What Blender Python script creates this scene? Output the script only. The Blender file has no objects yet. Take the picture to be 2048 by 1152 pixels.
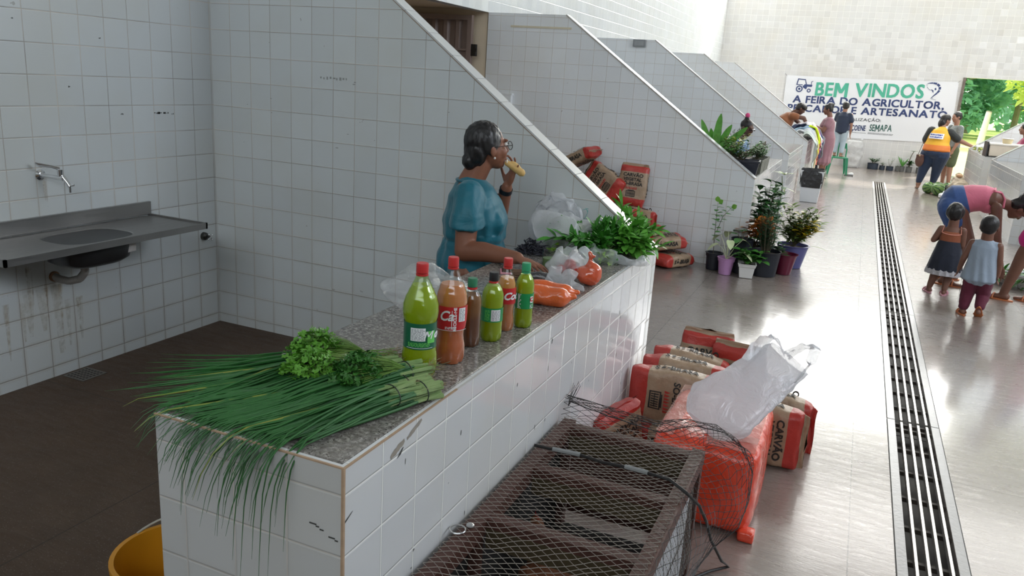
import bpy, bmesh, math, random
from mathutils import Vector, Matrix, Euler, Quaternion, noise
random.seed(7)
PI = math.pi
sc = bpy.context.scene
COL = sc.collection
# ---------------------------------------------------------------- camera
yaw, pit, rol = -0.39528546, 0.260793835, -0.0663501016
fw = Vector((math.sin(yaw)*math.cos(pit), math.cos(yaw)*math.cos(pit), -math.sin(pit)))
rt = Vector((math.cos(yaw), -math.sin(yaw), 0)); dn = fw.cross(rt)
r2 = math.cos(rol)*rt + math.sin(rol)*dn; d2 = -math.sin(rol)*rt + math.cos(rol)*dn
cam = bpy.data.cameras.new('camera'); cam_ob = bpy.data.objects.new('camera', cam); COL.objects.link(cam_ob)
m = Matrix(((r2.x, -d2.x, -fw.x, 0), (r2.y, -d2.y, -fw.y, 0), (r2.z, -d2.z, -fw.z, 1.70), (0, 0, 0, 1)))
cam_ob.matrix_world = m
cam.sensor_width = 36; cam.lens = 36*1583.467/2048; cam.clip_start = .05; cam.clip_end = 300
sc.camera = cam_ob
# ---------------------------------------------------------------- sky, sun, area lamps for daylight at the openings, added fill lamps
vs = sc.view_settings
vs.view_transform = 'Standard'; vs.look = 'None'; vs.exposure = 0.0; vs.gamma = 1; vs.use_curve_mapping = False
w = bpy.data.worlds.new('sky'); sc.world = w; w.use_nodes = True
wn = w.node_tree; wn.nodes.clear()
wo = wn.nodes.new('ShaderNodeOutputWorld'); wb = wn.nodes.new('ShaderNodeBackground')
wc = wn.nodes.new('ShaderNodeTexCoord'); ws = wn.nodes.new('ShaderNodeSeparateXYZ'); wr = wn.nodes.new('ShaderNodeValToRGB')
wr.color_ramp.elements[0].position = .47; wr.color_ramp.elements[0].color = (.55, .6, .5, 1)
wr.color_ramp.elements[1].position = .62; wr.color_ramp.elements[1].color = (.86, .94, 1, 1)
wm = wn.nodes.new('ShaderNodeMapRange'); wm.inputs[1].default_value = -1
wn.links.new(wc.outputs['Generated'], ws.inputs[0]); wn.links.new(ws.outputs[2], wm.inputs[0])
wn.links.new(wm.outputs[0], wr.inputs[0]); wn.links.new(wr.outputs[0], wb.inputs[0]); wn.links.new(wb.outputs[0], wo.inputs[0])
wb.inputs[1].default_value = 2.5
sun = bpy.data.lights.new('sun', 'SUN'); sun.energy = 8.5; sun.angle = .05; sun.color = (1, .95, .86)
so = bpy.data.objects.new('sun', sun); COL.objects.link(so); so.rotation_euler = (math.radians(-38), math.radians(28), 0)
def daylight(name, loc, aim, sx, sy, power, col=(.9, .95, 1)):
    l = bpy.data.lights.new(name, 'AREA'); l.shape = 'RECTANGLE'; l.size = sx; l.size_y = sy; l.energy = power; l.color = col
    o = bpy.data.objects.new(name, l); COL.objects.link(o); o.location = loc
    o.rotation_euler = (Vector(aim)-Vector(loc)).to_track_quat('-Z', 'Y').to_euler(); return o
daylight('daylight_back_clerestory', (-.2, 22.4, 5.5), (-.2, 8, 0), 7, 1.8, 560, (1, .98, .94))
daylight('daylight_front_opening', (1.0, -4.7, 5.2), (-1.5, 5, 1.2), 8, 2.2, 95, (.9, .95, 1))
daylight('fill_far_aisle', (1.6, 15.5, 6.4), (1.2, 15.5, 0), 3.5, 11, 640, (1, .97, .93))  # added fill under the closed roof, brightens the far aisle floor
daylight('fill_second_partition', (6.2, 5.0, 5.2), (-2.2, 8, 1.0), 4, 1.6, 210, (.82, .89, 1))  # added fill at the right side, brightens the second partition face
daylight('daylight_side_opening', (6.2, 11, 4.6), (-2, 11, .4), 12, 2.6, 90, (.86, .93, 1))
# ---------------------------------------------------------------- helpers
def P3(v): return Vector(v)
class G:
    def __init__(s): s.v = []; s.f = []
    def add(s, vs, fs):
        n = len(s.v); s.v += [tuple(p) for p in vs]; s.f += [tuple(i+n for i in f) for f in fs]; return s
    def box(s, lo, hi, rot=0, piv=None, tap=0):
        x0, y0, z0 = lo; x1, y1, z1 = hi; cx, cy = (x0+x1)/2, (y0+y1)/2
        v = []
        for z, t in ((z0, 1-tap), (z1, 1)):
            for x, y in ((x0, y0), (x1, y0), (x1, y1), (x0, y1)): v.append(Vector((cx+(x-cx)*t, cy+(y-cy)*t, z)))
        if rot:
            q = Vector(piv) if piv else Vector((cx, cy, 0)); M_ = Matrix.Rotation(rot, 3, 'Z'); v = [M_@(p-q)+q for p in v]
        return s.add(v, [(3,2,1,0),(4,5,6,7),(0,1,5,4),(1,2,6,5),(2,3,7,6),(3,0,4,7)])
    def prism(s, poly, axis, a, b):
        # poly: list of 2D points; extruded along axis ('x','y','z') from a to b
        def mk(p, t): return {'x': (t, p[0], p[1]), 'y': (p[0], t, p[1]), 'z': (p[0], p[1], t)}[axis]
        n = len(poly); v = [mk(p, a) for p in poly]+[mk(p, b) for p in poly]
        return s.add(v, [tuple(range(n))[::-1], tuple(range(n, 2*n))]+[(i, (i+1) % n, n+(i+1) % n, n+i) for i in range(n)])
    def tube(s, pts, r, n=8, cap=True, flat=1):
        pts = [Vector(p) for p in pts]; k = len(pts)
        if not hasattr(r, '__len__'): r = [r]*k
        up = None; v = []
        for i, p in enumerate(pts):
            t = (pts[min(i+1, k-1)]-pts[max(i-1, 0)])
            if t.length < 1e-9: t = Vector((0, 0, 1))
            t.normalize()
            if up is None: up = t.orthogonal().normalized()
            else:
                up = up-t*up.dot(t)
                up = up.normalized() if up.length > 1e-6 else t.orthogonal().normalized()
            b = t.cross(up)
            for j in range(n):
                a = 2*PI*j/n; v.append(p+(up*math.cos(a)+b*math.sin(a)*flat)*r[i])
        f = [(i*n+j, i*n+(j+1) % n, (i+1)*n+(j+1) % n, (i+1)*n+j) for i in range(k-1) for j in range(n)]
        if cap: f += [tuple(range(n))[::-1], tuple((k-1)*n+j for j in range(n))]
        return s.add(v, f)
    def rings(s, rings, cap=True, close=True):
        n = len(rings[0]); v = [p for r in rings for p in r]; k = len(rings)
        f = [(i*n+j, i*n+(j+1) % n, (i+1)*n+(j+1) % n, (i+1)*n+j) for i in range(k-1) for j in range(n if close else n-1)]
        if cap: f += [tuple(range(n))[::-1], tuple((k-1)*n+j for j in range(n))]
        return s.add(v, f)
    def lathe(s, prof, c=(0, 0, 0), n=24, sx=1, sy=1, cap=True, mod=None):
        rs = []
        for r, z in prof:
            rs.append([Vector((c[0]+sx*r*(mod(2*PI*j/n, z) if mod else 1)*math.cos(2*PI*j/n), c[1]+sy*r*(mod(2*PI*j/n, z) if mod else 1)*math.sin(2*PI*j/n), c[2]+z)) for j in range(n)])
        return s.rings(rs, cap)
    def ell(s, c, r, n=12, m=8, M_=None):
        c = Vector(c); rs = []
        if not hasattr(r, '__len__'): r = (r, r, r)
        for i in range(m+1):
            th = PI*(i+.001)/(m+.002); ring = []
            for j in range(n):
                p = Vector((r[0]*math.sin(th)*math.cos(2*PI*j/n), r[1]*math.sin(th)*math.sin(2*PI*j/n), -r[2]*math.cos(th)))
                ring.append(c+(M_@p if M_ else p))
            rs.append(ring)
        return s.rings(rs)
    def cap(s, a, ra, b, rb, n=12):
        # capsule with round ends
        a = Vector(a); b = Vector(b); d = (b-a); L = d.length or 1e-6; d = d/L; pts = []; rr = []
        for k in (0, 1, 2): t = PI/2*k/3; pts.append(a-d*ra*math.cos(t)); rr.append(max(ra*math.sin(t), ra*.02))
        pts += [a, b]; rr += [ra, rb]
        for k in (2, 1, 0): t = PI/2*k/3; pts.append(b+d*rb*math.cos(t)); rr.append(max(rb*math.sin(t), rb*.02))
        return s.tube(pts, rr, n)
    def surf(s, fn, nu, nv, closeu=False, thick=0):
        v = [Vector(fn(i/(nu if closeu else nu-1), j/(nv-1))) for j in range(nv) for i in range(nu)]
        f = []
        for j in range(nv-1):
            for i in range(nu if closeu else nu-1):
                f.append((j*nu+i, j*nu+(i+1) % nu, (j+1)*nu+(i+1) % nu, (j+1)*nu+i))
        return s.add(v, f)
    def leaf(s, base, d, L, W, up=(0, 0, 1), bend=.25, fold=.15, n=5, shape=None):
        base = Vector(base); d = Vector(d).normalized(); up = Vector(up)
        sd = d.cross(up)
        sd = sd.normalized() if sd.length > 1e-4 else d.orthogonal().normalized()
        nn = sd.cross(d).normalized(); v = []
        for i in range(n):
            t = i/(n-1); wv = (shape(t) if shape else math.sin(PI*min(1, t*.92+.04))**.8)*W/2
            c = base+d*(L*t)-nn*(bend*L*t*t)
            v += [c-sd*wv+nn*fold*wv, c, c+sd*wv+nn*fold*wv]
        f = []
        for i in range(n-1):
            a = i*3; f += [(a, a+1, a+4, a+3), (a+1, a+2, a+5, a+4)]
        return s.add(v, f)
    def obj(s, name, mat=None, parent=None, smooth=True, ang=40, uv=False, loc=None, mods=None):
        me = bpy.data.meshes.new(name); me.from_pydata(s.v, [], s.f); me.validate()
        o = bpy.data.objects.new(name, me); COL.objects.link(o)
        if mat: me.materials.append(mat)
        if uv: boxuv(me)
        if smooth and len(me.polygons):
            me.polygons.foreach_set('use_smooth', [True]*len(me.polygons))
            if ang: me.set_sharp_from_angle(angle=math.radians(ang))
        if parent: o.parent = parent
        if loc: o.location = loc
        return o
def boxuv(me):
    uv = me.uv_layers.new(name='UVMap')
    for p in me.polygons:
        n = p.normal; a = max(range(3), key=lambda i: abs(n[i]))
        for li in p.loop_indices:
            c = me.vertices[me.loops[li].vertex_index].co
            uv.data[li].uv = (c.y, c.z) if a == 0 else (c.x, c.z) if a == 1 else (c.x, c.y)
def tag(o, label=None, cat=None, group=None, kind=None):
    if label: o['label'] = label
    if cat: o['category'] = cat
    if group: o['group'] = group
    if kind: o['kind'] = kind
    return o
def thing(name, label, cat, loc=(0, 0, 0), rz=0, group=None):
    o = bpy.data.objects.new(name, None); COL.objects.link(o); o.empty_display_size = .05
    o.location = loc; o.rotation_euler = (0, 0, rz); return tag(o, label, cat, group)
def copy_tree(o, parent=None, loc=None, rz=None, label=None):
    kids = list(o.children)
    c = o.copy(); COL.objects.link(c)
    if parent: c.parent = parent
    for ch in kids: copy_tree(ch, c)
    if loc is not None: c.location = loc
    if rz is not None: c.rotation_euler = (0, 0, rz) if not hasattr(rz, '__len__') else rz
    if label: c['label'] = label
    return c
def rnd(a, b): return a+(b-a)*random.random()
def lerp(a, b, t): return a+(b-a)*t
def nz(x, y=0, z=0): return noise.noise(Vector((x, y, z)))
def blob(name, g, mat, parent=None, vox=.01, sm=6, fac=.5, fn=None, deci=0):
    """fuse overlapping solids of g into one continuous skin"""
    me = bpy.data.meshes.new('t'); me.from_pydata(g.v, [], g.f)
    bm = bmesh.new(); bm.from_mesh(me); bmesh.ops.recalc_face_normals(bm, faces=bm.faces); bm.to_mesh(me); bm.free()
    o = bpy.data.objects.new('t', me); COL.objects.link(o)
    r = o.modifiers.new('r', 'REMESH'); r.mode = 'VOXEL'; r.voxel_size = vox; r.adaptivity = 0
    if sm: k = o.modifiers.new('s', 'SMOOTH'); k.iterations = sm; k.factor = fac
    if deci: k = o.modifiers.new('d', 'DECIMATE'); k.ratio = deci
    dg = bpy.context.evaluated_depsgraph_get(); dg.update(); e = o.evaluated_get(dg)
    nm = bpy.data.meshes.new_from_object(e); nm.name = name
    bpy.data.objects.remove(o); bpy.data.meshes.remove(me)
    if fn:
        for v in nm.vertices: v.co = fn(v.co.copy())
    nm.materials.clear(); nm.materials.append(mat)
    nm.polygons.foreach_set('use_smooth', [True]*len(nm.polygons))
    o = bpy.data.objects.new(name, nm); COL.objects.link(o)
    if parent: o.parent = parent
    return o
def text_mesh(s, size=1, bold=0, sx=1, shear=0, align='CENTER', space=1, depth=0):
    if 'M' not in s: return glyphs(s, size, bold, sx, shear, align, space, depth)
    V, F, adv = [], [], 0
    for ch in s:                                    # the M is cut from four bars
        if ch == ' ': adv += .34*size; continue
        if ch == 'M':
            b = .03; cv = []; cf = []
            for q in ([(0, -.36), (.13, -.36), (.13, .37), (0, .37)], [(.62, -.36), (.75, -.36), (.75, .37), (.62, .37)], [(0, .37), (.17, .37), (.44, -.14), (.31, -.14)], [(.58, .37), (.31, -.14), (.44, -.14), (.75, .37)]):
                k = len(cv); cv += [((x+shear*y)*size, y*size, 0) for x, y in q]; cf.append((k, k+1, k+2, k+3))
        else: cv, cf = glyphs(ch, size, bold, 1, shear, 'LEFT', 1, 0)
        m0 = min(q[0] for q in cv); k = len(V); V += [(adv+x-m0, y, z) for x, y, z in cv]; F += [tuple(i+k for i in f) for f in cf]; adv = max(q[0] for q in V[k:])+.08*size
    o_ = adv/2 if align == 'CENTER' else 0
    return [((x-o_)*sx, y, z) for x, y, z in V], F
def glyphs(s, size=1, bold=0, sx=1, shear=0, align='CENTER', space=1, depth=0):
    c = bpy.data.curves.new('t', 'FONT'); c.body = s; c.size = size; c.offset = bold; c.align_x = align; c.align_y = 'CENTER'
    c.shear = shear; c.space_character = space; c.extrude = depth; c.resolution_u = 3
    o = bpy.data.objects.new('t', c); COL.objects.link(o)
    dg = bpy.context.evaluated_depsgraph_get(); dg.update()
    me = bpy.data.meshes.new_from_object(o.evaluated_get(dg)); bpy.data.objects.remove(o); bpy.data.curves.remove(c)
    v = [(p.co.x*sx, p.co.y, p.co.z) for p in me.vertices]; f = [tuple(p.vertices) for p in me.polygons]
    bpy.data.meshes.remove(me); return v, f
# ---------------------------------------------------------------- materials
class N:
    def __init__(s, name):
        s.m = bpy.data.materials.new(name); s.m.use_nodes = True; s.t = s.m.node_tree; s.b = s.t.nodes['Principled BSDF']
    def n(s, ty, **k):
        nd = s.t.nodes.new(ty)
        for a, b in k.items():
            if a[0] == 'i' and a[1:].isdigit():
                nd.inputs[int(a[1:])].default_value = b
            else: setattr(nd, a, b)
        return nd
    def l(s, a, b): s.t.links.new(a, b)
    def math(s, op, a, b=0.0, c=None):
        nd = s.n('ShaderNodeMath', operation=op)
        for i, x in enumerate((a, b, c)):
            if x is None: continue
            if hasattr(x, 'links'): s.l(x, nd.inputs[i])
            else: nd.inputs[i].default_value = x
        return nd.outputs[0]
    def mix(s, f, a, b):
        nd = s.n('ShaderNodeMix', data_type='RGBA')
        for i, x in ((0, f), (6, a), (7, b)):
            if hasattr(x, 'links'): s.l(x, nd.inputs[i])
            else: nd.inputs[i].default_value = x if i == 0 or len(x) == 4 else (*x, 1)
        return nd.outputs[2]
    def noise(s, vec, scale, det=3, rough=.5, dist=0):
        nd = s.n('ShaderNodeTexNoise'); nd.inputs['Scale'].default_value = scale; nd.inputs['Detail'].default_value = det
        nd.inputs['Roughness'].default_value = rough; nd.inputs['Distortion'].default_value = dist
        if vec is not None: s.l(vec, nd.inputs['Vector'])
        return nd.outputs[0]
    def ramp(s, f, *st):
        nd = s.n('ShaderNodeValToRGB'); e = nd.color_ramp.elements
        while len(e) < len(st): e.new(.5)
        for el, (p, c) in zip(e, st): el.position = p; el.color = (*c, 1) if hasattr(c, '__len__') else (c, c, c, 1)
        s.l(f, nd.inputs[0]); return nd.outputs[0]
    def set(s, **k):
        nm = dict(col='Base Color', rough='Roughness', metal='Metallic', spec='Specular IOR Level', coat='Coat Weight', coatr='Coat Roughness', trans='Transmission Weight', ior='IOR', alpha='Alpha', nrm='Normal', sheen='Sheen Weight', sss='Subsurface Weight', emi='Emission Color', emis='Emission Strength')
        for a, v in k.items():
            i = s.b.inputs[nm[a]]
            if hasattr(v, 'links'): s.l(v, i)
            else: i.default_value = (*v, 1) if a in ('col', 'emi') else v
        return s
    def bump(s, h, dist=.01, st=.5, nrm=None):
        nd = s.n('ShaderNodeBump'); nd.inputs['Strength'].default_value = st; nd.inputs['Distance'].default_value = dist
        s.l(h, nd.inputs['Height'])
        if nrm is not None: s.l(nrm, nd.inputs['Normal'])
        s.l(nd.outputs[0], s.b.inputs['Normal']); return nd.outputs[0]
    def obj(s): return s.n('ShaderNodeTexCoord').outputs['Object']
    def pos(s): return s.n('ShaderNodeNewGeometry').outputs['Position']
def mat(name, col, rough=.6, var=.12, scale=18, bump=0, bscale=60, **k):
    n = N(name); v = n.obj(); f = n.noise(v, scale, 4)
    c = n.mix(f, tuple(x*(1-var) for x in col), tuple(min(1, x*(1+var)) for x in col)); n.set(col=c, rough=rough, **k)
    if bump: n.bump(n.noise(v, bscale, 3), bump, .6)
    return n.m
def tile_mat(name, ox=0, oz=0.059, base=(.74, .77, .78), grout=(.27, .23, .19), tw=.15, th=.15, rough=.1, tilt=.02, seed=0, dirt=.5):
    n = N(name); uv = n.n('ShaderNodeUVMap').outputs[0]; s = n.n('ShaderNodeSeparateXYZ'); n.l(uv, s.inputs[0])
    u = n.math('DIVIDE', n.math('SUBTRACT', s.outputs[0], ox), tw); v = n.math('DIVIDE', n.math('SUBTRACT', s.outputs[1], oz), th)
    fu = n.math('FRACT', u); fv = n.math('FRACT', v)
    du = n.math('MINIMUM', fu, n.math('SUBTRACT', 1, fu)); dv = n.math('MINIMUM', fv, n.math('SUBTRACT', 1, fv))
    d = n.math('MINIMUM', n.math('MULTIPLY', du, tw), n.math('MULTIPLY', dv, th))
    gm = n.math('LESS_THAN', d, .0012)
    cb = n.n('ShaderNodeCombineXYZ'); n.l(n.math('FLOOR', u), cb.inputs[0]); n.l(n.math('FLOOR', v), cb.inputs[1]); cb.inputs[2].default_value = seed
    wn_ = n.n('ShaderNodeTexWhiteNoise', noise_dimensions='3D'); n.l(cb.outputs[0], wn_.inputs[0])
    ps = n.pos(); big = n.noise(ps, 1.3, 4, .6)
    tv = n.math('MULTIPLY_ADD', wn_.outputs[0], .05, .95)
    tc = n.mix(n.ramp(big, (.45, 0), (.8, 1)), base, (base[0]*.97, base[1]*.94, base[2]*.88))
    mul = n.n('ShaderNodeVectorMath', operation='SCALE'); n.l(tc, mul.inputs[0]); n.l(tv, mul.inputs['Scale'])
    # small chips and specks in the glaze
    sp = n.ramp(n.noise(ps, 24, 2, .5), (.77, 0), (.79, 1))
    tc2 = n.mix(n.math('MULTIPLY', sp, .5), mul.outputs[0], (.22, .2, .18))
    # grime and rust in the joints, stronger near the floor
    zs = n.n('ShaderNodeSeparateXYZ'); n.l(ps, zs.inputs[0])
    low = n.n('ShaderNodeMapRange'); low.inputs[1].default_value = 1.3; low.inputs[2].default_value = 0; n.l(zs.outputs[2], low.inputs[0])
    gf = n.math('MULTIPLY', n.math('ADD', n.math('MULTIPLY', low.outputs[0], .6), n.ramp(n.noise(ps, 2.2, 3), (.4, 0), (.62, 1))), dirt)
    gc = n.mix(gf, tuple(min(1, x*2.1) for x in grout), tuple(x*.75 for x in grout))
    # near the joints a faint brown film
    fl = n.n('ShaderNodeMapRange'); fl.inputs[1].default_value = .018; fl.inputs[2].default_value = .0; n.l(d, fl.inputs[0])
    film = n.math('MULTIPLY', n.math('MULTIPLY', fl.outputs[0], low.outputs[0]), n.math('MULTIPLY', n.noise(ps, 9, 3), .5*dirt))
    tc3 = n.mix(film, tc2, (.32, .24, .15))
    n.set(col=n.mix(gm, tc3, gc), rough=n.math('MULTIPLY_ADD', gm, .6, n.math('MULTIPLY_ADD', n.noise(ps, 5, 3), .08, rough)), spec=.5)
    geo = n.n('ShaderNodeNewGeometry').outputs['Normal']
    v1 = n.n('ShaderNodeVectorMath', operation='SUBTRACT'); n.l(wn_.outputs[1], v1.inputs[0]); v1.inputs[1].default_value = (.5, .5, .5)
    v2 = n.n('ShaderNodeVectorMath', operation='SCALE'); n.l(v1.outputs[0], v2.inputs[0]); v2.inputs['Scale'].default_value = tilt
    v3 = n.n('ShaderNodeVectorMath', operation='ADD'); n.l(geo, v3.inputs[0]); n.l(v2.outputs[0], v3.inputs[1])
    v4 = n.n('ShaderNodeVectorMath', operation='NORMALIZE'); n.l(v3.outputs[0], v4.inputs[0])
    hh = n.n('ShaderNodeMapRange', interpolation_type='SMOOTHSTEP'); hh.inputs[1].default_value = .0008; hh.inputs[2].default_value = .005; n.l(d, hh.inputs[0])
    n.bump(n.math('ADD', hh.outputs[0], n.math('MULTIPLY', n.noise(ps, 14, 2), .25)), .0025, .5, v4.outputs[0])
    return n.m
# ================================================================ the building
T_GROUT = (.27, .23, .19)
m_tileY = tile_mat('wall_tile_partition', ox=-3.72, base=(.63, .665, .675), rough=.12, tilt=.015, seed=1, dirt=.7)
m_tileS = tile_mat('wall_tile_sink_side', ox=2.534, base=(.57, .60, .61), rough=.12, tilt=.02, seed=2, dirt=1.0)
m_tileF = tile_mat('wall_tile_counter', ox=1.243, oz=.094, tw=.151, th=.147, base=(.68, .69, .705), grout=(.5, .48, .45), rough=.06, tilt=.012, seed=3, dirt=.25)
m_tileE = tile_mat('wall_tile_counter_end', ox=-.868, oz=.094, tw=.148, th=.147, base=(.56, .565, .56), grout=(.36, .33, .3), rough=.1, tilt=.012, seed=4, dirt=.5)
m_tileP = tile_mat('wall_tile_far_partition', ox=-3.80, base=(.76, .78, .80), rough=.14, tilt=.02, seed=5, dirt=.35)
m_tileU = tile_mat('wall_tile_upper', ox=0, base=(.60, .63, .65), grout=(.42, .42, .42), rough=.16, tilt=.05, seed=6, dirt=.2)
m_tileB = tile_mat('wall_tile_back', ox=0, base=(.66, .655, .66), grout=(.5, .48, .46), rough=.13, tilt=.07, seed=8, dirt=.2)
m_coping = tile_mat('coping_tile', ox=0, oz=0, tw=.19, th=.5, base=(.68, .69, .69), grout=(.4, .33, .25), rough=.14, tilt=.02, seed=9, dirt=.4)
m_cream = mat('cream_plaster', (.72, .60, .45), .7, .06, 4)
m_joint = mat('grimy_joint', (.36, .25, .16), .8, .3, 30)
m_roof = mat('roof_underside', (.55, .55, .56), .7, .05, 2)

def floor_material():
    n = N('polished_granilite_floor'); p = n.pos(); s = n.n('ShaderNodeSeparateXYZ'); n.l(p, s.inputs[0])
    def lines(c, o, sp, w_):
        f = n.math('FRACT', n.math('DIVIDE', n.math('SUBTRACT', c, o), sp)); return n.math('LESS_THAN', n.math('MULTIPLY', n.math('MINIMUM', f, n.math('SUBTRACT', 1, f)), sp), w_)
    j = n.math('MAXIMUM', lines(s.outputs[0], .213, 1.315, .0028), lines(s.outputs[1], 5.25, 1.31, .0028))
    vo = n.n('ShaderNodeTexVoronoi', feature='F1'); vo.inputs['Scale'].default_value = 130; n.l(p, vo.inputs['Vector'])
    chips = n.ramp(vo.outputs['Distance'], (.1, 1), (.34, 0))
    vr = n.n('ShaderNodeSeparateXYZ'); n.l(vo.outputs['Color'], vr.inputs[0])
    chips = n.math('MULTIPLY', chips, n.math('GREATER_THAN', vr.outputs[0], .62))
    big = n.noise(p, .9, 5, .6); mid = n.noise(p, 6, 5, .65)
    c = n.mix(n.ramp(big, (.35, 0), (.65, 1)), (.074, .045, .029), (.115, .079, .057))
    c = n.mix(n.math('MULTIPLY', n.ramp(mid, (.4, 0), (.7, 1)), .35), c, (.065, .048, .038))
    c = n.mix(n.math('MULTIPLY', chips, .55), c, (.26, .225, .20))
    sp = n.ramp(n.noise(p, 11, 2), (.74, 0), (.76, 1)); c = n.mix(n.math('MULTIPLY', sp, .6), c, (.05, .045, .04))
    # aisle mask: foot-traffic polish, its bright glare also put in as a paler colour
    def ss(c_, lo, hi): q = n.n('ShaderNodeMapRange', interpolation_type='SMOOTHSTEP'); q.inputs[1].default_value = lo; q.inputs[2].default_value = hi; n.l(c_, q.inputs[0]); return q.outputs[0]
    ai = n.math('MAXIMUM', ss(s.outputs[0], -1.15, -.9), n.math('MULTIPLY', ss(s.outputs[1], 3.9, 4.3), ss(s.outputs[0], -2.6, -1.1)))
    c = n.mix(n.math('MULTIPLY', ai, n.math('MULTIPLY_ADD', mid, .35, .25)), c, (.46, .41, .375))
    c = n.mix(n.math('MULTIPLY', j, .8), c, (.05, .042, .036))
    st = n.n('ShaderNodeMapping'); st.inputs['Scale'].default_value = (2.2, 9, 1); st.inputs['Rotation'].default_value = (0, 0, .25); n.l(p, st.inputs[0])
    scr = n.noise(st.outputs[0], 3.2, 6, .7, .6)
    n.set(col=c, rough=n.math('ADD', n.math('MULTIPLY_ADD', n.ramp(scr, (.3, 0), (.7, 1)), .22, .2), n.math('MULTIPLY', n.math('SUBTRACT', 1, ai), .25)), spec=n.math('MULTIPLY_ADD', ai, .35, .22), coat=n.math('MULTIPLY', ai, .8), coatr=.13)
    n.bump(n.math('ADD', scr, n.math('MULTIPLY', n.noise(p, 40, 2), .12)), .006, .55)
    return n.m
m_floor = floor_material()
def S(g, name, m_, uv=True, smooth=False):
    o = g.obj(name, m_, uv=uv, smooth=smooth); o['kind'] = 'structure'; return o
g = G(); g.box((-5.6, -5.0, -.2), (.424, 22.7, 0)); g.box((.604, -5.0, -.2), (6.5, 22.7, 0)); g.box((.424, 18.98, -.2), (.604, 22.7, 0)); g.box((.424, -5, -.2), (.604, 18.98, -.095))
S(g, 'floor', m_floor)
# left wall: behind the sink, then on past the open passage to the far end
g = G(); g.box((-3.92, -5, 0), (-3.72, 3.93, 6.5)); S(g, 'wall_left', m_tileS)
g = G(); g.box((-3.92, 3.93, 2.335), (-3.80, 22.6, 6.5)); g.box((-3.92, 8.04, 0), (-3.80, 22.6, 2.335)); g.box((-3.92, 3.93, 0), (-3.80, 6.0, 2.335))
S(g, 'wall_left_far', m_tileU)
g = G(); g.box((-5.5, 7.98, 0), (-3.812, 8.1, 2.5)); g.box((-5.5, 5.88, 0), (-3.92, 6.0, 2.5)); g.box((-5.6, 5.9, 0), (-5.5, 8.1, 2.5)); g.box((-5.5, 6.0, 2.36), (-3.92, 7.98, 2.5))
S(g, 'wall_passage', m_cream)
# back wall with the doorway on the right and the open strip under the roof
g = G(); g.box((-3.92, 22.6, 0), (2.07, 22.8, 4.35)); g.box((2.07, 22.6, 2.372), (4.7, 22.8, 4.35)); g.box((4.7, 22.6, 0), (6.6, 22.8, 4.5))
S(g, 'wall_back', m_tileB)
g = G(); g.box((2.055, 22.56, 0), (2.115, 22.83, 2.372)); S(g, 'trim_doorway', mat('weathered_jamb', (.17, .14, .12), .8, .7, 9))
g = G(); g.box((6.5, 3.4, 0), (6.7, 22.7, 3.3)); g.box((6.5, -5, 0), (6.7, 3.4, 6.5)); S(g, 'wall_right', m_tileU)
g = G(); g.box((-3.9, -5.2, 0), (6.7, -5.0, 3.9)); S(g, 'wall_front', mat('brown_low_bounce', (.22, .19, .16), .8))  # unseen wall, given a dark colour to cut the light it bounces
g = G(); g.box((-5.7, -5.2, 6.5), (7.4, 23.4, 6.6)); S(g, 'ceiling', m_roof)
g = G()
for y in (3.4, 8, 13, 18, 22.5): g.box((6.48, y, 3.3), (6.68, y+.2, 6.5))
S(g, 'trim_pillars', m_cream, uv=False)
# sloped partition walls with tiled coping
def partition(y, side=1, ax=-2.93, thick=.1, m_=m_tileP, wall=-3.80, front=-.868, zf=.894, gap_white=True):
    # side=1: left of the aisle; side=-1: right
    ztop = 2.335
    poly = [(wall, 0), (front, 0), (front, zf), (ax, ztop), (wall, ztop)]
    g = G(); g.prism(poly if front > wall else poly[::-1], 'y', y, y+thick)
    o = S(g, 'wall_partition', m_)
    d = Vector((ax-front, ztop-zf)); L = d.length; d.normalize(); nrm = Vector((-d.y, d.x)); 
    if nrm.y < 0: nrm = -nrm
    c = G(); k = int(L/.2); e = .006
    for i in range(k+1):
        a = L*i/(k+1)+.0015; b = L*(i+1)/(k+1)-.0015
        p = [Vector((front, zf))+d*a, Vector((front, zf))+d*b]
        q = [(p[0].x, p[0].y), (p[1].x, p[1].y), (p[1].x+nrm.x*.009, p[1].y+nrm.y*.009), (p[0].x+nrm.x*.009, p[0].y+nrm.y*.009)]
        c.prism(q, 'y', y-e+rnd(-.001, .001), y+thick+e)
    cp = c.obj('coping', m_glaze_c, o, smooth=False)
    j = G(); q = [Vector((front, zf)), Vector((ax, ztop))]
    j.prism([(q[0].x, q[0].y-.006), (q[1].x, q[1].y-.006), (q[1].x+nrm.x*.002, q[1].y+nrm.y*.002), (q[0].x+nrm.x*.002, q[0].y+nrm.y*.002)], 'y', y-.003, y+thick+.003)
    j.obj('coping_joint', m_joint, o, smooth=False)
    return o
m_glaze_c = mat('coping_glaze', (.58, .59, .59), .13, .03, 3, spec=.6)
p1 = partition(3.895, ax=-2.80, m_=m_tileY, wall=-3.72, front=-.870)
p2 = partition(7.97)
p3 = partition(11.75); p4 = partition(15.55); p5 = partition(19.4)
partition(14.83, wall=4.9, ax=4.05, front=1.992); partition(18.08, wall=4.9, ax=4.05, front=1.992)
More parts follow.
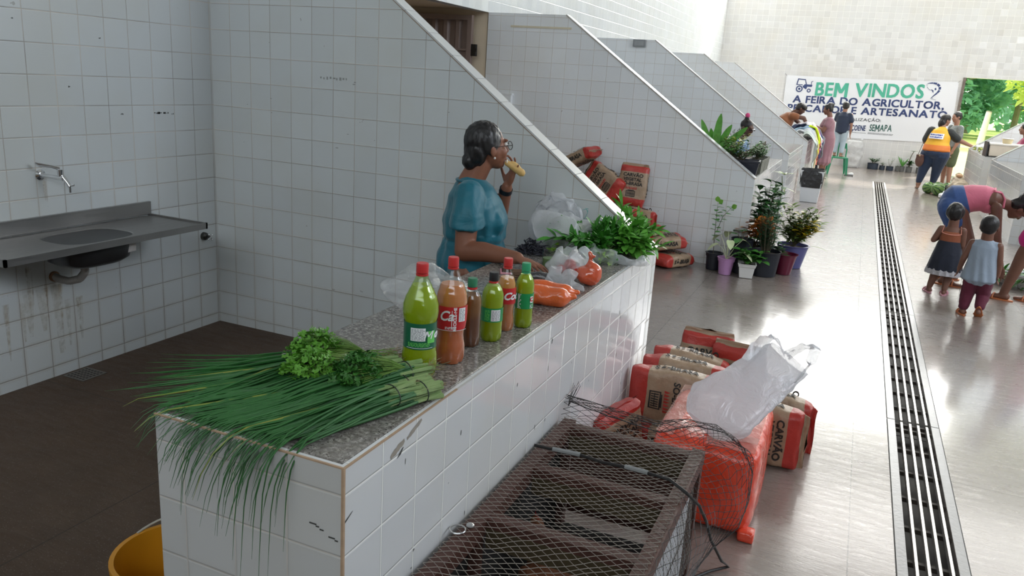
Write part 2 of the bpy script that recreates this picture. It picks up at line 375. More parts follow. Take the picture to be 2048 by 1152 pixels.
# small marks that belong to the tiles
m_mark = mat('black_scuff', (.06, .06, .055), .8); m_green = mat('green_marker', (.05, .45, .42), .5); m_mortar = mat('bare_mortar', (.30, .27, .23), .9, .3, 40)
m_rust = mat('rust_stain', (.42, .30, .17), .7, .25, 12)
def scribble(pts, y, r, m_, par, name):
    g = G(); g.tube([(x, y, z) for x, z in pts], r, 5); o = g.obj(name, m_, par); return o
cx, cz = -1.262, 1.036
scribble([(cx+.030*math.cos(a)*(1+.15*math.sin(3*a)), cz+.034*math.sin(a)) for a in [1.9+i*.42 for i in range(13)]]+[(cx+.02, cz+.03), (cx+.035, cz+.012), (cx+.034, cz+.03), (cx+.004, cz+.02)], 3.8945, .0011, m_green, p1, 'marker_scribble')
g = G()
for i in range(26):
    x = rnd(-3.6, -1.4); z = rnd(1.2, 2.3)
    if z > .894+(-.87-x)*.74-.1: continue
    g.box((x, 3.8935, z), (x+rnd(.004, .02), 3.896, z+rnd(.003, .006)))
for i in range(9): x = -2.91+i*.022; g.box((x, 3.8935, 1.615+rnd(-.004, .004)), (x+rnd(.006, .018), 3.896, 1.625+rnd(0, .006)))
g.obj('scuff_marks', mat('grey_scuff', (.30, .31, .30), .6), p1, smooth=False)
g = G()
for (y, z, a, b) in ((2.84, 1.985, .06, .016), (2.78, 1.93, .03, .008), (2.87, 1.925, .07, .014), (2.63, 1.81, .008, .006), (3.42, 1.36, .06, .012), (3.5, 1.36, .04, .01), (3.56, 1.355, .02, .008), (3.2, 1.36, .02, .008), (2.9, 1.5, .01, .01), (3.1, 1.75, .01, .008)):
    for k in range(6): yy = y+rnd(0, a); g.box((-3.7215, yy, z+rnd(0, b*.4)), (-3.7185, yy+a*rnd(.1, .3), z+b*rnd(.5, 1)))
g.obj('scuff_marks', m_mark, bpy.data.objects['wall_left'], smooth=False)
# yellowed tape, white electrical box on the second partition; grey box over the third
g = G(); g.box((-3.535, 7.966, 2.195), (-2.86, 7.971, 2.215)); g.obj('old_tape', mat('yellowed_tape', (.62, .56, .42), .6, .1, 20), p2, smooth=False)
t = thing('electrical_box', 'white electrical box fixed on the tiled partition beyond the first sloping coping', 'electrical box', (-3.545, 7.97, 1.36))
g = G(); g.box((-.08, -.05, 0), (.08, 0, .15)); g.obj('cover', mat('white_plastic', (.8, .82, .83), .4), t, smooth=False)
g = G(); g.box((-.09, -.055, .145), (.09, 0, .165)); g.box((-.085, -.052, -.003), (.085, 0, .005)); g.obj('lid', mat('white_plastic', (.8, .82, .83), .4), t, smooth=False)
# brown metal gate standing open in the passage
m_gate = mat('brown_gate_paint', (.21, .155, .135), .45, .15, 6, spec=.4)
t = thing('metal_gate', 'brown ribbed metal gate seen above the sloping coping, by the cream jamb', 'gate', (-3.92, 7.84, 0))
g = G(); X0, X1, ZT = -1.12, 0, 2.29
for a, b in (((X0, -.02, .03), (X0+.05, .03, ZT)), ((-.05, -.02, .03), (0, .03, ZT)), ((X0+.05, -.02, ZT-.05), (-.05, .03, ZT)), ((X0+.05, -.02, .03), (-.05, .03, .09)), ((X0+.05, -.015, 1.93), (-.05, .02, 1.95)), ((X0+.05, -.015, 1.0), (-.05, .02, 1.03))): g.box(a, b)
g.obj('gate_frame', m_gate, t, smooth=False)
g = G(); k = 7; wdt = (1.02)/k
for i in range(k):
    x = X0+.05+i*wdt
    g.add([(x, .0, .09), (x+wdt*.3, .0, .09), (x+wdt*.45, .03, .09), (x+wdt*.85, .03, .09), (x+wdt, 0, .09), (x, 0, ZT-.05), (x+wdt*.3, 0, ZT-.05), (x+wdt*.45, .03, ZT-.05), (x+wdt*.85, .03, ZT-.05), (x+wdt, 0, ZT-.05)], [(i_, i_+1, i_+6, i_+5) for i_ in range(4)])
g.obj('ribbed_panel', m_gate, t, smooth=False)
g = G(); g.box((0, -.01, 1.88), (.055, .03, 2.0)); g.box((.03, -.02, 1.92), (.07, .0, 1.96)); g.obj('latch', mat('dark_steel', (.06, .06, .06), .4, metal=1), t, smooth=False)
# ---------------------------------------------------------------- drain grates along the aisle
m_strip = mat('pale_stone_edging', (.46, .45, .44), .3, .12, 25, bump=.002)
m_bar = mat('steel_bar', (.62, .60, .57), .33, .2, 40, metal=.85)
m_pit = mat('drain_grime', (.022, .016, .013), .6, .5, 12)
m_supp = mat('rusty_support', (.05, .038, .03), .6, .4, 20)
secs = ((2.0, 4.6, 'nearest length of steel bar drain grate in the aisle floor'), (4.61, 7.125, 'drain grate length beside the playing children, second from the camera'), (7.135, 13.045, 'long drain grate running past the potted plants in the aisle'), (13.055, 18.98, 'farthest length of drain grate, ending short of the welcome banner'))
for y0, y1, lb in secs:
    t = thing('drain_grate', lb, 'drain grate', (.514, y0, 0), group='drain grates down the aisle')
    L = y1-y0
    for sx in (-1, 1):
        g = G(); a, b = sorted((sx*.128, sx*.0905)); g.box((a, 0, -.05), (b, L, .003)); g.obj('edge_strip', m_strip, t, smooth=False)
        g = G(); a, b = sorted((sx*.1325, sx*.128)); g.box((a, 0, -.01), (b, L, .0012)); g.obj('dark_joint', m_mark, t, smooth=False)
    for x in (-.057, -.014, .026, .069):
        g = G(); g.box((x-.0055, .01, -.028), (x+.0055, L-.01, .001)); g.obj('bar', m_bar, t, smooth=False)
    k = int(L/.26)
    for i in range(k+1):
        y = .02+(L-.06)*i/k; g = G(); g.box((-.09, y, -.05), (.09, y+.02, -.03)); g.obj('cross_support', m_supp, t, smooth=False)
    g = G(); g.box((-.09, 0, -.094), (.09, L, -.088)); g.obj('channel_bed', m_pit, t, smooth=False)
# small square floor drain in the sink stall
t = thing('floor_drain_cover', 'small square perforated drain cover in the floor below the steel sink', 'drain cover', (-3.62, 2.79, 0))
g = G(); g.box((-.075, -.075, 0), (.075, .075, .004)); g.obj('plate', mat('dull_drain_metal', (.2, .18, .16), .4, metal=.7), t, smooth=False)
g = G()
for i in range(6):
    for j in range(6): g.box((-.062+i*.022, -.062+j*.022, .004), (-.05+i*.022, -.05+j*.022, .0046))
g.obj('slots', m_pit, t, smooth=False)
# ================================================================ masonry counters with granite tops
def granite():
    n = N('grey_speckled_granite'); p = n.pos()
    mp = n.n('ShaderNodeMapping'); mp.inputs['Scale'].default_value = (1, 1, 1); n.l(p, mp.inputs[0])
    a = n.noise(mp.outputs[0], 150, 3, .7); b = n.noise(mp.outputs[0], 75, 4, .6); c_ = n.noise(p, 7, 3)
    c = n.ramp(a, (.34, (.03, .028, .026)), (.44, (.14, .13, .12)), (.52, (.34, .325, .30)), (.66, (.58, .56, .52)))
    c = n.mix(n.ramp(b, (.42, 0), (.6, .85)), c, (.10, .09, .085))
    c = n.mix(n.math('MULTIPLY', n.ramp(c_, (.4, 0), (.7, 1)), .35), c, (.3, .26, .22))
    n.set(col=c, rough=.16, spec=.5); n.bump(n.noise(p, 6, 2), .004, .15); return n.m
m_gran = granite()
def counter(y0, y1, x_front, x_in, label, front_m, end_m, near=False):
    t = thing('market_counter', label, 'counter', ((x_front+x_in)/2, y0, 0))
    ox, oy = (x_front+x_in)/2, y0; sg = 1 if x_front > x_in else -1
    g = G()
    wl = .115                                   # masonry front wall, end wall and inner pier, open underneath inside
    def bx(x0, x1, ya, yb, za, zb): g.box((min(x0, x1), ya, za), (max(x0, x1), yb, zb))
    bx(x_front, x_front-sg*wl, y0, y1, 0, .868); bx(x_front-sg*wl, x_in, y0, y0+wl, 0, .868); bx(x_front-sg*wl, x_in, y1-wl, y1, 0, .868)
    bx(x_front-sg*wl, x_in, y0+wl, y1-wl, .80, .868)
    # white lip of tiles standing round the granite on the aisle side and at the free end
    bx(x_front, x_front-sg*.014, y0, y1, .868, .894); bx(x_front-sg*.014, x_in, y0, y0+.014, .868, .894)
    o = g.obj('tiled_base', front_m, t, uv=True, smooth=False); o.matrix_parent_inverse = Matrix.Translation((-ox, -oy, 0))
    o.data.materials.append(end_m)
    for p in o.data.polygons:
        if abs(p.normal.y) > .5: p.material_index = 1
    g = G(); xa, xb = sorted((x_front-sg*.016, x_in-sg*.02)); g.box((xa, y0+.016, .866), (xb, y1, .8955))
    o = g.obj('granite_top', m_gran, t, smooth=False); o.matrix_parent_inverse = Matrix.Translation((-ox, -oy, 0))
    b = o.modifiers.new('b', 'BEVEL'); b.width = .006; b.segments = 3
    return t, ox, oy
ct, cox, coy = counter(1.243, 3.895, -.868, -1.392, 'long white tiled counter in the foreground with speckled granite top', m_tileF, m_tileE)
def on_counter(g, name, m_):
    o = g.obj(name, m_, ct, smooth=False); o.matrix_parent_inverse = Matrix.Translation((-cox, -coy, 0)); return o
g = G(); g.box((-.872, 1.2395, 0), (-.8655, 1.2455, .893)); g.box((-1.394, 1.241, .892), (-.866, 1.246, .8955)); g.box((-.8715, 1.246, .892), (-.866, 1.75, .8952)); on_counter(g, 'brown_grout_edge', mat('ochre_grout', (.42, .29, .19), .8, .25, 40))
g = G(); g.box((-.8715, 1.75, .892), (-.866, 3.89, .8950)); on_counter(g, 'grey_grout_edge', mat('pale_grout', (.5, .49, .47), .7))
def flake(g, pts, x):  # thin irregular patch on the counter front
    n_ = len(pts); g.add([(x, a, b) for a, b in pts], [tuple(range(n_))])
g = G()
def chip(y0, z0, y1, z1, w_, n_=9, sd=1):
    random.seed(sd); a = Vector((y0, z0)); b = Vector((y1, z1)); d = (b-a).normalized(); q = Vector((-d.y, d.x)); up = []; lo = []
    for i in range(n_+1):
        p = a.lerp(b, i/n_); e = w_*(.55+.45*math.sin(PI*i/n_)); up.append(p+q*e*rnd(.6, 1)); lo.append(p-q*e*rnd(.6, 1))
    flake(g, up[::-1]+lo, -.8672)
chip(1.425, .838, 1.485, .858, .011, sd=1); chip(1.497, .856, 1.565, .880, .008, sd=2)
on_counter(g, 'chipped_glaze', m_mortar)
g = G()
flake(g, [(1.452, .823), (1.47, .828), (1.482, .842), (1.478, .843), (1.465, .835)], -.8671)
flake(g, [(1.246, .763), (1.275, .778), (1.277, .781), (1.246, .768)], -.8671)
for i in range(40):
    y = rnd(1.3, 3.6); z = rnd(.2, .82); a = rnd(.002, .006); b = rnd(.003, .02); flake(g, [(y, z), (y+a, z+a*.5), (y+a*1.3, z+b), (y+a*.3, z+b)], -.8672)
for x, z, l in ((-.955, .742, .018), (-.938, .738, .008), (-.928, .733, .01), (-.905, .722, .016), (-.889, .718, .008)): g.box((x, 1.2415, z), (x+l, 1.2428, z+.003), )
on_counter(g, 'scuff_marks', m_mark)
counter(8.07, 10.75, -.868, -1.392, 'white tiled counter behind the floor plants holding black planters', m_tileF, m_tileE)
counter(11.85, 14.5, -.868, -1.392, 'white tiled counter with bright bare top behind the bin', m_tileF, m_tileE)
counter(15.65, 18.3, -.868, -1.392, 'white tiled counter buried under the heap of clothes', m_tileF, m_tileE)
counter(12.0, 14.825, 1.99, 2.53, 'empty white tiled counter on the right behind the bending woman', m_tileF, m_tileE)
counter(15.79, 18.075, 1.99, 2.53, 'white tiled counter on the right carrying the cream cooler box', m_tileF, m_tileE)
# ================================================================ charcoal sacks
BW, BH, BD = .29, .44, .13
def bag_mat(name, seed):
    n = N(name); o = n.obj(); s = n.n('ShaderNodeSeparateXYZ'); n.l(o, s.inputs[0]); v = n.math('DIVIDE', s.outputs[2], BH)
    v = n.math('ADD', v, n.math('MULTIPLY', n.math('SUBTRACT', n.noise(o, 9, 2), .5), .05))
    rb = n.math('MAXIMUM', n.math('LESS_THAN', v, .2), n.math('MULTIPLY', n.math('GREATER_THAN', v, .80), n.math('LESS_THAN', v, .94)))
    k = n.mix(n.noise(o, 30, 4), (.30, .20, .125), (.42, .30, .20)); r = n.mix(n.noise(o, 25, 4), (.36, .025, .02), (.52, .05, .035))
    n.set(col=n.mix(rb, k, r), rough=.38, spec=.55); n.bump(n.noise(o, 26, 5, .65, .4), .008, .55); return n.m
m_bag = bag_mat('kraft_and_red_sack', 0)
m_ink = mat('black_print', (.02, .018, .016), .6); m_redink = mat('red_print', (.45, .04, .03), .5); m_thread = mat('sack_seam', (.25, .17, .1), .8)
def bag_fn(seed, slump=0.0):
    def F(a, v, off=0):
        z = BH*v; e = abs(2*v-1)
        t = max(.06, (1-e**5)**.6) if v > .5 else max(.55, (1-e**7)**.5)
        if v > .93: t = .06
        wv = (BW/2)*(1-.10*e**4)*(1+.03*nz(seed, v*5))
        c, s_ = math.cos(a), math.sin(a); p = .42
        x = wv*math.copysign(abs(c)**p, c); y = (BD/2)*t*math.copysign(abs(s_)**p, s_)
        n_ = nz(x*13+seed*7, z*13, y*9)*.009+nz(x*34+seed, z*34, y*20+3)*.004
        r = math.hypot(x/wv, y/(BD/2*t+1e-6)) or 1
        d = Vector((x/(wv*wv), y/((BD*t/2+.01)**2), 0)).normalized()
        q = Vector((x, y, z))+d*(n_+off)
        if v > .86: q.y += (v-.86)*.25*math.sin(seed*3); q.z += .012*nz(x*22, seed)
        q.x += slump*z*z*2.2; q.z -= abs(slump)*z*z*1.2
        return q
    return F
def bag_print(F, seed, side=True, front=True):
    ink = G(); red = G()
    def put(g, vf, cx, cz, off=.0045, back=False):
        vs, fs = vf; out = []
        for x, y, z in vs:
            X = cx+x; Z = cz+y; v = min(.99, max(.01, Z/BH)); w_ = (BW/2)*.985
            c = max(-1, min(1, X/w_)); a = -math.acos(math.copysign(abs(c)**(1/.42), c))
            q = F(a, v, off); out.append(q if not back else Vector((-q.x, -q.y, q.z)))
        g.add(out, fs)
    def sput(g, vf, cy, cz, sg):
        vs, fs = vf; out = []
        for x, y, z in vs:
            Y = (cy+y); Z = cz+x; c = max(-.97, min(.97, Y/(BD/2*.93))); a = math.asin(math.copysign(abs(c)**(1/.42), c))
            if sg < 0: a = PI-a
            out.append(F(a, min(.98, Z/BH), .0045))
        g.add(out, fs)
    for bk in (False, True):
        put(ink, text_mesh('CARVÃO', .047, .0016, 1.05), 0, .318, back=bk); put(ink, text_mesh('VEGETAL', .043, .0016, 1.0), 0, .275, back=bk); put(ink, text_mesh('SÓ-BRASA', .046, .0013, .98), 0, .232, back=bk)
        # grill emblem: rounded dark frame with bars, and little flames
        vs = []; fs = []
        def rect(x0, x1, y0, y1):
            k = len(vs); nx = max(1, int((x1-x0)/.015)); 
            for i in range(nx+1): xx = x0+(x1-x0)*i/nx; vs.append((xx, y0, 0)); vs.append((xx, y1, 0))
            for i in range(nx): a = k+2*i; fs.append((a, a+2, a+3, a+1))
        rect(-.045, .045, .105, .112); rect(-.045, .045, .157, .163); rect(-.045, -.039, .112, .157); rect(.039, .045, .112, .157)
        for i in range(6): rect(-.033+i*.012, -.027+i*.012, .115, .152)
        rect(-.036, .036, .131, .135); rect(-.032, .032, .163, .170)
        put(ink, (vs, fs), 0, 0, back=bk)
        fv = []; ff = []
        for i in range(7):
            x = -.048+i*.016; k = len(fv); fv += [(x-.006, .178, 0), (x+.006, .178, 0), (x+.007, .191, 0), (x+.001, .207, 0), (x-.003, .192, 0)]; ff.append((k, k+1, k+2, k+3, k+4))
        put(red, (fv, ff), 0, 0, back=bk)
    for sg in (1, -1): sput(ink, text_mesh('SÓ-BRASA', .046, .0018, 1.0, shear=.25*0), 0.0, .215, sg)
    return ink, red
def make_bag(seed, label, slump=0, group='charcoal sacks'):
    t = thing('charcoal_sack', label, 'charcoal sack', group=group)
    F = bag_fn(seed, slump); g = G(); nu, nv = 56, 40
    v = [F(2*PI*i/nu, .004+.992*j/(nv-1)) for j in range(nv) for i in range(nu)]
    f = [(j*nu+i, j*nu+(i+1) % nu, (j+1)*nu+(i+1) % nu, (j+1)*nu+i) for j in range(nv-1) for i in range(nu)]+[tuple(range(nu))[::-1], tuple((nv-1)*nu+i for i in range(nu))]
    g.add(v, f); g.obj('paper_body', m_bag, t, ang=0)
    ink, red = bag_print(F, seed); ink.obj('black_lettering', m_ink, t, smooth=False); red.obj('red_flames', m_redink, t, smooth=False)
    g = G(); g.tube([F(PI-PI*i/12 if i < 13 else 0, .945, .002) for i in range(13)], .0014, 4); g.obj('seam', m_thread, t)
    return t
protos = [make_bag(1.3, 'charcoal sack on its edge nearest the camera in the row of three behind the cage'), make_bag(4.1, 'middle sack of the row of three charcoal sacks beside the counter'), make_bag(7.7, 'third sack back in the row of three charcoal sacks', .12)]
def bag(i, label, loc, rot, group='charcoal sacks on the floor behind the cage', first=[set()]):
    if i not in first[0]: first[0].add(i); o = protos[i]
    else: o = copy_tree(protos[i])
    o['label'] = label; o['group'] = group; o.location = loc; o.rotation_euler = rot; return o
R_ = math.radians
EDGE = (0, R_(90), 0)
bag(0, 'charcoal sack on its long edge, nearest of the row of three beside the counter', (-.845, 3.64, .235), (0, R_(90), R_(2)))
bag(1, 'charcoal sack on its long edge, middle of the row of three beside the counter', (-.83, 3.80, .245), (0, R_(90), R_(-1)))
bag(2, 'charcoal sack on its long edge, rearmost of the row of three beside the counter', (-.81, 3.955, .25), (0, R_(89), R_(1)))
bag(1, 'charcoal sack lying flat in shadow under the row of three', (-.80, 3.66, .045), (R_(90), R_(0), R_(90)))
protos_under = bag(0, 'second flat charcoal sack under the row, hidden behind the orange box', (-.83, 3.92, .05), (R_(90), 0, R_(90)))
bag(0, 'charcoal sack with creased shiny top standing behind the row of three', (-.60, 4.20, .0), (R_(-6), R_(3), R_(8)))
bag(1, 'charcoal sack with red end behind the row, right of the standing one', (-.36, 4.12, -.0), (R_(4), R_(-5), R_(-25)))
bag(0, 'charcoal sack on its edge against the right end of the orange box', (-.44, 3.70, .15), (0, R_(90), R_(-3)))
bag(2, 'crumpled charcoal sack at far right, behind the one beside the orange box', (-.39, 3.89, .15), (0, R_(90), R_(4)))
bag(2, 'slumped charcoal sack leaning on the counter wall behind the cage', (-.775, 3.24, .0), (R_(-6), R_(-14), R_(62))).scale = (.92, 1.1, .76)
GB = 'charcoal sacks piled against the second partition'
pile = [
 (0, 'red-ended charcoal sack on the floor at the open end of the far pile', (-1.62, 7.45, .068), (R_(90), 0, R_(152))),
 (1, 'charcoal sack lying on the red-ended floor sack, pinched tail to the right', (-1.80, 7.55, .205), (R_(84), 0, R_(118))),
 (1, 'charcoal sack in the far pile just above the pinched-tail one', (-2.08, 7.74, .305), (R_(90), R_(0), R_(78))),
 (2, 'charcoal sack midway up the far pile, red face outward', (-2.10, 7.68, .385), (R_(0), R_(88), R_(-4))),
 (0, 'charcoal sack lying right under the upright one in the far pile', (-2.25, 7.68, .46), (R_(90), R_(0), R_(84))),
 (2, 'charcoal sack under the tilted one in the far pile', (-2.62, 7.70, .56), (R_(90), R_(0), R_(90))),
 (0, 'charcoal sack tilted sideways left of the upright one in the far pile', (-2.13, 7.72, .62), (R_(-12), R_(-62), R_(0))),
 (2, 'charcoal sack at the upper left end of the far pile, under the topmost', (-2.86, 7.70, .72), (R_(90), R_(0), R_(90))),
 (1, 'topmost charcoal sack at the left end of the far pile', (-2.74, 7.70, .84), (R_(60), R_(0), R_(80))),
]
for p in pile: bag(*p, group=GB)
bag(1, 'charcoal sack standing upright on the far pile with its front to the camera', (-2.03, 7.80, .50), (R_(-9), R_(2), R_(3)), group=GB)
LV = {.065: 'lying on the floor', .19: 'in the second layer', .31: 'in the third layer', .43: 'in the fourth layer', .57: 'in the fifth layer'}
CN = {0: 'nearest the aisle', 1: 'in the middle', 2: 'deepest in the stall'}
for i, (x, z, c) in enumerate(((-2.0, .065, 0), (-2.5, .065, 1), (-2.0, .19, 0), (-2.46, .19, 1), (-2.55, .31, 1), (-2.5, .43, 1), (-2.95, .065, 2), (-2.95, .19, 2), (-2.97, .31, 2), (-2.95, .43, 2), (-2.95, .57, 2))):
    bag(i % 2, 'charcoal sack %s of the far pile, %s' % (LV[z], CN[c]), (x-.02, 7.72, z), (R_(90), 0, R_(90)), group='charcoal sacks inside the far pile')
# ================================================================ orange wrapped box with plastic bag
def crinkle(name, col, rough, sc, depth, **k):
    n = N(name); o = n.obj(); n.set(col=n.mix(n.noise(o, 12, 4), tuple(x*.82 for x in col), tuple(min(1, x*1.15) for x in col)), rough=rough, **k)
    vo = n.n('ShaderNodeTexVoronoi', feature='F1'); vo.inputs['Scale'].default_value = sc; ns = n.noise(o, sc*.7, 4, .6, 1.5); n.l(o, vo.inputs['Vector'])
    n.bump(n.math('ADD', n.math('MULTIPLY', vo.outputs['Distance'], .5), ns), depth, .8); return n.m
m_red = crinkle('glossy_orange_red_wrap', (.80, .065, .025), .22, 16, .012, spec=.6, coat=.3)
m_tape = N('clear_packing_tape'); 
_o = m_tape.obj(); m_tape.set(col=(.80, .42, .36), rough=.15, spec=.8, alpha=.42); m_tape.bump(m_tape.noise(_o, 28, 5, .7, 2), .012, .9); m_tape = m_tape.m
t = thing('wrapped_box', 'orange-red plastic-wrapped box bound with clear tape beside the netted cage', 'box', (-.365, 3.24, 0))
g = G(); nx, ny = 22, 30
W_, L_, H_ = .43, .63, .36
def boxskin(u, v):  # closed rounded box sampled over a sphere
    th = PI*(v*.998+.001); ph = 2*PI*u; d = Vector((math.sin(th)*math.cos(ph), math.sin(th)*math.sin(ph), math.cos(th)))
    p = 9; r = (abs(d.x)**p+abs(d.y)**p+abs(d.z)**p)**(-1/p); q = d*r
    q = Vector((q.x*W_/2, q.y*L_/2, H_/2+q.z*H_/2)); k = nz(q.x*11, q.y*11, q.z*11)*.007+nz(q.x*30, q.y*30, q.z*30)*.003
    q += d*k; q.z = max(0, q.z); return q
g.surf(boxskin, 96, 64, closeu=True); g.obj('wrapping', m_red, t, ang=0)
g = G(); g.box((.17, -.335, .0), (.235, -.27, .045)); b = blob('gathered_corner', g, m_red, t, .008, 4)
g = G()
def ontop(x, y, o_=.004): return Vector((x, y, H_+o_+nz(x*11, y*11, 3.9)*.006))
def band(f, nu, nv): g.surf(f, nu, nv)
band(lambda u, v: ontop(lerp(.0, .19, u), lerp(-.30, .30, v), .0045+.002*nz(u*9, v*20)), 8, 40)
band(lambda u, v: ontop(lerp(-.20, -.13, u), lerp(-.29, .29, v), .0055+.002*nz(u*7, v*18, 4)), 6, 40)
band(lambda u, v: ontop(lerp(-.19, .19, v), lerp(-.22, -.15, u), .0075+.002*nz(u*7, v*14, 7)), 6, 30)
g.obj('clear_tape', m_tape, t, ang=0)
# ================================================================ thin white carrier bag lying over box and sacks
def film(name, col, alpha, rough=.25, sc=9, depth=.02, gls=.25):
    n = N(name); o = n.obj(); n.t.nodes.remove(n.b)
    out = [x for x in n.t.nodes if x.type == 'OUTPUT_MATERIAL'][0]
    d = n.n('ShaderNodeBsdfDiffuse'); d.inputs[0].default_value = (*col, 1); tl = n.n('ShaderNodeBsdfTranslucent'); tl.inputs[0].default_value = (*col, 1)
    gl = n.n('ShaderNodeBsdfGlossy'); gl.inputs['Roughness'].default_value = rough; tr = n.n('ShaderNodeBsdfTransparent')
    bp = n.n('ShaderNodeBump'); bp.inputs['Distance'].default_value = depth; bp.inputs['Strength'].default_value = .7; n.l(n.noise(o, sc, 5, .6, 1.2), bp.inputs['Height'])
    for x in (d, tl, gl): n.l(bp.outputs[0], x.inputs['Normal'])
    def mx(f, a, b):
        q = n.n('ShaderNodeMixShader')
        if hasattr(f, 'links'): n.l(f, q.inputs[0])
        else: q.inputs[0].default_value = f
        n.l(a, q.inputs[1]); n.l(b, q.inputs[2]); return q.outputs[0]
    fr = n.n('ShaderNodeLayerWeight'); fr.inputs[0].default_value = .15; n.l(bp.outputs[0], fr.inputs['Normal']); fr = n.math('MULTIPLY_ADD', fr.outputs[1], gls, .03)
    a = mx(.5, d.outputs[0], tl.outputs[0]); a = mx(alpha, tr.outputs[0], a); a = mx(fr, a, gl.outputs[0]); n.l(a, out.inputs[0]); return n.m
m_film = film('thin_white_plastic', (.86, .87, .9), .80); m_clear = film('clear_plastic_film', (.85, .88, .9), .16, .1, 22, .012, .6); m_milky = film('milky_plastic_film', (.82, .86, .9), .34, .15, 30, .014, .5)
t = thing('carrier_bag', 'empty white plastic carrier bag sprawled over the orange-red box', 'plastic bag', (-.36, 3.25, .36))
A = Vector((-.40, 3.02, .40)); B = Vector((-.13, 3.47, .60))
def cb(u, v, lobe=0):
    # v along the bag, u round it
    axis = A.lerp(B, v); w1 = .155*(math.sin(PI*min(.5, (v+.06)*1.6)))**.6*(1-.35*v); hgt = .06*(math.sin(PI*min(.5, (v+.05)*2)))**.7*(1-.45*v)
    a = 2*PI*u; dx = Vector((.78, -.36, -.35)).normalized(); up = Vector((-.3, -.35, .85)).normalized()
    k = 1+.16*nz(u*5*math.cos(a)+3, v*4, math.sin(a)*2)+.08*nz(v*11, math.cos(a)*4, math.sin(a)*4)
    return axis+dx*(w1*math.cos(a)*k)+up*(hgt*math.sin(a)*k)-t.location
g = G(); g.surf(cb, 60, 44, closeu=True); g.add([cb(i/60, 0) for i in range(60)], [tuple(range(60))])
g.obj('bag_body', m_film, t, ang=0)
def handle(P, n_=26):
    g = G()
    def f(u, v):
        k = v*(len(P)-1); i = min(len(P)-2, int(k)); q = P[i].lerp(P[i+1], k-i); tg = (P[i+1]-P[i]).normalized()
        sd = tg.cross(Vector((.3, .5, .8))).normalized(); w_ = .05*(1-.45*math.sin(PI*v)); 
        return q+sd*((u-.5)*2*w_)+Vector((0, 0, .014*nz(u*6, v*9, P[0].x*30)))-t.location
    g.surf(f, 9, n_); g.obj('handle', m_film, t, ang=0)
handle([Vector(p) for p in ((-.27, 3.36, .58), (-.255, 3.45, .645), (-.225, 3.51, .675), (-.185, 3.50, .66), (-.15, 3.47, .61))])
handle([Vector(p) for p in ((-.14, 3.44, .62), (-.08, 3.46, .67), (-.03, 3.45, .675), (-.045, 3.42, .60), (-.09, 3.37, .53), (-.14, 3.34, .50))])
g = G(); g.surf(lambda u, v: Vector((lerp(-.34, -.10, u), lerp(3.30, 3.46, u)+.02*v, lerp(.50, .47, u)+.05*(1-v)+.02*nz(u*6, v*5)-.04*math.sin(PI*u)*v))-t.location, 24, 10); g.obj('lower_fold', m_film, t, ang=0)
# ================================================================ netted wooden cage with a hen
m_wood = mat('maroon_stained_wood', (.080, .034, .026), .5, .3, 14, bump=.003, spec=.4); m_wood2 = mat('olive_brown_side', (.06, .042, .018), .7, .3, 20)
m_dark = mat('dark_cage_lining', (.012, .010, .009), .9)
t = thing('poultry_cage', 'low wooden cage with netted top standing against the tiled counter front', 'cage', (-.585, 1.8, 0))
def CG(g, name, m_): o = g.obj(name, m_, t, smooth=False); o.matrix_parent_inverse = Matrix.Translation((.585, -1.8, 0)); return o
Y0, Y1 = 1.0, 2.60
for x in (-.845, -.365): g = G(); g.box((x, Y0, .43), (x+.045, Y1+.02, .48)); CG(g, 'rail', m_wood)
for y in (1.14, 1.50, 1.85, 2.20, 2.56):
    g = G(); g.box((-.80, y, .445), (-.365, y+.045, .475)); o = CG(g, 'cross_rail', m_wood)
    h = G(); h.box((-.80, y-.003, .385), (-.365, y+.012, .446)); o2 = h.obj('side_slat', m_wood2, o, smooth=False)
for x in (-.845, -.36):
    for y in (Y0, 1.8, Y1-.03): g = G(); g.box((x, y, 0), (x+.038, y+.045, .43)); CG(g, 'post', m_wood)
g = G(); g.box((-.80, Y1-.005, .12), (-.36, Y1+.012, .445)); CG(g, 'end_board', m_wood)
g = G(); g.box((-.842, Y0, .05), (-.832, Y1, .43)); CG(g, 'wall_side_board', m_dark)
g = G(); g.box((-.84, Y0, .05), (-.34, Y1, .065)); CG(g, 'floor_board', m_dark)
g = G(); g.box((-.345, Y0+.05, .06), (-.335, 2.48, .40)); CG(g, 'white_side_panel', mat('white_foam_panel', (.62, .64, .68), .6))
g = G(); g.box((-.3335, Y0+.05, .225), (-.332, 2.45, .232)); CG(g, 'panel_joint', m_ink)
g = G(); g.ell((-.82, 1.778, .488), (.012, .012, .006)); g.tube([(-.84+.022*math.cos(a), 1.74+.022*math.sin(a), .49) for a in [i*PI/8 for i in range(17)]], .0022, 5); CG(g, 'wire_loop', mat('bare_wire', (.5, .5, .5), .3, metal=.9))
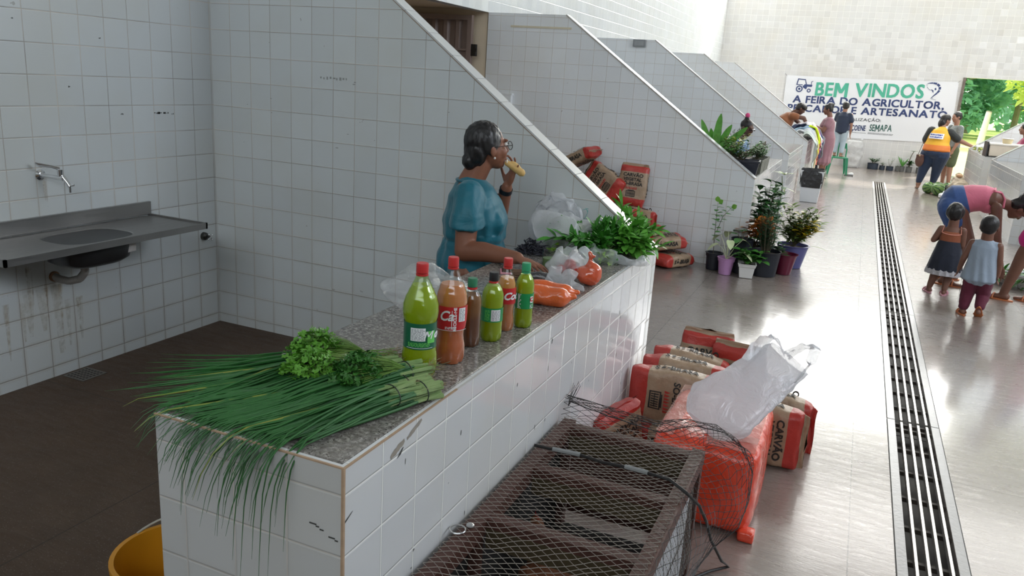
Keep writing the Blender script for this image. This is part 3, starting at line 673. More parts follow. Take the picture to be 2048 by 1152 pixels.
# hen
m_hen = mat('russet_feathers', (.20, .072, .03), .7, .4, 30, bump=.004, bscale=90)
t2 = thing('hen', 'russet hen crouching in the shade of the netted cage', 'hen', (-.66, 2.05, .065), R_(40))
g = G(); g.ell((0, 0, .10), (.085, .14, .085)); g.ell((0, -.09, .13), (.05, .08, .05), M_=Matrix.Rotation(-.5, 3, 'X')); g.cap((0, .10, .14), .045, (0, .15, .22), .028); g.ell((0, .165, .235), (.022, .03, .022)); g.ell((.07, 0, .11), (.02, .10, .055)); g.ell((-.07, 0, .11), (.02, .10, .055))
blob('body', g, m_hen, t2, .007, 4)
g = G(); g.tube([(0, .19, .236), (0, .212, .228)], [.008, .001], 6); g.obj('beak', mat('horn_yellow', (.5, .32, .1), .5), t2)
g = G(); g.surf(lambda u, v: (0+.002*(v-.5), .15+.04*u, .252+.014*v*abs(math.sin(u*9))), 14, 3); g.ell((0, .188, .215), (.005, .008, .012)); g.obj('comb', mat('comb_red', (.5, .02, .02), .5), t2)
for s in (-1, 1):
    g = G(); g.tube([(s*.03, .02, .05), (s*.03, .03, 0.004)], .006, 6)
    for k in (-1, 0, 1): g.tube([(s*.03, .03, .004), (s*.03+k*.015, .06, .004)], .003, 5)
    g.obj('leg', mat('horn_yellow', (.5, .32, .1), .5), t2)
# net: one draped diamond mesh, strands as thin twine
m_net = mat('grey_fishing_twine', (.27, .24, .21), .45, spec=.6); m_net2 = mat('black_fishing_twine', (.015, .014, .014), .5)
def net_z(x, y):
    z = .486+.004*nz(x*20, y*20)
    k = (y-1.14)/.355; f = k-math.floor(k); z -= .016*math.sin(PI*f)*max(0, math.sin(PI*min(1, max(0, (x+.84)/.5)))) if y < 2.6 else 0
    return z
def strands(g, F, nu, nv, r):
    """diamond lattice: knots at alternating grid points"""
    for j in range(nv):
        for i in range(nu+1):
            if (i+j) % 2: continue
            for di in (-1, 1):
                a = (i/nu, j/nv); b = ((i+di)/nu, (j+1)/nv)
                if 0 <= b[0] <= 1: pa, pb = F(*a), F(*b); mid = (pa+pb)/2; g.tube([pa, pb], r, 3, cap=False)
t3 = thing('fishing_net', 'loose diamond-mesh net stretched over the cage and spilling beside the orange-red box', 'net', (-.585, 1.8, 0))
def NG(g, name, m_): o = g.obj(name, m_, t3, smooth=False); o.matrix_parent_inverse = Matrix.Translation((.585, -1.8, 0)); return o
g = G(); strands(g, lambda u, v: Vector((lerp(-.848, -.325, u)+.005*nz(u*5, v*22), lerp(1.05, 2.64, v)+.012*nz(u*7, v*9, 5), net_z(lerp(-.85, -.32, u), lerp(1.05, 2.64, v)))), 26, 118, .0011); NG(g, 'stretched_top', m_net)
E1 = [Vector(p) for p in ((-.862, 2.71, .51), (-.72, 2.78, .455), (-.53, 2.86, .40), (-.424, 2.985, .405), (-.30, 2.95, .42), (-.215, 2.92, .385), (-.165, 2.82, .34), (-.155, 2.66, .31), (-.165, 2.5, .29), (-.225, 2.44, .235), (-.26, 2.3, .22), (-.27, 2.1, .24), (-.28, 1.8, .26))]
E0 = [Vector(p) for p in ((-.86, 2.62, .49), (-.70, 2.63, .49), (-.53, 2.63, .49), (-.42, 2.63, .49), (-.36, 2.63, .49), (-.325, 2.63, .49), (-.32, 2.6, .488), (-.32, 2.5, .486), (-.32, 2.4, .486), (-.32, 2.3, .486), (-.32, 2.2, .486), (-.32, 2.0, .486), (-.32, 1.8, .486))]
def crv(P, t_):
    k = t_*(len(P)-1); i = min(len(P)-2, int(k)); return P[i].lerp(P[i+1], k-i)
def flap(u, v):
    a, b = crv(E0, u), crv(E1, u); q = a.lerp(b, v); q.z += .05*math.sin(PI*v)*(1 if u < .6 else .4)+.012*nz(u*14, v*5); q.x += .05*math.sin(PI*v)*(1 if u > .45 else 0)+.008*nz(u*17, v*6, 3); return q
g = G(); strands(g, flap, 60, 17, .0010); NG(g, 'loose_flap', m_net2)
g = G(); strands(g, lambda u, v: Vector((lerp(-.33, -.31, u)+.01*nz(v*9, u), lerp(1.1, 2.5, v), lerp(.487, .12, u)+.01*nz(v*14, u*3))), 20, 86, .0008); NG(g, 'hanging_side', m_net)
g = G(); g.tube([crv(E1, i/60)+Vector((0, 0, .004*nz(i*.9))) for i in range(61)], .0022, 5); NG(g, 'border_cord', m_net2)
g = G()
for k in range(7): g.tube([(-.855, 2.68, .5), (-.86+.002*k, 2.71+.008*k, .53+.006*(k % 3)), (-.86+.003*k, 2.74+.006*k, .575-.01*(k % 4))], .0009, 4)
NG(g, 'frayed_end', m_net2)
g = G(); Pt = [(-.84, 2.30, .505), (-.777, 2.307, .503), (-.684, 2.321, .50), (-.60, 2.31, .50), (-.527, 2.313, .502), (-.45, 2.305, .505), (-.378, 2.296, .506), (-.316, 2.26, .495), (-.285, 2.36, .41), (-.27, 2.50, .28), (-.255, 2.58, .17), (-.215, 2.66, .05), (-.19, 2.70, .012), (-.25, 2.64, .008), (-.31, 2.55, .008)]
t4 = thing('rope', 'black rope patched with grey tape lying across the net and down to the floor', 'rope', (-.585, 2.3, .5))
o = g.tube(Pt, .0055, 7).obj('cord', m_net2, t4); o.matrix_parent_inverse = Matrix.Translation((.585, -2.3, -.5))
g = G(); g.tube([Vector(p)+Vector((0, 0, .001)) for p in Pt[1:3]], .008, 7); g.tube([Vector(p)+Vector((0, 0, .001)) for p in Pt[4:6]], .008, 7); o = g.obj('grey_tape', mat('grey_tape', (.25, .26, .26), .4), t4); o.matrix_parent_inverse = Matrix.Translation((.585, -2.3, -.5))
# ================================================================ refilled soft-drink bottles
def shell_mat(name, tint, a=.22):
    n = N(name); n.t.nodes.remove(n.b); out = [x for x in n.t.nodes if x.type == 'OUTPUT_MATERIAL'][0]
    tr = n.n('ShaderNodeBsdfTransparent'); tr.inputs[0].default_value = (*tint, 1); gl = n.n('ShaderNodeBsdfGlossy'); gl.inputs['Roughness'].default_value = .04
    lw = n.n('ShaderNodeLayerWeight'); lw.inputs[0].default_value = .2; f = n.math('MULTIPLY_ADD', n.math('POWER', lw.outputs[1], 2), .55, .05)
    q = n.n('ShaderNodeMixShader'); n.l(f, q.inputs[0]); n.l(tr.outputs[0], q.inputs[1]); n.l(gl.outputs[0], q.inputs[2]); n.l(q.outputs[0], out.inputs[0]); return n.m
def liquid_mat(name, top, bot, zs, soft=.02):
    n = N(name); o = n.obj(); s = n.n('ShaderNodeSeparateXYZ'); n.l(o, s.inputs[0])
    r = n.n('ShaderNodeMapRange', interpolation_type='SMOOTHSTEP'); r.inputs[1].default_value = zs-soft; r.inputs[2].default_value = zs+soft; n.l(s.outputs[2], r.inputs[0])
    c = n.mix(r.outputs[0], bot, top); c = n.mix(n.math('MULTIPLY', n.noise(o, 30, 3), .15), c, tuple(x*.7 for x in top)); n.set(col=c, rough=.12, spec=.5, sss=.25, coat=.4, coatr=.05); n.b.inputs['Subsurface Radius'].default_value = (.02, .02, .01); return n.m
m_shell_g = shell_mat('green_clear_plastic', (.80, .93, .62)); m_shell_c = shell_mat('clear_plastic', (.93, .95, .95))
m_capred = mat('red_cap_plastic', (.55, .03, .03), .35); m_capgrn = mat('green_cap_plastic', (.03, .20, .10), .4); m_capgrn2 = mat('bright_green_cap', (.03, .33, .15), .4); m_capblk = mat('black_cap_plastic', (.015, .015, .017), .4)
m_white = mat('white_print', (.82, .83, .85), .4, .02); m_grey = mat('grey_small_print', (.35, .36, .38), .5)
def wrap(vf, th, z, R, rot=0, off=.0006, center=(0, 0)):
    vs, fs = vf; out = []
    for x, y, _ in vs:
        if rot: x, y = -y, x
        a = th+x/R; out.append((center[0]+(R+off)*math.cos(a), center[1]+(R+off)*math.sin(a), z+y))
    return out, fs
def rectvf(w_, h_, n_=8):
    vs = []; 
    for i in range(n_+1): xx = -w_/2+w_*i/n_; vs += [(xx, -h_/2, 0), (xx, h_/2, 0)]
    return vs, [(2*i, 2*i+2, 2*i+3, 2*i+1) for i in range(n_)]
def bottle(label, loc, H_, R, style, shell, liq, fill, cap, lab=None, rz=0):
    t = thing('soda_bottle', label, 'bottle', (loc[0], loc[1], .8955), 0, 'refilled drink bottles on the granite counter')
    hb = H_-.022
    if style == 'contour': pr = [(.0, .86), (.06, .97), (.13, 1.0), (.20, .985), (.27, .92), (.31, .90), (.52, .90), (.56, .96), (.62, 1.0), (.68, .98), (.74, .88), (.80, .72), (.86, .54), (.91, .40), (.95, .31), (.97, .30), (1.0, .30)]
    elif style == 'waist': pr = [(.0, .86), (.06, .96), (.13, .98), (.19, .95), (.24, .88), (.28, .86), (.46, .98), (.50, 1.0), (.63, 1.0), (.70, .95), (.76, .83), (.83, .66), (.89, .48), (.94, .34), (.97, .31), (1.0, .31)]
    else: pr = [(.0, .84), (.05, .97), (.12, 1.0), (.40, .99), (.42, .97), (.44, .99), (.70, 1.0), (.76, .97), (.82, .86), (.88, .66), (.92, .48), (.95, .38), (.97, .36), (1.0, .36)]
    def rad(z):
        k = z/hb
        for (a, ra), (b, rb) in zip(pr, pr[1:]):
            if a <= k <= b: q = (k-a)/(b-a); q = q*q*(3-2*q); return R*lerp(ra, rb, q)
        return R*pr[-1][1]
    def mod(a, z):
        k = max(0, 1-z/(.16*hb)); return 1-.17*k*max(0, math.cos(5*a+.4))**2
    def prof(z0, z1, d, n_=34): return [(max(.001, rad(z0+(z1-z0)*i/n_)-d), z0+(z1-z0)*i/n_) for i in range(n_+1)]
    g = G(); P = prof(0, hb, 0, 44); P = [(R*.45, .012)]+P; g.lathe(P, n=40, mod=mod, cap=False); g.obj('plastic_shell', shell, t, ang=60)
    zf = fill*hb; g = G(); P = [(.001, .014), (R*.45, .013)]+prof(.002, zf, .0012)+[(.001, zf)]; g.lathe(P, n=40, mod=mod); g.obj('juice', liq, t, ang=60)
    rc = R*.36 if style == 'plain' else R*.335
    rc = max(rc, .0148); g = G(); g.lathe([(rc*.98, hb-.008), (rc, hb-.006), (rc, hb+.014), (rc*.93, hb+.018), (.001, hb+.018)], n=30, mod=lambda a, z: 1+.012*math.cos(30*a)); g.obj('screw_cap', cap, t, ang=50)
    g = G(); g.lathe([(rc*.99, hb-.016), (rc*1.03, hb-.015), (rc*1.03, hb-.0105), (rc*.99, hb-.010)], n=24); g.obj('neck_ring', cap if cap not in (m_capblk, m_capgrn) else m_capred, t)
    if lab: lab(t, rad, hb, rz)
    return t
TH = math.atan2(-1.8, 1.0)
def band_label(t, rad, z0, z1, m_, name='paper_label'):
    g = G(); n_ = 10; g.lathe([(rad(z0+(z1-z0)*i/n_)+.0007, z0+(z1-z0)*i/n_) for i in range(n_+1)], n=40, cap=False); return g.obj(name, m_, t, ang=0)
def put(t, lb, vf, m_, th, z, R, rot=0, off=.0012, name='lettering'):
    g = G(); g.add(*wrap(vf, th, z, R, rot, off)); g.obj(name, m_, lb, smooth=False)
def small_print(w_, h_, rows, n_=9):
    vs = []; fs = []
    for r in range(rows):
        y = h_/2-h_*(r+.5)/rows; x = -w_/2
        while x < w_/2-.004:
            l = rnd(.003, .009); l = min(l, w_/2-x)
            k = len(vs); b = h_/rows*.28; vs += [(x, y-b, 0), (x+l, y-b, 0), (x+l, y+b, 0), (x, y+b, 0)]; fs.append((k, k+1, k+2, k+3)); x += l+rnd(.0012, .003)
    return vs, fs
m_labg = mat('dark_green_label', (.012, .12, .06), .3, .15, 60); m_labr = mat('red_label', (.55, .02, .025), .3, .1, 40); m_labg2 = mat('green_label', (.012, .26, .08), .3); m_lime = mat('lime_print', (.15, .6, .12), .4)
def lab1(t, rad, hb, rz):
    lb = band_label(t, rad, .285*hb, .53*hb, m_labg); R = rad(.4*hb)+.001; z = .41*hb
    put(t, lb, rectvf(.040, .036), m_white, TH-.12, z+.006, R, name='white_panel'); put(t, lb, small_print(.036, .032, 9), m_grey, TH-.12, z+.006, R, off=.0018, name='small_print_lettering')
    put(t, lb, text_mesh('Mo', .030, .002, 1, shear=.3), m_white, TH+.80, z+.004, R, off=.0022); put(t, lb, rectvf(.024, .034), m_lime, TH+.72, z-.002, R, off=.0014, name='lime_patch_print')
    put(t, lb, small_print(.062, .012, 4), m_lime, TH-.05, z-.023, R, name='green_print_lettering'); put(t, lb, rectvf(.075, .0012), m_white, TH, .30*hb, R, name='white_stripe')
def lab2(t, rad, hb, rz):
    lb = band_label(t, rad, .36*hb, .60*hb, m_labr); R = rad(.48*hb)+.002; z = .48*hb
    put(t, lb, text_mesh('RECICLE-ME', .0115, .0005, 1), m_white, TH+.22, z, R, rot=1, off=.001); put(t, lb, rectvf(.022, .040), m_white, TH+.68, z+.012, R, name='white_panel'); put(t, lb, small_print(.019, .036, 9), m_grey, TH+.68, z+.012, R, off=.0018, name='small_print_lettering')
    put(t, lb, text_mesh('Ca', .04, .001, .9, shear=.35), m_white, TH-.35, z+.008, R); put(t, lb, small_print(.03, .008, 3), m_white, TH-.05, z-.026, R, name='white_print_lettering')
    put(t, lb, rectvf(.0015, .05), m_white, TH+.02, z, R, name='white_stripe'); put(t, lb, rectvf(.1, .0012), m_white, TH, .365*hb, R, name='white_stripe')
def lab4(t, rad, hb, rz):
    lb = band_label(t, rad, .33*hb, .55*hb, m_labg2); R = rad(.44*hb)+.001; z = .44*hb
    put(t, lb, rectvf(.030, .036), m_white, TH+.28, z, R, name='white_panel'); put(t, lb, small_print(.026, .031, 9), m_grey, TH+.28, z, R, off=.0018, name='small_print_lettering'); put(t, lb, small_print(.016, .034, 9), m_lime, TH-.50, z, R, name='green_print_lettering')
def lab5(t, rad, hb, rz):
    lb = band_label(t, rad, .42*hb, .66*hb, m_labr); R = rad(.54*hb)+.001; put(t, lb, text_mesh('Coca', .034, .0012, .95, shear=.35), m_white, TH+.68, .54*hb, R)
def lab6(t, rad, hb, rz):
    lb = band_label(t, rad, .34*hb, .60*hb, m_labg2); R = rad(.47*hb)+.001; z = .47*hb
    put(t, lb, small_print(.012, .05, 11), m_white, TH-.62, z, R, name='white_print_lettering'); put(t, lb, rectvf(.012, .022), m_white, TH+.72, z+.006, R, name='white_patch_print'); put(t, lb, text_mesh('C', .018, .001), m_capred, TH+.70, z+.006, R, off=.002); put(t, lb, small_print(.012, .014, 3), m_white, TH+.72, z-.017, R, name='white_print_lettering')
L_lime = liquid_mat('lime_green_juice', (.38, .40, .02), (.34, .34, .01), .085); L_or = liquid_mat('orange_brown_juice', (.62, .22, .07), (.50, .12, .04), .12); L_br = liquid_mat('brown_tamarind_juice', (.24, .10, .025), (.13, .04, .015), .10); L_or2 = liquid_mat('orange_juice', (.65, .28, .07), (.50, .17, .07), .13)
bottle('big curvy bottle of lime-green juice with dark green label and red cap', (-1.007, 1.789), .317, .049, 'contour', m_shell_g, L_lime, .86, m_capred, lab1)
bottle('big clear bottle of orange-brown juice with red label printed RECICLE-ME', (-.985, 1.925), .312, .045, 'waist', m_shell_c, L_or, .80, m_capred, lab2)
bottle('small unlabelled bottle of brown juice with dark green cap', (-.997, 2.080), .217, .0315, 'plain', m_shell_c, L_br, .84, m_capgrn)
bottle('small bottle of lime-green juice with black cap and white panel label', (-.966, 2.166), .223, .0345, 'plain', m_shell_g, L_lime, .88, m_capblk, lab4)
bottle('slim clear bottle of orange juice with red label and red cap, behind the black-capped one', (-.972, 2.285), .245, .031, 'waist', m_shell_c, L_or2, .80, m_capred, lab5)
bottle('slim bottle of green juice with bright green cap, last in the line of bottles', (-.935, 2.352), .222, .031, 'plain', m_shell_g, L_lime, .90, m_capgrn2, lab6)
# ================================================================ spring onions and coriander at the near end
ZC = .8955
def leafmat(name, a, b, rough=.4, **k):
    n = N(name); o = n.obj(); n.set(col=n.mix(n.noise(o, 22, 3), a, b), rough=rough, spec=.5, **k); return n.m
m_on = leafmat('spring_onion_green', (.008, .06, .014), (.045, .19, .04)); m_on2 = leafmat('yellowing_onion_green', (.10, .22, .03), (.32, .30, .05)); m_onw = leafmat('pale_onion_stalk', (.10, .22, .06), (.36, .44, .20)); m_tie = mat('dark_tie', (.02, .03, .02), .6)
m_root = mat('fibrous_roots', (.32, .25, .13), .8, .3, 60)
def onion_bunch(label, root, ang, L0, n_, z0, spread=.20, white=.05, seed=0, show_white=False):
    random.seed(seed+100); t = thing('spring_onion_bunch', label, 'spring onions', (root[0], root[1], ZC), 0, 'bunches of spring onions on the counter end')
    X0, Y0_ = root; leaf, leafy, wh, rt = G(), G(), G(), G()
    for i in range(n_):
        a = ang+random.gauss(0, spread*.55); L = L0*rnd(.72, 1.12); zz = z0+rnd(.004, .04); ox = rnd(-.028, .028); oy = rnd(-.012, .012)
        x, y, z = ox*math.sin(ang), -ox*math.cos(ang)*1+oy, zz; r0 = rnd(.0026, .0052); pts = [Vector((x, y, z))]; step = L/13; vz = rnd(-.02, .05); curve = rnd(-.05, .05); dr = rnd(.7, 1.4); aa = a
        for k in range(13):
            aa += curve*.35; x += step*math.cos(aa)
            y += step*math.sin(aa); over = (Y0_+y) < 1.255
            vz -= .035+.03*(1 if over else 0)*k*.35*dr
            if over: vz -= .16*dr
            z += step*vz
            if over: hs = max(.15, 1+vz*.5); x -= step*math.cos(aa)*(1-hs); y -= step*math.sin(aa)*(1-hs)
            fl = .006+.5*zz*max(0, 1-k/11)
            if not over and z < fl: z = fl; vz = max(vz, -.02)
            if (Y0_+y) < 1.24 and (Y0_+y) > 1.236: pass
            pts.append(Vector((x, y, z)))
        rr = [r0*(.9 if k < 1 else 1)*(1-(k/13)**2.2*.93) for k in range(14)]
        (leafy if random.random() < .04 else leaf).tube(pts, rr, 5)
        if random.random() < .45 or show_white: wh.tube([pts[0]-Vector((math.cos(a), math.sin(a), 0))*white, pts[0], pts[1]], [r0*1.5, r0*1.3, r0*1.02], 6)
        if random.random() < .25:
            b = pts[0]-Vector((math.cos(a), math.sin(a), 0))*white
            for q in range(3): rt.tube([b, b+Vector((-math.cos(a)*.012+rnd(-.008, .008), -math.sin(a)*.012+rnd(-.008, .008), rnd(-.006, .006)))], .0006, 3)
    leaf.obj('leaves', m_on, t); 
    if leafy.v: leafy.obj('yellowed_leaves', m_on2, t)
    if wh.v: wh.obj('stalks', m_onw, t)
    if rt.v: rt.obj('roots', m_root, t)
    g = G(); c = Vector((math.cos(ang)*.012, math.sin(ang)*.012, z0+.022)); s_ = Vector((-math.sin(ang), math.cos(ang), 0))
    g.tube([c+s_*.036*math.cos(q)+Vector((0, 0, .026*math.sin(q))) for q in [i*PI/8 for i in range(17)]], .0016, 5, cap=False); g.obj('rubber_band', m_tie, t)
    random.seed(int(seed*31+7)); return t
D = math.radians
onion_bunch('spring onion bunch farthest back, its long tips pointing out over the stall floor', (-1.235, 1.72), D(-134), .44, 34, .0, .26, seed=1)
onion_bunch('spring onion bunch under the brighter coriander', (-1.20, 1.68), D(-124), .50, 44, .012, .24, seed=2)
onion_bunch('spring onion bunch between the two coriander bunches', (-1.11, 1.68), D(-122), .52, 44, .0, .24, seed=3)
onion_bunch('spring onion bunch under the darker coriander', (-1.07, 1.70), D(-119), .54, 44, .02, .24, seed=4)
onion_bunch('spring onion bunch in the middle of the heap, leaves fanned over the edge', (-1.03, 1.66), D(-121), .56, 46, .0, .22, seed=5)
onion_bunch('spring onion bunch tied right beside the foot of the big green bottle', (-.985, 1.705), D(-120), .60, 50, .018, .17, seed=6)
onion_bunch('spring onion bunch lying under the bottle-side bunch', (-.965, 1.66), D(-117), .58, 46, .0, .2, seed=7)
onion_bunch('spring onion bunch with white bulbs showing, outermost by the aisle edge', (-.905, 1.64), D(-115), .52, 34, .004, .16, white=.04, seed=8, show_white=True)
onion_bunch('thin spring onion bunch whose leaves hang down the end tiles', (-.94, 1.56), D(-112), .50, 26, .014, .26, seed=9)
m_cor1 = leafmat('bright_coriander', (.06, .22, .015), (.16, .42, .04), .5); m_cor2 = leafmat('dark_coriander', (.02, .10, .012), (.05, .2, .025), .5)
def herb_leaf(g, c, s, q):
    c = Vector(c); M_ = q.to_matrix(); k = 9; v = [c]; 
    for i in range(k+1):
        a = -2.4+4.8*i/k; r = s*(.75+.35*abs(math.cos(a*2.3)))*(1 if i % 2 else .8); v.append(c+M_@Vector((r*math.sin(a), r*math.cos(a), .12*s*math.cos(a*3))))
    g.add(v, [(0, i+1, i+2) for i in range(k)])
def coriander(label, c, rx, ry, ang, m_, n_, seed, hz=.07):
    random.seed(seed); t = thing('coriander_bunch', label, 'coriander', (c[0], c[1], ZC+.03), 0, 'coriander bunches on the spring onions')
    g, st, rt = G(), G(), G(); d = Vector((math.cos(ang), math.sin(ang), 0)); tie = d*(rx+.07)+Vector((0, 0, .012))
    for i in range(n_):
        a = rnd(0, 2*PI); r = math.sqrt(random.random()); p = Vector((rx*r*math.cos(a), ry*r*math.sin(a), 0)); p = Vector((d.x*p.x-d.y*p.y, d.y*p.x+d.x*p.y, 0)); p.z = .012+hz*(1-r*r)*rnd(.5, 1.05)
        q = Euler((rnd(-.9, .9), rnd(-.9, .9), rnd(0, 6.3))).to_quaternion()
        for k in range(3): herb_leaf(g, p+Vector((rnd(-.012, .012), rnd(-.012, .012), rnd(-.004, .006))), rnd(.007, .011), q)
        if i % 2 == 0: st.tube([p, (p+tie)/2+Vector((0, 0, .008)), tie], .0009, 4)
    for i in range(26):
        e = tie+d*rnd(.03, .07)+Vector((rnd(-.014, .014), rnd(-.014, .014), rnd(-.01, .012))); st.tube([tie+Vector((rnd(-.01, .01), rnd(-.01, .01), rnd(-.006, .01))), e], .0011, 4)
        for k in range(2): rt.tube([e, e+d*rnd(.01, .025)+Vector((rnd(-.02, .02), rnd(-.02, .02), rnd(-.01, .015)))], .0006, 3)
    g.obj('leaves', m_, t, smooth=False); st.obj('stems', leafmat('herb_stem', (.12, .25, .05), (.25, .38, .1)), t); rt.obj('roots', m_root, t)
    return t
coriander('bright green coriander bunch on top of the spring onions', (-1.255, 1.665), .075, .075, D(35), m_cor1, 210, 5)
coriander('bright green coriander bunch beside the stall-side edge, roots toward the bottles', (-1.20, 1.565), .07, .055, D(50), m_cor1, 150, 6, .055)
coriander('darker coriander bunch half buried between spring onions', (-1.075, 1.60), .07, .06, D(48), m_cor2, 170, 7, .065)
random.seed(11)
# ================================================================ produce and packets farther along the counter
def packet(name, label, cat, loc, prims, m_, wr=.006, sc=18, rz=0, vox=.005, sm=3, part='wrapping', group=None):
    t = thing(name, label, cat, loc, rz, group); g = G(); prims(g)
    def fn(c): q = c*sc; return c+Vector((nz(q.x, q.y, q.z), nz(q.y, q.z, q.x+5), nz(q.z+9, q.x, q.y)))*wr
    blob(part, g, m_, t, vox, sm, fn=lambda c: (lambda r: Vector((r.x, r.y, max(r.z, .0005))))(fn(c))); return t
m_orpl = crinkle('orange_plastic_packet', (.72, .13, .03), .2, 22, .008, spec=.6, coat=.4)
def loaf(L, r):
    def f(g): g.cap((-L/2, 0, r*.85), r, (L/2, 0, r*.85), r*.92); g.ell((0, 0, r*.75), (L*.5, r*1.12, r*.8)); g.cap((L/2, 0, r*.8), r*.5, (L/2+r*1.1, .01, r*1.0), r*.28); g.cap((-L/2, 0, r*.8), r*.5, (-L/2-r*.9, 0, r*.6), r*.25)
    return f
packet('orange_packet', 'plump orange plastic packet next to the green-capped bottle', 'packet', (-.965, 2.64, ZC), loaf(.115, .040), m_orpl, rz=D(12))
packet('orange_packet', 'orange plastic packet lying behind the plump one', 'packet', (-.985, 2.735, ZC), loaf(.13, .036), m_orpl, rz=D(4))
m_tom = crinkle('red_orange_bagged_paste', (.62, .09, .03), .12, 12, .008, spec=.7, coat=.6)
def knot(g): g.ell((0, 0, .042), (.056, .052, .044)); g.ell((.012, 0, .06), (.04, .04, .035)); g.cap((0, 0, .08), .022, (.0, 0, .108), .007); g.cap((0, 0, .106), .007, (-.004, .004, .132), .009); g.cap((0, 0, .106), .006, (.016, 0, .122), .007)
packet('knotted_bag', 'small knotted clear bag of red-orange seasoning by the counter edge', 'bag of seasoning', (-.925, 3.02, ZC), knot, m_tom, .005, 22)
def lobes(ps):
    def f(g):
        for a, ra, b, rb in ps: g.cap(a, ra, b, rb)
    return f
t = packet('knotted_bag', 'clear knotted bag with dark red tomatoes behind the seasoning bag', 'bag of tomatoes', (-1.035, 3.08, ZC), lobes([((-.04, 0, .04), .045, (.04, .02, .04), .045), ((-.03, .0, .06), .036, (-.055, .02, .095), .026), ((.01, 0, .06), .034, (.025, .03, .10), .022)]), m_milky, .026, 24)
for i, (x, y, z) in enumerate(((-.03, 0, .03), (.03, .01, .03), (0, .02, .055), (.05, -.01, .032))): g = G(); g.ell((x, y, z), (.026, .026, .023), 16, 10); g.obj('tomato', mat('tomato_red', (.45, .03, .015), .25), t)
packet('white_thin_bag', 'little crumpled white bag in front of the seasoning bag', 'plastic bag', (-.995, 2.885, ZC), lobes([((-.03, 0, .03), .035, (.03, 0, .03), .032), ((-.02, 0, .045), .026, (-.028, .02, .075), .02), ((.03, 0, .03), .025, (.085, -.02, .022), .018), ((.02, 0, .04), .024, (.03, .02, .065), .018)]), m_milky, .026, 26)
packet('black_packet', 'flat clear packet of black beans beside the small crumpled white bag', 'packet', (-1.085, 2.93, ZC), lobes([((-.07, 0, .018), .024, (.07, .01, .02), .026), ((.06, 0, .02), .02, (.10, .01, .03), .008)]), crinkle('black_beans_in_film', (.03, .03, .035), .15, 30, .01, spec=.8, coat=.6), .006, 20, rz=D(12))
t = packet('lettuce_bag', 'twisted clear bag of shredded lettuce at the front edge below the leafy greens', 'bag of lettuce', (-.985, 3.44, ZC), lobes([((-.06, 0, .035), .045, (.03, 0, .03), .036), ((.03, 0, .03), .03, (.12, .02, .02), .012), ((.12, .02, .02), .012, (.17, .03, .025), .022)]), m_milky, .018, 26, rz=D(15))
g = G(); random.seed(3)
for i in range(120): herb_leaf(g, (rnd(-.09, .04), rnd(-.035, .035), rnd(.01, .06)), rnd(.008, .016), Euler((rnd(-1, 1), rnd(-1, 1), rnd(0, 6))).to_quaternion())
g.obj('shredded_leaves', leafmat('pale_lettuce', (.12, .28, .05), (.40, .52, .18)), t, smooth=False)
packet('knotted_bag', 'small clear bag of green herbs behind the tomatoes', 'bag of herbs', (-1.06, 3.25, ZC), lobes([((-.05, 0, .035), .04, (.05, 0, .035), .04), ((-.02, 0, .055), .03, (-.03, .01, .085), .022), ((.03, 0, .055), .028, (.04, .0, .085), .02)]), m_milky, .024, 24)
t = thing('glass_jar', 'open glass jar with green contents beside the seller\'s hand', 'jar', (-1.165, 3.20, ZC)); g = G(); g.lathe([(.001, .003), (.030, .003), (.033, .01), (.034, .07), (.031, .082), (.0325, .088), (.031, .088)], n=28, cap=False); g.obj('glass', m_shell_c, t)
g = G(); g.lathe([(.001, .005), (.029, .006), (.031, .012), (.031, .045), (.001, .048)], n=24); g.obj('chopped_herbs', leafmat('chopped_green', (.05, .12, .04), (.22, .30, .12)), t)
t = thing('mobile_phone', 'pink-cased mobile phone lying screen up on the granite', 'phone', (-1.235, 3.02, ZC), D(25)); g = G(); g.box((-.078, -.038, 0), (.078, .038, .009)); o = g.obj('pink_case', mat('pink_case', (.75, .30, .38), .4), t); b = o.modifiers.new('b', 'BEVEL'); b.width = .004; b.segments = 3
g = G(); g.box((-.072, -.033, .009), (.072, .033, .0098)); g.obj('screen', mat('dark_screen', (.02, .02, .025), .08), t, smooth=False)
t = thing('dried_root_bundle', 'small bundle of brown dried twigs in front of the phone', 'herbs', (-1.17, 2.95, ZC), D(30)); g = G()
for i in range(70): a = rnd(-.5, .5); y = rnd(-.03, .03); z = rnd(.004, .035); g.tube([(-.06+rnd(-.01, .01), y, z), (0, y*.6, z+rnd(-.004, .006)), (.06+rnd(-.015, .015), y+rnd(-.02, .02), z*rnd(.5, 1))], .0012, 4)
g.obj('twigs', mat('dry_twig', (.20, .12, .07), .8, .3, 40), t); g = G(); g.tube([(0, .03*math.cos(q), .019+.019*math.sin(q)) for q in [i*PI/8 for i in range(17)]], .002, 5); g.obj('string', m_tie, t)
random.seed(5)
def heap(name, label, cat, loc, n_, rx, ry, h_, mk, m_, part):
    t = thing(name, label, cat, loc); g = G()
    for i in range(n_): a = rnd(0, 6.3); r = math.sqrt(random.random()); mk(g, rx*r*math.cos(a), ry*r*math.sin(a), .004+h_*(1-r*r)*random.random())
    o = g.obj(part, m_, t); return t
o = heap('chilli_peppers', 'heap of small green chilli peppers by the white bag mouth', 'chilli peppers', (-1.235, 3.57, ZC), 130, .075, .06, .05, lambda g, x, y, z: (lambda a, b: g.tube([(x, y, z), (x+.012*math.cos(a), y+.012*math.sin(a), z+.004*b), (x+.026*math.cos(a+.2), y+.026*math.sin(a+.2), z+.005*b)], [.004, .0045, .0008], 6))(rnd(0, 6.3), rnd(-1, 1)), leafmat('green_chilli', (.10, .28, .02), (.32, .5, .05)), 'peppers')
for r in list(o.children): r['kind'] = 'stuff'
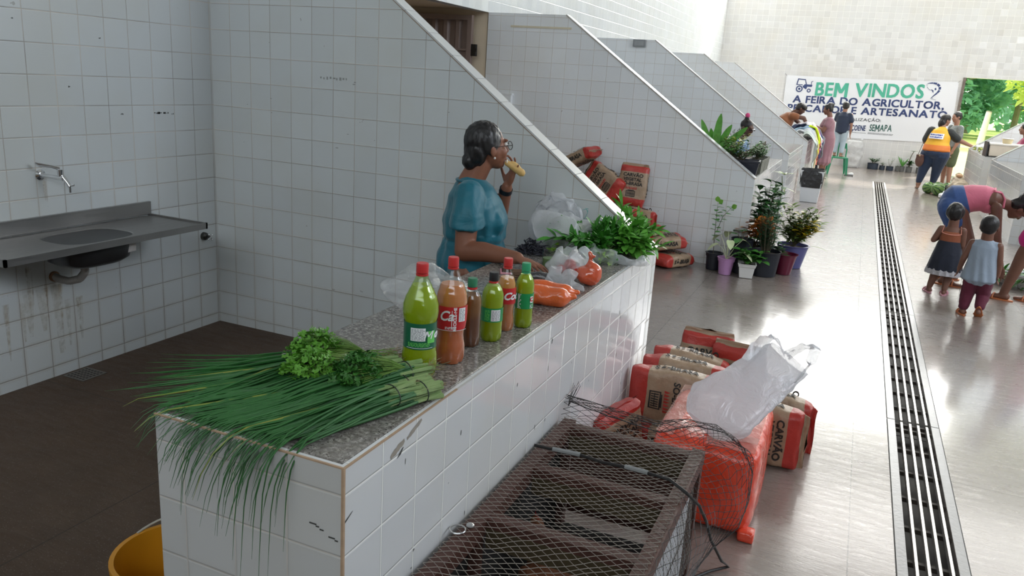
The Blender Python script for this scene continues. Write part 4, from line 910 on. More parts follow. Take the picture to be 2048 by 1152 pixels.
o = heap('dark_herb_bundle', 'dark purple-black dried herbs heaped between the belly and the green chillies', 'herbs', (-1.335, 3.42, ZC), 150, .07, .06, .06, lambda g, x, y, z: g.tube([(x, y, z), (x+rnd(-.02, .02), y+rnd(-.02, .02), z+rnd(0, .02)), (x+rnd(-.04, .04), y+rnd(-.04, .04), z+rnd(-.005, .015))], [.003, .004, .001], 4), mat('purple_black_herb', (.02, .02, .03), .6), 'sprigs')
o = heap('okra_pile', 'few pale green vegetables lying beside the glass jar', 'vegetables', (-1.13, 3.33, ZC), 14, .06, .04, .03, lambda g, x, y, z: (lambda a: g.tube([(x, y, z+.008), (x+.03*math.cos(a), y+.03*math.sin(a), z+.008), (x+.06*math.cos(a), y+.06*math.sin(a), z+.008)], [.007, .009, .002], 7))(rnd(0, 6.3)), leafmat('pale_green_veg', (.12, .22, .06), (.3, .38, .14)), 'pods')
# big bluish-white plastic bag slumped open against the partition
t = thing('white_plastic_bag', 'large crumpled translucent white bag slumped against the partition behind the chillies', 'plastic bag', (-1.285, 3.66, ZC)); g = G()
def big(u, v):
    th = PI*(v*.97+.015); ph = 2*PI*u; x, y, z = .175*math.sin(th)*math.cos(ph), .15*math.sin(th)*math.sin(ph), .075+.092*math.cos(th)
    k = Vector((nz(x*9, z*9, y*9), nz(x*9+4, z*9, y*9), nz(x*9, z*9+7, y*9)*1.2))*.05+Vector((0, 0, nz(x*30, y*12, z*20)*.016)); q = Vector((x, y, z))+k; q.z = max(.001, q.z); q.y = min(.20, q.y); return q
g.surf(big, 70, 40, closeu=True); g.obj('bag_body', m_film, t, ang=0)
g = G(); g.surf(lambda u, v: Vector((lerp(-.20, .06, u)+.03*nz(u*4, v*4), min(.2, .12+.05*nz(u*6, v*5, 2)+.04*v), .10+.14*v*math.sin(PI*min(1, u*.9+.1))**.5+.03*nz(u*7, v*7, 5))), 30, 16); g.obj('upper_fold', m_film, t, ang=0)
t = thing('clear_crumpled_bag', 'crumpled clear plastic bag behind the big green bottle', 'plastic bag', (-1.30, 2.35, ZC)); g = G()
g.surf(lambda u, v: (lambda th, ph: Vector(((.12+.045*nz(u*6, v*6))*math.sin(th)*math.cos(ph)*1.3, (.12+.05*nz(u*5, v*5, 3))*math.sin(th)*math.sin(ph), max(.002, .06+(.075+.04*nz(u*7, v*7, 9))*math.cos(th)))))(PI*(v*.98+.01), 2*PI*u), 50, 30, closeu=True); g.obj('bag_body', m_clear, t, ang=0)
# long leafy greens at the far end of the counter
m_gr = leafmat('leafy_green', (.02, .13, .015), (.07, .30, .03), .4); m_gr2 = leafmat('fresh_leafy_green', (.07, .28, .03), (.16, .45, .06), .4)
def greens(label, loc, ang, n_, L, lift, m_, seed, wd=.026, sp=.5):
    random.seed(seed); t = thing('leafy_greens_bunch', label, 'leafy greens', (*loc, ZC+.005), 0, 'bunches of leafy greens on the counter'); g, st = G(), G()
    for i in range(n_):
        a = ang+random.gauss(0, sp); e = rnd(.05, lift); l = L*rnd(.55, 1.1); d = Vector((math.cos(a)*math.cos(e), math.sin(a)*math.cos(e), math.sin(e))); b = Vector((rnd(-.03, .03), rnd(-.03, .03), rnd(.0, .05)))
        pts = [b, b+d*l*.5+Vector((0, 0, .012)), b+d*l-Vector((0, 0, .03*l/.2))]
        for p in pts: p.z = max(.004, p.z); p.y = min(p.y, 3.885-loc[1])
        st.tube(pts, [.002, .0017, .0008], 5)
        for k in range(9):
            q = rnd(.25, 1); p = pts[0].lerp(pts[1], q*2) if q < .5 else pts[1].lerp(pts[2], q*2-1); p = p+Vector((0, min(0, 3.85-loc[1]-p.y), 0))
            ld = (d+Vector((rnd(-.9, .9), rnd(-.9, .5), rnd(-.5, .7)))).normalized()
            if loc[1]+p.y+ld.y*.08 > 3.885: ld.y = -abs(ld.y)*.4
            g.leaf(p, ld, rnd(.045, .085), wd*rnd(.7, 1.1), (rnd(-.6, .6), rnd(-.6, .6), 1), rnd(.1, .5), .2, 5)
    g.obj('leaves', m_, t); st.obj('stems', leafmat('green_stem', (.08, .2, .05), (.2, .33, .1)), t); return t
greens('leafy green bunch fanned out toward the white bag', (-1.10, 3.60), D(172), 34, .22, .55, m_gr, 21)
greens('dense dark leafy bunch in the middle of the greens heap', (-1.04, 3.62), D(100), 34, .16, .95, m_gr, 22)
greens('tall bright leafy bunch topping the greens heap against the coping', (-1.00, 3.74), D(60), 34, .21, 1.35, m_gr2, 23, .022, .9)
greens('leafy bunch of broader leaves at the far corner of the counter', (-.98, 3.70), D(10), 26, .11, .9, m_gr2, 24, .04, .7)
greens('leafy bunch hanging toward the lettuce bag', (-1.08, 3.56), D(-60), 24, .13, .8, m_gr, 25)
random.seed(12)
# ================================================================ people
def loft(g, pts, rx, ry, side=(1, 0, 0), n=20, ends=True):
    pts = [Vector(p) for p in pts]; side = Vector(side); rs = []; k = len(pts)
    def ring(c, t, a, b):
        s = (side-t*side.dot(t)).normalized(); u = t.cross(s); return [c+s*a*math.cos(2*PI*j/n)+u*b*math.sin(2*PI*j/n) for j in range(n)]
    for i, p in enumerate(pts):
        t = (pts[min(i+1, k-1)]-pts[max(i-1, 0)]).normalized()
        if i == 0 and ends: rs.append(ring(p-t*min(rx[0], ry[0])*.45, t, rx[0]*.55, ry[0]*.55))
        rs.append(ring(p, t, rx[i], ry[i]))
        if i == k-1 and ends: rs.append(ring(p+t*min(rx[-1], ry[-1])*.45, t, rx[-1]*.55, ry[-1]*.55))
    return g.rings(rs)
def skin_mat(name, col):
    n = N(name); o = n.obj(); n.set(col=n.mix(n.noise(o, 14, 4), tuple(x*.86 for x in col), tuple(x*1.12 for x in col)), rough=.48, spec=.4, sss=.08); n.b.inputs['Subsurface Radius'].default_value = (.02, .008, .004); return n.m
def cloth(name, col, sc=120, var=.12, rough=.75, wr=None):
    n = N(name); o = n.obj(); n.set(col=n.mix(n.noise(o, 6, 4), tuple(x*(1-var) for x in col), tuple(min(1, x*(1+var)) for x in col)), rough=rough, sheen=.15)
    n.bump(n.math('ADD', n.noise(o, sc*2, 2), n.math('MULTIPLY', n.noise(o, 9, 3, .5, .8), 6 if wr is None else wr)), .003, .5); return n.m
def head_prims(g, c, M_, s=1.0, fat=1.0, ears=True):
    c = Vector(c); T = lambda x, y, z: c+M_@(Vector((x, y, z))*s); E = lambda p, r, R2=None: g.ell(T(*p), tuple(q*s for q in r), 18, 12, M_@R2 if R2 else M_)
    E((0, -.012, .028), (.071, .088, .082)); E((0, .022, -.022), (.058*fat, .066, .075)); E((0, .048, -.072), (.034*fat, .036, .030)); E((0, .068, -.085), (.017, .017, .014))
    for q in (-1, 1):
        E((q*.036*fat, .052, -.022), (.026, .026, .030)); E((q*.030, .077, .030), (.024, .010, .008))
        if ears: E((q*.074, -.008, -.008), (.009, .019, .030), Matrix.Rotation(q*.35, 3, 'Z'))
    g.cap(T(0, .082, .022), .009*s, T(0, .100, -.018), .013*s); E((0, .092, -.022), (.019, .012, .010)); E((0, .083, -.048), (.023, .010, .006)); E((0, .082, -.059), (.020, .010, .0075))
def hand_prims(g, wr, d, nrm, s=1.0, curl=.3, side=1, spread=.12, curls=None, thumb=.6):
    """palm, four jointed fingers of unequal length and a thumb leaving the side of the palm; side=+1: thumb toward d x nrm"""
    wr = Vector(wr); d = Vector(d).normalized(); nrm = Vector(nrm); nrm = (nrm-d*nrm.dot(d)).normalized(); x = d.cross(nrm).normalized()*side
    M_ = Matrix((x, d, nrm)).transposed(); pc = wr+d*.047*s
    g.ell(pc, (.038*s, .052*s, .0145*s), 16, 10, M_); g.ell(pc+x*.022*s-d*.012*s-nrm*.004*s, (.018*s, .030*s, .015*s), 12, 8, M_)
    for i, (o, L, r) in enumerate(((.027, .070, .0086), (.009, .078, .0090), (-.010, .072, .0085), (-.028, .056, .0076))):
        c_ = curls[i] if curls else curl; p = wr+d*(.086-.004*abs(i-1))*s+x*o*s; a = spread*(1.5-i)*.9; dd = (d*math.cos(a)+x*math.sin(a)).normalized(); tot = 0; rr = r*s
        for j, q in enumerate((.45, .31, .24)):
            tot += c_*(1 if j else .8); v = dd*math.cos(tot)-nrm*math.sin(tot); e = p+v*L*q*s; g.cap(p, rr, e, rr*.9, 8); p = e; rr *= .9
    p = wr+x*.030*s+d*.022*s-nrm*.006*s; v = (x*.72+d*.62-nrm*.25*thumb).normalized(); e = p+v*.036*s; g.cap(p, .0115*s, e, .0098*s, 8); v2 = (x*.35+d*.85-nrm*.45*thumb).normalized(); g.cap(e, .0098*s, e+v2*.030*s, .0082*s, 8)
def foot_prims(g, an, d, s=1.0, z0=.0):
    an = Vector(an); d = Vector((d[0], d[1], 0)).normalized(); sd = Vector((d.y, -d.x, 0)); b = Vector((an.x, an.y, z0)); 
    g.cap(b+Vector((0, 0, .035*s))-d*.03*s, .030*s, b+d*.07*s+Vector((0, 0, .027*s)), .026*s); g.ell(b+d*.115*s+Vector((0, 0, .019*s)), (.040*s, .055*s, .018*s), 14, 8, Matrix((sd, d, Vector((0, 0, 1)))).transposed()); g.cap(an, .033*s, b+Vector((0, 0, .04*s)), .032*s)
    for i, o in enumerate((-.026, -.012, .001, .013, .024)): p = b+d*(.155-.004*i*i*.6)*s+sd*o*s+Vector((0, 0, .013*s)); g.cap(p-d*.02*s, .0085*s, p, (.010 if i == 0 else .0072)*s, 8)
def limb(g, pts, rs, n=14):
    for a, b, ra, rb in zip(pts, pts[1:], rs, rs[1:]): g.cap(a, ra, b, rb, n)
def hair_blob(t, g, m_, vox=.006, amp=.004, sc=60, sm=4): return blob('hair', g, m_, t, vox, sm, fn=lambda c: c+Vector((nz(c.x*sc, c.y*sc, c.z*sc*.3), nz(c.x*sc+9, c.y*sc, c.z*sc*.3), nz(c.x*sc, c.y*sc, c.z*sc*.3+5)))*amp)
m_hair = mat('black_hair', (.012, .010, .010), .42, .3, 60, bump=.003, bscale=160, spec=.5)
m_hairg = None
def grey_hair():
    n = N('black_hair_greying_at_temples'); o = n.obj(); mp = n.n('ShaderNodeMapping'); mp.inputs['Scale'].default_value = (90, 14, 30); n.l(o, mp.inputs[0]); st = n.noise(mp.outputs[0], 1, 3)
    s = n.n('ShaderNodeSeparateXYZ'); n.l(o, s.inputs[0]); f = n.n('ShaderNodeMapRange'); f.inputs[1].default_value = .085; f.inputs[2].default_value = .15; n.l(s.outputs[1], f.inputs[0])
    n.set(col=n.mix(n.math('MULTIPLY', f.outputs[0], n.ramp(st, (.48, 0), (.56, 1))), (.012, .011, .012), (.30, .29, .28)), rough=.4, spec=.5); n.bump(st, .003, .7); return n.m
SK1 = skin_mat('warm_brown_skin', (.235, .095, .055)); SK2 = skin_mat('deep_brown_skin', (.20, .092, .062)); SK3 = skin_mat('light_brown_skin', (.30, .16, .11)); SK4 = skin_mat('dark_brown_skin', (.11, .052, .035))
m_eye = mat('eye_white', (.8, .78, .75), .2); m_iris = mat('dark_iris', (.03, .015, .01), .15)
def eyes(t, c, M_, s=1.0):
    c = Vector(c)
    for q in (-1, 1):
        g = G(); g.ell(c+M_@(Vector((q*.030, .078, .012))*s), tuple(v*s for v in (.0125, .0085, .0075)), 12, 8, M_); o = g.obj('eye', m_eye, t)
        g = G(); g.ell(c+M_@(Vector((q*.030, .0855, .012))*s), tuple(v*s for v in (.0055, .002, .0055)), 10, 6, M_); g.obj('iris', m_iris, o)
def RM(x=0, y=0, z=0): return Euler((D(x), D(y), D(z))).to_matrix()
# ---- the seller in the teal blouse, standing inside the sink stall
t = thing('person', 'person in teal blouse and glasses eating bread behind the granite counter', 'person', (-1.645, 3.375, 0), math.atan2(-.90, .43)); seller = t
g = G(); hc = Vector((0, .060, 1.372)); HM = RM(4, 0, 27)
head_prims(g, hc, HM, 1.03, 1.12); g.cap((0, -.012, 1.20), .062, (0, .035, 1.30), .055)
loft(g, [(0, .0, .80), (0, -.005, .93), (0, .0, 1.06), (0, -.01, 1.17), (0, -.005, 1.215)], [.145, .14, .155, .145, .07], [.10, .10, .115, .085, .06])
limb(g, [(.155, -.01, 1.165), (.215, -.02, .915)], [.058, .047]); limb(g, [(.215, -.02, .915), (.27, .06, .93), (.39, .215, .937)], [.047, .047, .028])
hand_prims(g, (.39, .215, .935), (.62, .70, -.10), (0, 0, 1), 1.0, .22, side=-1, spread=.14)
limb(g, [(-.155, -.01, 1.165), (-.165, .12, .985)], [.056, .045]); limb(g, [(-.165, .12, .985), (-.13, .14, 1.05), (-.055, .165, 1.185)], [.045, .042, .027])
hand_prims(g, (-.055, .165, 1.185), (.10, .28, .95), (-.35, .85, -.25), 1.0, .4, side=1, spread=.3, curls=(.55, .42, .22, .1), thumb=1.2)
for q in (-1, 1): limb(g, [(q*.09, 0, .80), (q*.095, .01, .44), (q*.095, -.01, .08)], [.10, .062, .038]); foot_prims(g, (q*.095, -.01, .085), (q*.15, 1, 0))
blob('body', g, SK1, t, .0052, 5)
eyes(t, hc, HM, 1.03)
m_teal = N('teal_satin_blouse'); _o = m_teal.obj(); m_teal.set(col=m_teal.mix(m_teal.noise(_o, 5, 3), (.001, .095, .14), (.002, .15, .205)), rough=.5, spec=.45, sheen=.2); m_teal.bump(m_teal.noise(_o, 8, 3, .5, 1.0), .012, .6); m_teal = m_teal.m
g = G(); loft(g, [(0, .005, .74), (0, .015, .84), (0, .02, .93), (0, .022, 1.02), (0, .012, 1.10), (0, -.005, 1.165), (0, -.01, 1.205)], [.185, .182, .178, .188, .185, .150, .085], [.165, .168, .150, .155, .135, .108, .075], n=32)
g.ell((.075, .105, 1.03), (.085, .065, .075)); g.ell((-.075, .105, 1.03), (.085, .065, .075)); g.ell((0, .10, .86), (.15, .085, .10))
for q in (-1, 1):
    e = Vector((.195, -.016, 1.062)) if q > 0 else Vector((-.170, .05, 1.07)); g.cap((q*.150, -.010, 1.162), .074, e, .073); g.rings([[e+Vector((r_*math.cos(a_), r_*1.04*math.sin(a_), h_+.010*math.cos(a_)*q*-1)) for a_ in [j*2*PI/20 for j in range(20)]] for r_, h_ in ((.070, .03), (.080, -.018), (.083, -.032), (.078, -.034))])
def tealfn(c):
    a = math.atan2(c.y, c.x); k = .0035*math.sin(a*11+c.z*18)*max(0, min(1, (1.12-c.z)*6))*(1 if abs(c.x) < .17 else .2)+.010*nz(c.x*9, c.y*9, c.z*14)+.004*math.exp(-((c.z-.935)/.012)**2)*-2.2
    if c.x > .13 and c.z > .98: k += .005*math.sin(a*17)*max(0, min(1, (1.15-c.z)*9))
    return c+Vector((c.x, c.y, 0)).normalized()*k
blob('blouse', g, m_teal, t, .006, 5, fn=tealfn)
g = G(); g.tube([(.080*math.cos(a), -.005+.072*math.sin(a)+.012*max(0, math.sin(a)), 1.214-.028*max(0, math.sin(a))) for a in [i*2*PI/30 for i in range(31)]], .006, 7); g.obj('collar_trim', m_teal, t)
g = G()
for i in range(3): g.ell((.012, .118+.014*i, 1.155-.035*i), (.0055, .004, .0055))
g.obj('blouse_button', mat('dark_button', (.02, .03, .04), .3), t)
g = G(); loft(g, [(0, 0, .50), (0, 0, .62), (0, 0, .78)], [.155, .165, .160], [.12, .13, .125])
for q in (-1, 1): limb(g, [(q*.08, 0, .74), (q*.095, .01, .44), (q*.095, -.005, .09)], [.105, .078, .062])
blob('trousers', g, cloth('dark_trousers', (.03, .03, .04)), t, .012, 4)
g = G(); T = lambda x, y, z: hc+HM@(Vector((x, y, z))*1.03); g.ell(T(0, -.022, .036), (.083, .093, .088), 22, 14, HM); g.ell(T(0, -.062, -.015), (.072, .050, .072), 18, 12, HM); g.ell(T(0, -.090, -.055), (.040, .036, .044), 18, 12, HM); g.ell(T(.062, -.02, .015), (.020, .045, .045), 14, 10, HM); g.ell(T(-.062, -.02, .015), (.020, .045, .045), 14, 10, HM)
# keep the forehead and face clear: only what is behind the hairline stays
hb = hair_blob(t, g, grey_hair(), .005, .005, 70)
g = G(); black = mat('black_spectacle_frame', (.03, .025, .025), .25)
for q in (-1, 1):
    cx_ = q*.033
    g.tube([T(cx_+.026*math.cos(a), .103-.006*abs(q*.033+.026*math.cos(a))/.06, .006+.019*math.sin(a)) for a in [i*2*PI/24 for i in range(25)]], .0017, 6, cap=False); g.tube([T(q*.059, .098, .010), T(q*.077, .05, .010), T(q*.080, -.005, .008), T(q*.078, -.022, -.012)], .0017, 6)
g.tube([T(-.008, .106, .010), T(0, .109, .013), T(.008, .106, .010)], .0017, 6); sp = g.obj('spectacles', black, t)
g = G()
for q in (-1, 1): g.add([T(q*.033+.025*math.cos(a), .1025, .006+.018*math.sin(a)) for a in [i*2*PI/20 for i in range(20)]], [tuple(range(20))])
g.obj('lens', m_shell_c, sp)
g = G(); g.ell(T(.080, -.004, -.040), (.005, .005, .006)); g.obj('earring', mat('pearl', (.8, .76, .7), .2), t)
g = G(); wv = Vector((-.055, .165, 1.185))-Vector((-.13, .14, 1.05)); wv.normalize(); wc_ = Vector((-.066, .161, 1.166)); s1 = wv.orthogonal().normalized(); s2 = wv.cross(s1)
g.rings([[wc_+wv*h+(s1*math.cos(a)+s2*math.sin(a))*(.0325) for a in [j*2*PI/24 for j in range(24)]] for h in (-.011, -.008, .008, .011)]); g.obj('wristband', mat('black_rubber_band', (.01, .01, .012), .4), t)
tb = thing('bread_roll', 'half-eaten golden bread roll held up at the mouth', 'bread', tuple(t.matrix_basis@Vector((-.012, .198, 1.292))), t.rotation_euler[2])
g = G(); g.cap((0, -.040, .010), .014, (.004, .030, -.030), .019); g.ell((0, .0, -.004), (.016, .036, .018), 14, 10, RM(-38)); blob('crust', g, mat('golden_crust', (.62, .40, .14), .6, .2, 30), tb, .004, 3, fn=lambda c: c+c.normalized()*.002*nz(c.x*90, c.y*90, c.z*90))
g = G(); g.ell((.004, -.042, .018), (.010, .006, .011), 10, 8); g.obj('crumb', mat('white_crumb', (.85, .78, .6), .8, .1, 60), tb)
# ---- shared builder for the smaller figures
def figure(label, loc, rz, skin, P, vox=.009, cat='person', group=None):
    """P: joints in the person's own axes (x right, y forward, z up) with radii; one continuous skin"""
    t = thing('person', label, cat, loc, rz, group); g = G(); k = P.get('k', 1.0)
    HM = P['hm']; hc = Vector(P['head']); hs = P.get('hs', 1.0); head_prims(g, hc, HM, hs, P.get('fat', 1.0)); g.cap(P['neck'], .055*hs, hc+HM@Vector((0, -.02, -.04))*hs, .05*hs)
    loft(g, P['spine'], P['rx'], P['ry'], P.get('side', (1, 0, 0)))
    for a in P['arms']:
        r = P.get('ra', (.05, .042, .027)); limb(g, a[:3], r); d = (Vector(a[2])-Vector(a[1])).normalized() if len(a) < 4 else Vector(a[3]); n_ = Vector(a[4]) if len(a) > 4 else (Vector((0, 0, -1)) if abs(d.z) < .7 else Vector((1 if a[0][0] < 0 else -1, 0, 0))); hand_prims(g, a[2], d, n_, P.get('hands', hs*.95), P.get('curl', .35), side=1 if a[0][0] < 0 else -1, spread=.2)
    for l in P['legs']:
        r = P.get('rl', (.09, .058, .036)); limb(g, l[:3], r); foot_prims(g, l[2], l[3], P.get('feet', 1.0), l[4] if len(l) > 4 else 0)
    blob('body', g, skin, t, vox, 4); return t, hc, HM, hs
def simple_hair(t, hc, HM, s, prims, m_=None, vox=.009, amp=.006, sc=50):
    g = G()
    for p, r in prims: g.ell(hc+HM@(Vector(p)*s), tuple(q*s for q in r), 16, 10, HM)
    return hair_blob(t, g, m_ or m_hair, vox, amp, sc, 3)
CAPH = [((0, -.022, .036), (.082, .092, .086)), ((0, -.05, -.005), (.076, .055, .07))]
# little girl
m_rust_c = cloth('rust_orange_cotton', (.30, .085, .035)); m_navy = cloth('navy_cloth', (.012, .016, .032)); m_rib = cloth('salmon_ribbing', (.75, .30, .22)); m_pinkplast = mat('pink_rubber', (.65, .30, .36), .4); m_ruf = mat('grey_print_ruffle', (.45, .43, .45), .8, .5, 60)
hs = .84; t, hc, HM, hs = figure('small child in rust-orange top and navy skirt, seen from behind', (.905, 8.19, 0), D(-8), SK2, dict(head=(0, .01, .755), hm=RM(6, 0, -12), hs=.86, neck=(0, 0, .63), spine=[(0, 0, .36), (0, 0, .47), (0, -.005, .56), (0, -.005, .625)], rx=[.085, .078, .08, .05], ry=[.07, .065, .058, .042],
    arms=[((-.088, -.01, .605), (-.135, -.01, .49), (-.075, .09, .52)), ((.088, -.01, .605), (.105, .0, .47), (.09, .08, .38))], ra=(.032, .026, .019), hands=.55, legs=[((-.05, 0, .33), (-.065, .01, .19), (-.09, -.02, .055), (-.4, 1, 0)), ((.045, 0, .33), (.045, .01, .18), (.035, -.04, .055), (.1, 1, 0))], rl=(.058, .042, .026), feet=.62), .007)
simple_hair(t, hc, HM, hs, CAPH+[((0, -.03, .02), (.090, .094, .095))], amp=.008, sc=40)
g = G(); loft(g, [(0, 0, .44), (0, 0, .50), (0, -.004, .575)], [.094, .090, .088], [.075, .072, .066]); blob('camisole_top', g, m_rust_c, t, .007, 4)
g = G(); g.tube([(.088*math.cos(a), -.004+.069*math.sin(a), .583-.018*abs(math.sin(a))) for a in [i*2*PI/28 for i in range(29)]], .004, 6)
for q in (-1, 1): g.tube([(q*.078, -.045, .578), (q*.072, -.035, .615), (q*.068, 0, .635), (q*.07, .04, .60)], .0035, 5)
g.obj('edging_straps', m_rib, t)
g = G(); g.lathe([(.001, .50), (.088, .50), (.10, .47), (.125, .36), (.148, .235), (.146, .228), (.10, .30), (.001, .30)], n=56, sy=.82, mod=lambda a, z: 1+.035*math.sin(a*9)*max(0, (.48-z)*4)); g.obj('skirt', m_navy, t)
g = G(); g.lathe([(.138, .245), (.150, .225), (.157, .188), (.152, .186), (.136, .24)], n=72, sy=.82, cap=False, mod=lambda a, z: 1+.045*math.sin(a*17)); g.obj('ruffle', m_ruf, t)
def sandal(t, c, d, s, m_, strap=None, name='sandal'):
    d = Vector((d[0], d[1], 0)).normalized(); sd = Vector((d.y, -d.x, 0)); c = Vector(c); g = G(); n_ = 20; out = []
    for i in range(n_): a = 2*PI*i/n_; w_ = .042+.008*math.cos(a); out.append(c+d*(.045+.125*math.cos(a))*s+sd*(w_*math.sin(a))*s)
    g.rings([[p+Vector((0, 0, h)) for p in out] for h in (.001, .012*s)]); o = g.obj(name, m_, t)
    g = G(); 
    for k, h in ((.085, .045), (.02, .06)) if strap is None else strap: g.tube([c+d*k*s+sd*.045*s*math.cos(q)+Vector((0, 0, (.008+h*math.sin(q))*s)) for q in [PI*i/10 for i in range(11)]], .0075*s, 6)
    g.obj('strap', m_, o); return o
sandal(t, (-.09, -.03, 0), (-.4, 1), .72, m_pinkplast); sandal(t, (.035, -.05, 0), (.1, 1), .72, m_pinkplast)
# little boy
m_bg = cloth('grey_blue_jersey', (.30, .36, .44)); m_wine = cloth('wine_red_trousers', (.115, .008, .03)); m_or = mat('orange_rubber', (.55, .17, .06), .5); m_blu = mat('blue_strap', (.02, .06, .2), .4)
t, hc, HM, hs = figure('small child in grey-blue sleeveless shirt and wine-red trousers, walking away', (1.085, 7.45, 0), D(-12), SK2, dict(head=(0, .0, .760), hm=RM(4, 0, -6), hs=.88, neck=(0, 0, .645), spine=[(0, 0, .34), (0, 0, .45), (0, -.005, .56), (0, -.005, .635)], rx=[.088, .085, .088, .05], ry=[.07, .07, .06, .042],
    arms=[((-.095, -.01, .615), (-.135, -.005, .48), (-.155, .03, .375)), ((.098, -.01, .615), (.125, .0, .48), (.13, .02, .375))], ra=(.032, .026, .019), hands=.58, legs=[((-.045, 0, .32), (-.055, .02, .18), (-.06, .0, .05), (-.35, 1, 0)), ((.05, 0, .32), (.055, .05, .19), (.055, -.03, .085), (0, 1, 0), .03)], rl=(.058, .042, .026), feet=.66), .007)
simple_hair(t, hc, HM, hs, [((0, -.018, .034), (.080, .090, .084)), ((0, -.045, .0), (.074, .055, .062))], amp=.002, sc=50)
g = G(); loft(g, [(0, 0, .315), (0, 0, .38), (0, 0, .50), (0, -.004, .60), (0, -.004, .645)], [.132, .122, .108, .108, .06], [.095, .09, .08, .066, .05], n=28)
for q in (-1, 1): g.cap((q*.07, -.005, .615), .034, (q*.092, -.005, .604), .036, 14)
blob('shirt', g, m_bg, t, .007, 4, fn=lambda c: c+Vector((c.x, c.y, 0)).normalized()*(.006*math.sin(math.atan2(c.y, c.x)*9+c.z*16)*max(0, (.62-c.z)*3)))
g = G(); g.ell((0, 0, .34), (.092, .078, .06)); limb(g, [(-.048, 0, .32), (-.057, .02, .18), (-.062, .002, .075)], [.062, .053, .042]); limb(g, [(.052, 0, .32), (.058, .05, .19), (.056, -.02, .10)], [.062, .053, .042]); blob('trousers', g, m_wine, t, .007, 3, fn=lambda c: c+Vector((c.x, c.y, 0))*.05*nz(c.x*22, c.y*22, c.z*40))
g = G(); g.add([(-.118, -.02, .30), (-.118, .012, .30), (-.112, .02, .09), (-.112, -.005, .09)], [(0, 1, 2, 3)]); g.obj('side_stripe', m_navy, t)
sandal(t, (-.06, -.01, 0), (-.35, 1), .76, m_or, strap=((.07, .05), (.03, .055)))
o = sandal(t, (0, 0, 0), (0, 1), .74, m_or, strap=((.085, .045),)); o.matrix_basis = Matrix.Translation((.055, -.035, .06))@Matrix.Rotation(D(-48), 4, 'X')
# woman bending over, pink top and denim shorts
m_pk = cloth('pink_jersey', (.80, .20, .29)); m_den = cloth('blue_denim', (.045, .10, .28), 160)
t, hc, HM, hs = figure('person in pink top and denim shorts bending down with straight arms', (.98, 8.78, 0), D(-92), SK2, dict(head=(0, .50, .80), hm=RM(-72, 0, 0)@RM(0, 0, 12), hs=1.0, neck=(0, .34, .845), side=(1, 0, 0), spine=[(0, -.03, .78), (0, .05, .83), (0, .17, .86), (0, .28, .86), (0, .35, .85)], rx=[.17, .16, .145, .15, .07], ry=[.14, .125, .11, .10, .06],
    arms=[((-.16, .30, .80), (-.17, .37, .54), (-.15, .44, .27), (.1, .35, -1), (1, 0, 0)), ((.16, .30, .80), (.18, .35, .53), (.15, .44, .25), (-.05, .3, -1), (-1, 0, 0))], ra=(.05, .041, .028), legs=[((-.10, -.04, .74), (-.13, .10, .42), (-.15, -.02, .08), (-.2, 1, 0)), ((.10, -.04, .74), (.13, .13, .42), (.15, .0, .08), (.2, 1, 0))], rl=(.115, .075, .042)), .009)
simple_hair(t, hc, HM, hs, CAPH+[((0, -.085, .06), (.055, .06, .055)), ((0, -.02, .06), (.088, .09, .07))], amp=.014, sc=28)
eyes(t, hc, HM, hs)
g = G(); loft(g, [(0, .03, .825), (0, .10, .85), (0, .20, .862), (0, .275, .858)], [.172, .165, .158, .13], [.138, .130, .122, .105], n=28); g.ell((0, .24, .80), (.14, .085, .08)); blob('top', g, m_pk, t, .009, 4)
g = G()
for q in (-1, 1): g.tube([(q*.10, .26, .945), (q*.05, .33, .93), (q*.07, .36, .88), (q*.11, .36, .80)], .009, 6)
g.tube([(-.1, .262, .95), (0, .275, .965), (.1, .262, .95)], .008, 6); g.obj('shoulder_strap', m_pk, t)
g = G(); loft(g, [(0, -.09, .77), (0, -.03, .80), (0, .05, .83)], [.16, .188, .176], [.13, .165, .142], n=28)
for q in (-1, 1): g.cap((q*.095, -.06, .74), .125, (q*.11, .0, .62), .112)
blob('shorts', g, m_den, t, .009, 4)
for q in (-1, 1): sandal(t, (q*.15, -.01, 0), (q*.2, 1), 1.0, m_or, strap=((.085, .045),), name='flip_flop')
# person striding in magenta shorts, mostly beyond the frame
t, hc, HM, hs = figure('person in magenta shorts striding with bare legs in orange flip-flops', (1.67, 8.25, 0), D(70), SK2, dict(head=(0, .22, 1.40), hm=RM(-25, 0, 0), hs=1.0, neck=(0, .13, 1.26), spine=[(0, 0, .82), (0, .02, .95), (0, .07, 1.10), (0, .11, 1.22)], rx=[.15, .13, .14, .07], ry=[.12, .10, .10, .06],
    arms=[((-.16, .11, 1.18), (-.22, .03, .94), (-.21, .02, .72)), ((.16, .11, 1.18), (.22, .03, .94), (.21, -.02, .72))], legs=[((-.09, 0, .80), (-.06, .15, .45), (-.035, .24, .07), (.05, 1, 0)), ((.09, 0, .80), (.11, -.02, .44), (.10, .02, .07), (.1, 1, 0))], rl=(.105, .062, .036)), .009)
simple_hair(t, hc, HM, hs, CAPH)
g = G(); loft(g, [(0, 0, .76), (0, 0, .84), (0, .01, .92)], [.18, .185, .16], [.15, .15, .125])
for a, b in (((-.09, 0, .80), (-.075, .12, .60)), ((.09, 0, .80), (.10, .02, .60))): g.cap(a, .118, b, .098)
blob('shorts', g, cloth('magenta_knit', (.62, .01, .21)), t, .009, 4); g = G(); loft(g, [(0, .01, .90), (0, .04, 1.02), (0, .09, 1.14), (0, .12, 1.20)], [.155, .15, .16, .09], [.125, .115, .115, .07]); blob('shirt', g, cloth('bright_blue_shirt', (.03, .14, .55)), t, .009, 4)
